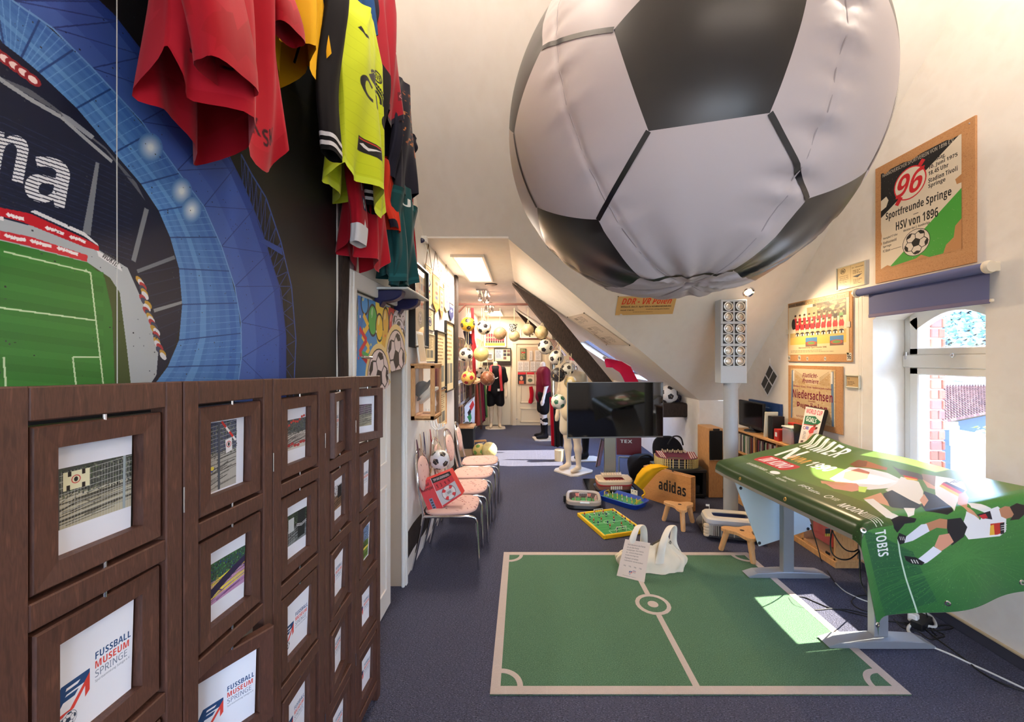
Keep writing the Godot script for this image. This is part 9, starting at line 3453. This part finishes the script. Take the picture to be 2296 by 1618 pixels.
	flat.call("door_board", "beige pin board covered with papers on the far door", "board", 1161, 777, 1212, 862, mat("beige board", K(200, 172, 142), 0.8), null, "", 0.042)
	c = Cv.new(14, 20, 64, K(206, 196, 186))
	c.tiny(2, 3, 10, 7, 2.2, K(150, 140, 132))
	var sheet := print_mat("typed sheet", c.tex())
	var rows := [[1187, 786, 1194, 808], [1200, 785, 1213, 808], [1161, 810, 1174, 832], [1175, 810, 1187, 832], [1189, 810, 1201, 832], [1202, 810, 1213, 832]]
	var rn := ["narrow pale sheet at the top of the pin board", "pale sheet at the top right of the pin board", "pale sheet at the left of the pin board's middle row", "second pale sheet in the pin board's middle row", "third pale sheet in the pin board's middle row", "pale sheet at the right of the pin board's middle row"]
	for i in 6: flat.call("pinned_sheet", rn[i], "paper", rows[i][0], rows[i][1], rows[i][2], rows[i][3], sheet, null, "papers on the far door", 0.058)
	c = Cv.new(14, 26, 64, K(70, 84, 60))
	c.tiny(1, 2, 12, 8, 3, K(190, 170, 120))
	c.rect(3, 8, 9, 3, K(180, 50, 40))
	flat.call("magazine", "dark green tilted booklet pinned on the far door", "booklet", 1166, 781, 1180, 806, print_mat("booklet print", c.tex()), null, "", 0.06)
	for i in 3:
		c = Cv.new(20, 26, 64, K(212, 190, 160))
		c.rect(0, 0, 20, 5, K(200, 44, 50))
		if i == 0:
			c.rect(0, 5, 20, 21, K(50, 44, 46))
			c.ell(9, 13, 4, 5, K(210, 160, 130))
			c.rect(3, 19, 12, 7, K(206, 90, 60))
		else:
			c.ell(9, 18, 6, 4, K(90, 100, 80) if i == 1 else K(160, 90, 80))
			c.tiny(2, 7, 15, 2, 2, K(120, 100, 90))
		flat.call("red_headed_poster", ["red-headed poster with a portrait at the bottom left of the pin board", "red-headed poster with a badge at the bottom middle of the pin board", "red-headed poster at the bottom right of the pin board"][i], "poster", 1161 + i * 20, 834, [1179, 1198, 1212][i], 860, print_mat("red poster %d" % i, c.tex()), null, "", 0.06)
	o = thing("red_sock", "red football sock hanging on the far door", "sock", wz.call(1190, 904))
	g = G.new()
	g.tube(smooth([wz.call(1190, 866) + Vector3(0, 0, 0.09), wz.call(1192, 880) + Vector3(0, 0, 0.09), wz.call(1191, 893) + Vector3(0, 0, 0.09), wz.call(1188, 903) + Vector3(0, 0, 0.09)]), [0.045, 0.046, 0.047, 0.05, 0.05, 0.052, 0.052, 0.05, 0.05, 0.048, 0.048, 0.046, 0.05, 0.052, 0.054, 0.052, 0.05, 0.046, 0.034], 10)
	part("knit", g, cloth("bright red cloth", K(176, 14, 34)), o, true)
	# ---- dummies
	var skin := mat("dummy skin", K(226, 206, 176), 0.5)
	var skin_w := mat("dummy white", K(232, 224, 218), 0.45)
	var blackc := cloth("black cloth", K(22, 20, 24))
	var d1 := dummy("headless dummy in a black shirt and shorts with a red scarf by the end wall", Vector3(-0.665, 0, -9.3), 0.1, [["shirt", shirt_bones(), blackc], ["shorts", shorts_bones(), blackc]], skin)
	for s in [-1.0, 1.0]:
		g = G.new()
		g.tube(smooth([Vector3(0, 1.42, -0.07), Vector3(s * 0.09, 1.43, 0.0), Vector3(s * 0.11, 1.3, 0.15), Vector3(s * 0.12, 1.1, 0.17), Vector3(s * 0.14, 0.88, 0.185)]), 0.034, 8)
		part("scarf", g, cloth("red scarf", K(196, 60, 66)), d1)
	g = G.new()
	var smile := []
	for i in 9:
		var a := lerpf(0.15, PI - 0.15, i / 8.0)
		smile.append(Vector3(cos(a) * 0.055, 1.2 - sin(a) * 0.04, 0.155))
	g.tube(smile, 0.011, 6)
	part("chest_print", g, white_m, d1)
	g = G.new()
	g.box(Vector3(0.07, 0.9, 0.172), Vector3(0.05, 0.055, 0.004))
	part("hem_label", g, white_m, d1)
	dummy("headless dummy in a dark red shirt, black shorts and black socks seen from the side", Vector3(0.39, 0, -8.05), -PI / 2 + 0.15, [["shirt", shirt_bones(), cloth("wine cloth", K(112, 22, 44))], ["shorts", shorts_bones(), blackc], ["socks", sock_bones(), blackc]], skin_w)
	var cr := cloth("cream jersey", K(222, 204, 170))
	dummy("headless dummy in cream shirt and white shorts half hidden by the television", Vector3(0.69, 0, -5.72), -0.9, [["shirt", shirt_bones(), cr], ["shorts", shorts_bones(), cloth("off white cloth", K(226, 212, 186))]], skin)
	# boot stand behind the television
	o = thing("boot_stand", "black sock and boot on a pale plate seen below the television's left half", "boot stand", Vector3(0.98, 0, -6.4))
	part("boot", flesh([[Vector3(0, 0.9, 0), Vector3(0, 0.4, 0), 0.07, 0.062], [Vector3(0, 0.4, 0), Vector3(0, 0.1, 0), 0.066, 0.045], [Vector3(0.0, 0.07, 0.02), Vector3(-0.16, 0.055, 0.08), 0.05, 0.035]], 0.018), blackc, o)
	g = G.new()
	g.prism(V2s([-0.24, -0.16, 0.16, -0.16, 0.22, -0.1, 0.22, 0.12, 0.16, 0.18, -0.18, 0.18, -0.24, 0.1]), 0.0, 0.018, Transform3D(Basis(Vector3.RIGHT, Vector3.FORWARD, Vector3.UP), Vector3.ZERO), 0.003)
	part("base_plate", g, mat("stand plate", K(206, 196, 184), 0.5), o)
	# white cylinder below the dark green trousers
	o = thing("white_drum", "short white drum on the carpet behind the cream dummy", "drum", Vector3(0.56, 0, -6.35))
	g = G.new()
	g.lathe([Vector2(0, 0), Vector2(0.075, 0.0), Vector2(0.078, 0.17), Vector2(0.07, 0.175), Vector2(0, 0.175)], 24)
	part("drum", g, cr, o)
	# garments on the right
	drape("tracksuit_trousers", "black trousers with a green hem hanging beside the cream dummy", "trousers", [at(1240, 905, 6.5), at(1264, 905, 6.5), at(1262, 1000, 6.4), at(1243, 1002, 6.4)], blackc, 0.02, 4.0)
	drape("red_clothes", "red clothes hanging between the two right-hand dummies", "clothes", [at(1232, 890, 7.4), at(1246, 890, 7.4), at(1247, 999, 7.4), at(1236, 999, 7.4)], cloth("bright red cloth", K(176, 14, 34)), 0.02, 4.0)
	c = Cv.new(40, 30, 128, K(222, 216, 212))
	c.text("KIND", 5, 5, 20, 6, K(40, 36, 44))
	c.text("96", 6, 13, 26, 16, K(34, 30, 36))
	drape("white_jersey", "white shirt with large black numbers hanging behind the slanting beam", "shirt", [at(1268, 806, 6.2), at(1312, 812, 6.0), at(1320, 870, 6.0), at(1266, 880, 6.2)], print_mat("number shirt print", c.tex(), 0.8), 0.015, 3.0)
	c = Cv.new(40, 20, 128, K(196, 176, 150))
	for i in 9: c.line(Vector2(i * 5.0 - 4, 0), Vector2(i * 5.0 + 4, 20), 2.0, [K(150, 60, 54), K(96, 60, 84)][i % 2])
	drape("striped_jersey", "red-brown striped cloth hanging under the slanting beam", "cloth", [at(1222, 756, 6.6), at(1244, 762, 6.6), at(1270, 796, 6.6), at(1240, 800, 6.6)], print_mat("striped cloth print", c.tex(), 0.8), 0.01, 3.0)
	drape("pink_cloth", "pinkish red cloth hanging right of the white and black balls", "cloth", [at(1276, 800, 6.8), at(1292, 802, 6.8), at(1302, 822, 6.8), at(1280, 820, 6.8)], cloth("pink red cloth", K(190, 90, 86)), 0.01, 3.0)
	drape("patterned_scarf", "patterned black and white scarf hanging behind the wine-red dummy", "scarf", [at(1238, 727, 7.0), at(1246, 731, 7.0), at(1244, 890, 7.0), at(1237, 890, 7.0)], print_mat("scarf pattern", noise_tex(0.09, [K(34, 40, 40), K(196, 186, 160)], [0.45, 0.55], 83, 2, 64), 0.8), 0.01, 2.0)
	# ---- left side of the far corridor
	var XA := -1.12
	var rng := RandomNumberGenerator.new()
	rng.seed = 31
	var tones := [K(150, 120, 104), K(170, 110, 100), K(196, 176, 146), K(120, 110, 110), K(180, 150, 120)]
	var tm := []
	for i in 5:
		c = Cv.new(30, 40, 64, tones[i])
		c.rect(3, 3, 24, 20, tones[(i + 2) % 5].darkened(0.3))
		for k in 5: c.ell(5 + k * 5.0, 15, 2, 4, [K(170, 60, 60), K(60, 56, 64), K(206, 190, 170)][(i + k) % 3])
		c.tiny(4, 27, 20, 3, 3, K(90, 80, 76))
		tm.append(print_mat("small photo print %d" % i, c.tex()))
	var ord := ["first", "second", "third", "fourth", "fifth", "sixth", "seventh", "eighth"]
	for r in 4:
		for k in 8:
			var z0 := 6.35 + k * 0.33
			var y0 := 1.98 - r * 0.4
			hung("wall_picture", "small picture on the far left wall, %s row down, %s from the timber post" % [ord[r], ord[k]], "picture", XA, z0, z0 + 0.29, y0 - 0.34, y0, 0.012, mat("cream frame", K(226, 206, 160), 0.6) if (r + k) % 2 else mat("brown wood", K(92, 48, 36), 0.6), tm[(r * 3 + k) % 5], 0.015, "small pictures on the far left wall")
	o = thing("clothes_rack", "wooden-topped rack of dark clothes along the far left wall", "clothes rack", Vector3(-1.0, 0, -8.2))
	g = G.new()
	g.span(Vector3(-1.1, 1.15, -7.3), Vector3(-0.86, 1.19, -9.2))
	part("top_board", g, wood_b, o, true)
	g = G.new()
	for z in [7.35, 9.15]: g.span(Vector3(-1.0, 0.0, -z), Vector3(-0.96, 1.15, -z - 0.04))
	part("post", g, mat("brown wood", K(92, 48, 36), 0.6), o, true)
	for i in 6:
		var x := -0.9 + 0.012 * float(i % 2)
		var z := 7.5 + i * 0.28
		drape("hanging_garment", ["rust-red garment at the near end of the clothes rack", "brown garment second from the near end of the clothes rack", "crimson shirt with white buttons third on the clothes rack", "wine-red garment fourth on the clothes rack", "black garment fifth on the clothes rack", "green-patterned garment at the far end of the clothes rack"][i], "clothes", [Vector3(x, 1.13, -z), Vector3(x, 1.13, -z - 0.24), Vector3(x + 0.02, 0.35 - 0.1 * (i % 2), -z - 0.22), Vector3(x + 0.02, 0.35, -z)], cloth("rack cloth %d" % i, [K(150, 60, 40), K(96, 66, 46), K(130, 24, 40), K(104, 20, 40), K(28, 28, 30), K(70, 110, 60)][i]), 0.03, 4.0, "clothes on the rack")
	drape("club_flag", "white, red and green flag hanging above the black speaker box", "flag", [at(1041, 912, 6.6), at(1064, 888, 7.1), at(1064, 946, 7.1), at(1042, 946, 6.6)], print_mat("flag print", (func() -> ImageTexture:
		var f := Cv.new(30, 40, 96, K(216, 220, 226))
		f.poly(Array(V2s([12, 8, 22, 2, 28, 12, 18, 20])), K(206, 50, 50))
		f.poly(Array(V2s([6, 18, 14, 12, 18, 22, 8, 26])), K(34, 32, 36))
		f.poly(Array(V2s([4, 28, 16, 22, 20, 34, 10, 40])), K(50, 140, 80))
		return f.tex()).call(), 0.8), 0.01, 2.0)
	o = thing("speaker_box", "black speaker box with a beech top behind the last chair", "loudspeaker", Vector3(-0.98, 0, -6.75))
	g = G.new()
	var s0 := at(1036, 957, 6.55)
	g.span(Vector3(-1.09, 0.14, -6.55), Vector3(-0.83, 0.47, -6.85), 0.004)
	part("cabinet", g, mat("black grille cloth", K(26, 26, 26), 0.95), o, true)
	g = G.new()
	g.span(Vector3(-1.1, 0.47, -6.53), Vector3(-0.82, 0.5, -6.87), 0.004)
	part("top", g, wood_b, o, true)
	g = G.new()
	g.span(Vector3(-1.08, 0.0, -6.57), Vector3(-0.85, 0.14, -6.84), 0.004)
	part("plinth", g, mat("beige plinth", K(196, 160, 120), 0.7), o, true)
	# bar with two balls in a net on the floor
	o = thing("wooden_bar", "thin wooden bar with a slanting leg above the two netted balls on the floor", "bar", Vector3(-0.6, 0, -6.7))
	g = G.new()
	g.bar(at(1062, 989, 6.7), at(1089, 987, 6.7), 0.03, 0.03)
	g.bar(at(1089, 987, 6.7), flo(1094, 1014), 0.03, 0.02, Vector3.FORWARD)
	g.bar(at(1063, 989, 6.7), flo(1062, 1020), 0.03, 0.02, Vector3.FORWARD)
	part("bar", g, wood_b, o, true)
	net_ball("yellow and green ball in a net on the corridor floor, left of two", Vector3((1074 - XV) * 6.5 / F, 0.115, -6.55), 0.11, K(226, 196, 110), K(110, 150, 60), at(1086, 992, 6.6), 71, "netted balls on the corridor floor")
	net_ball("pale yellow ball in a net on the corridor floor, right of two", Vector3((1097 - XV) * 6.5 / F, 0.13, -6.5), 0.127, K(230, 206, 130), K(220, 194, 116), at(1088, 992, 6.6), 72, "netted balls on the corridor floor")
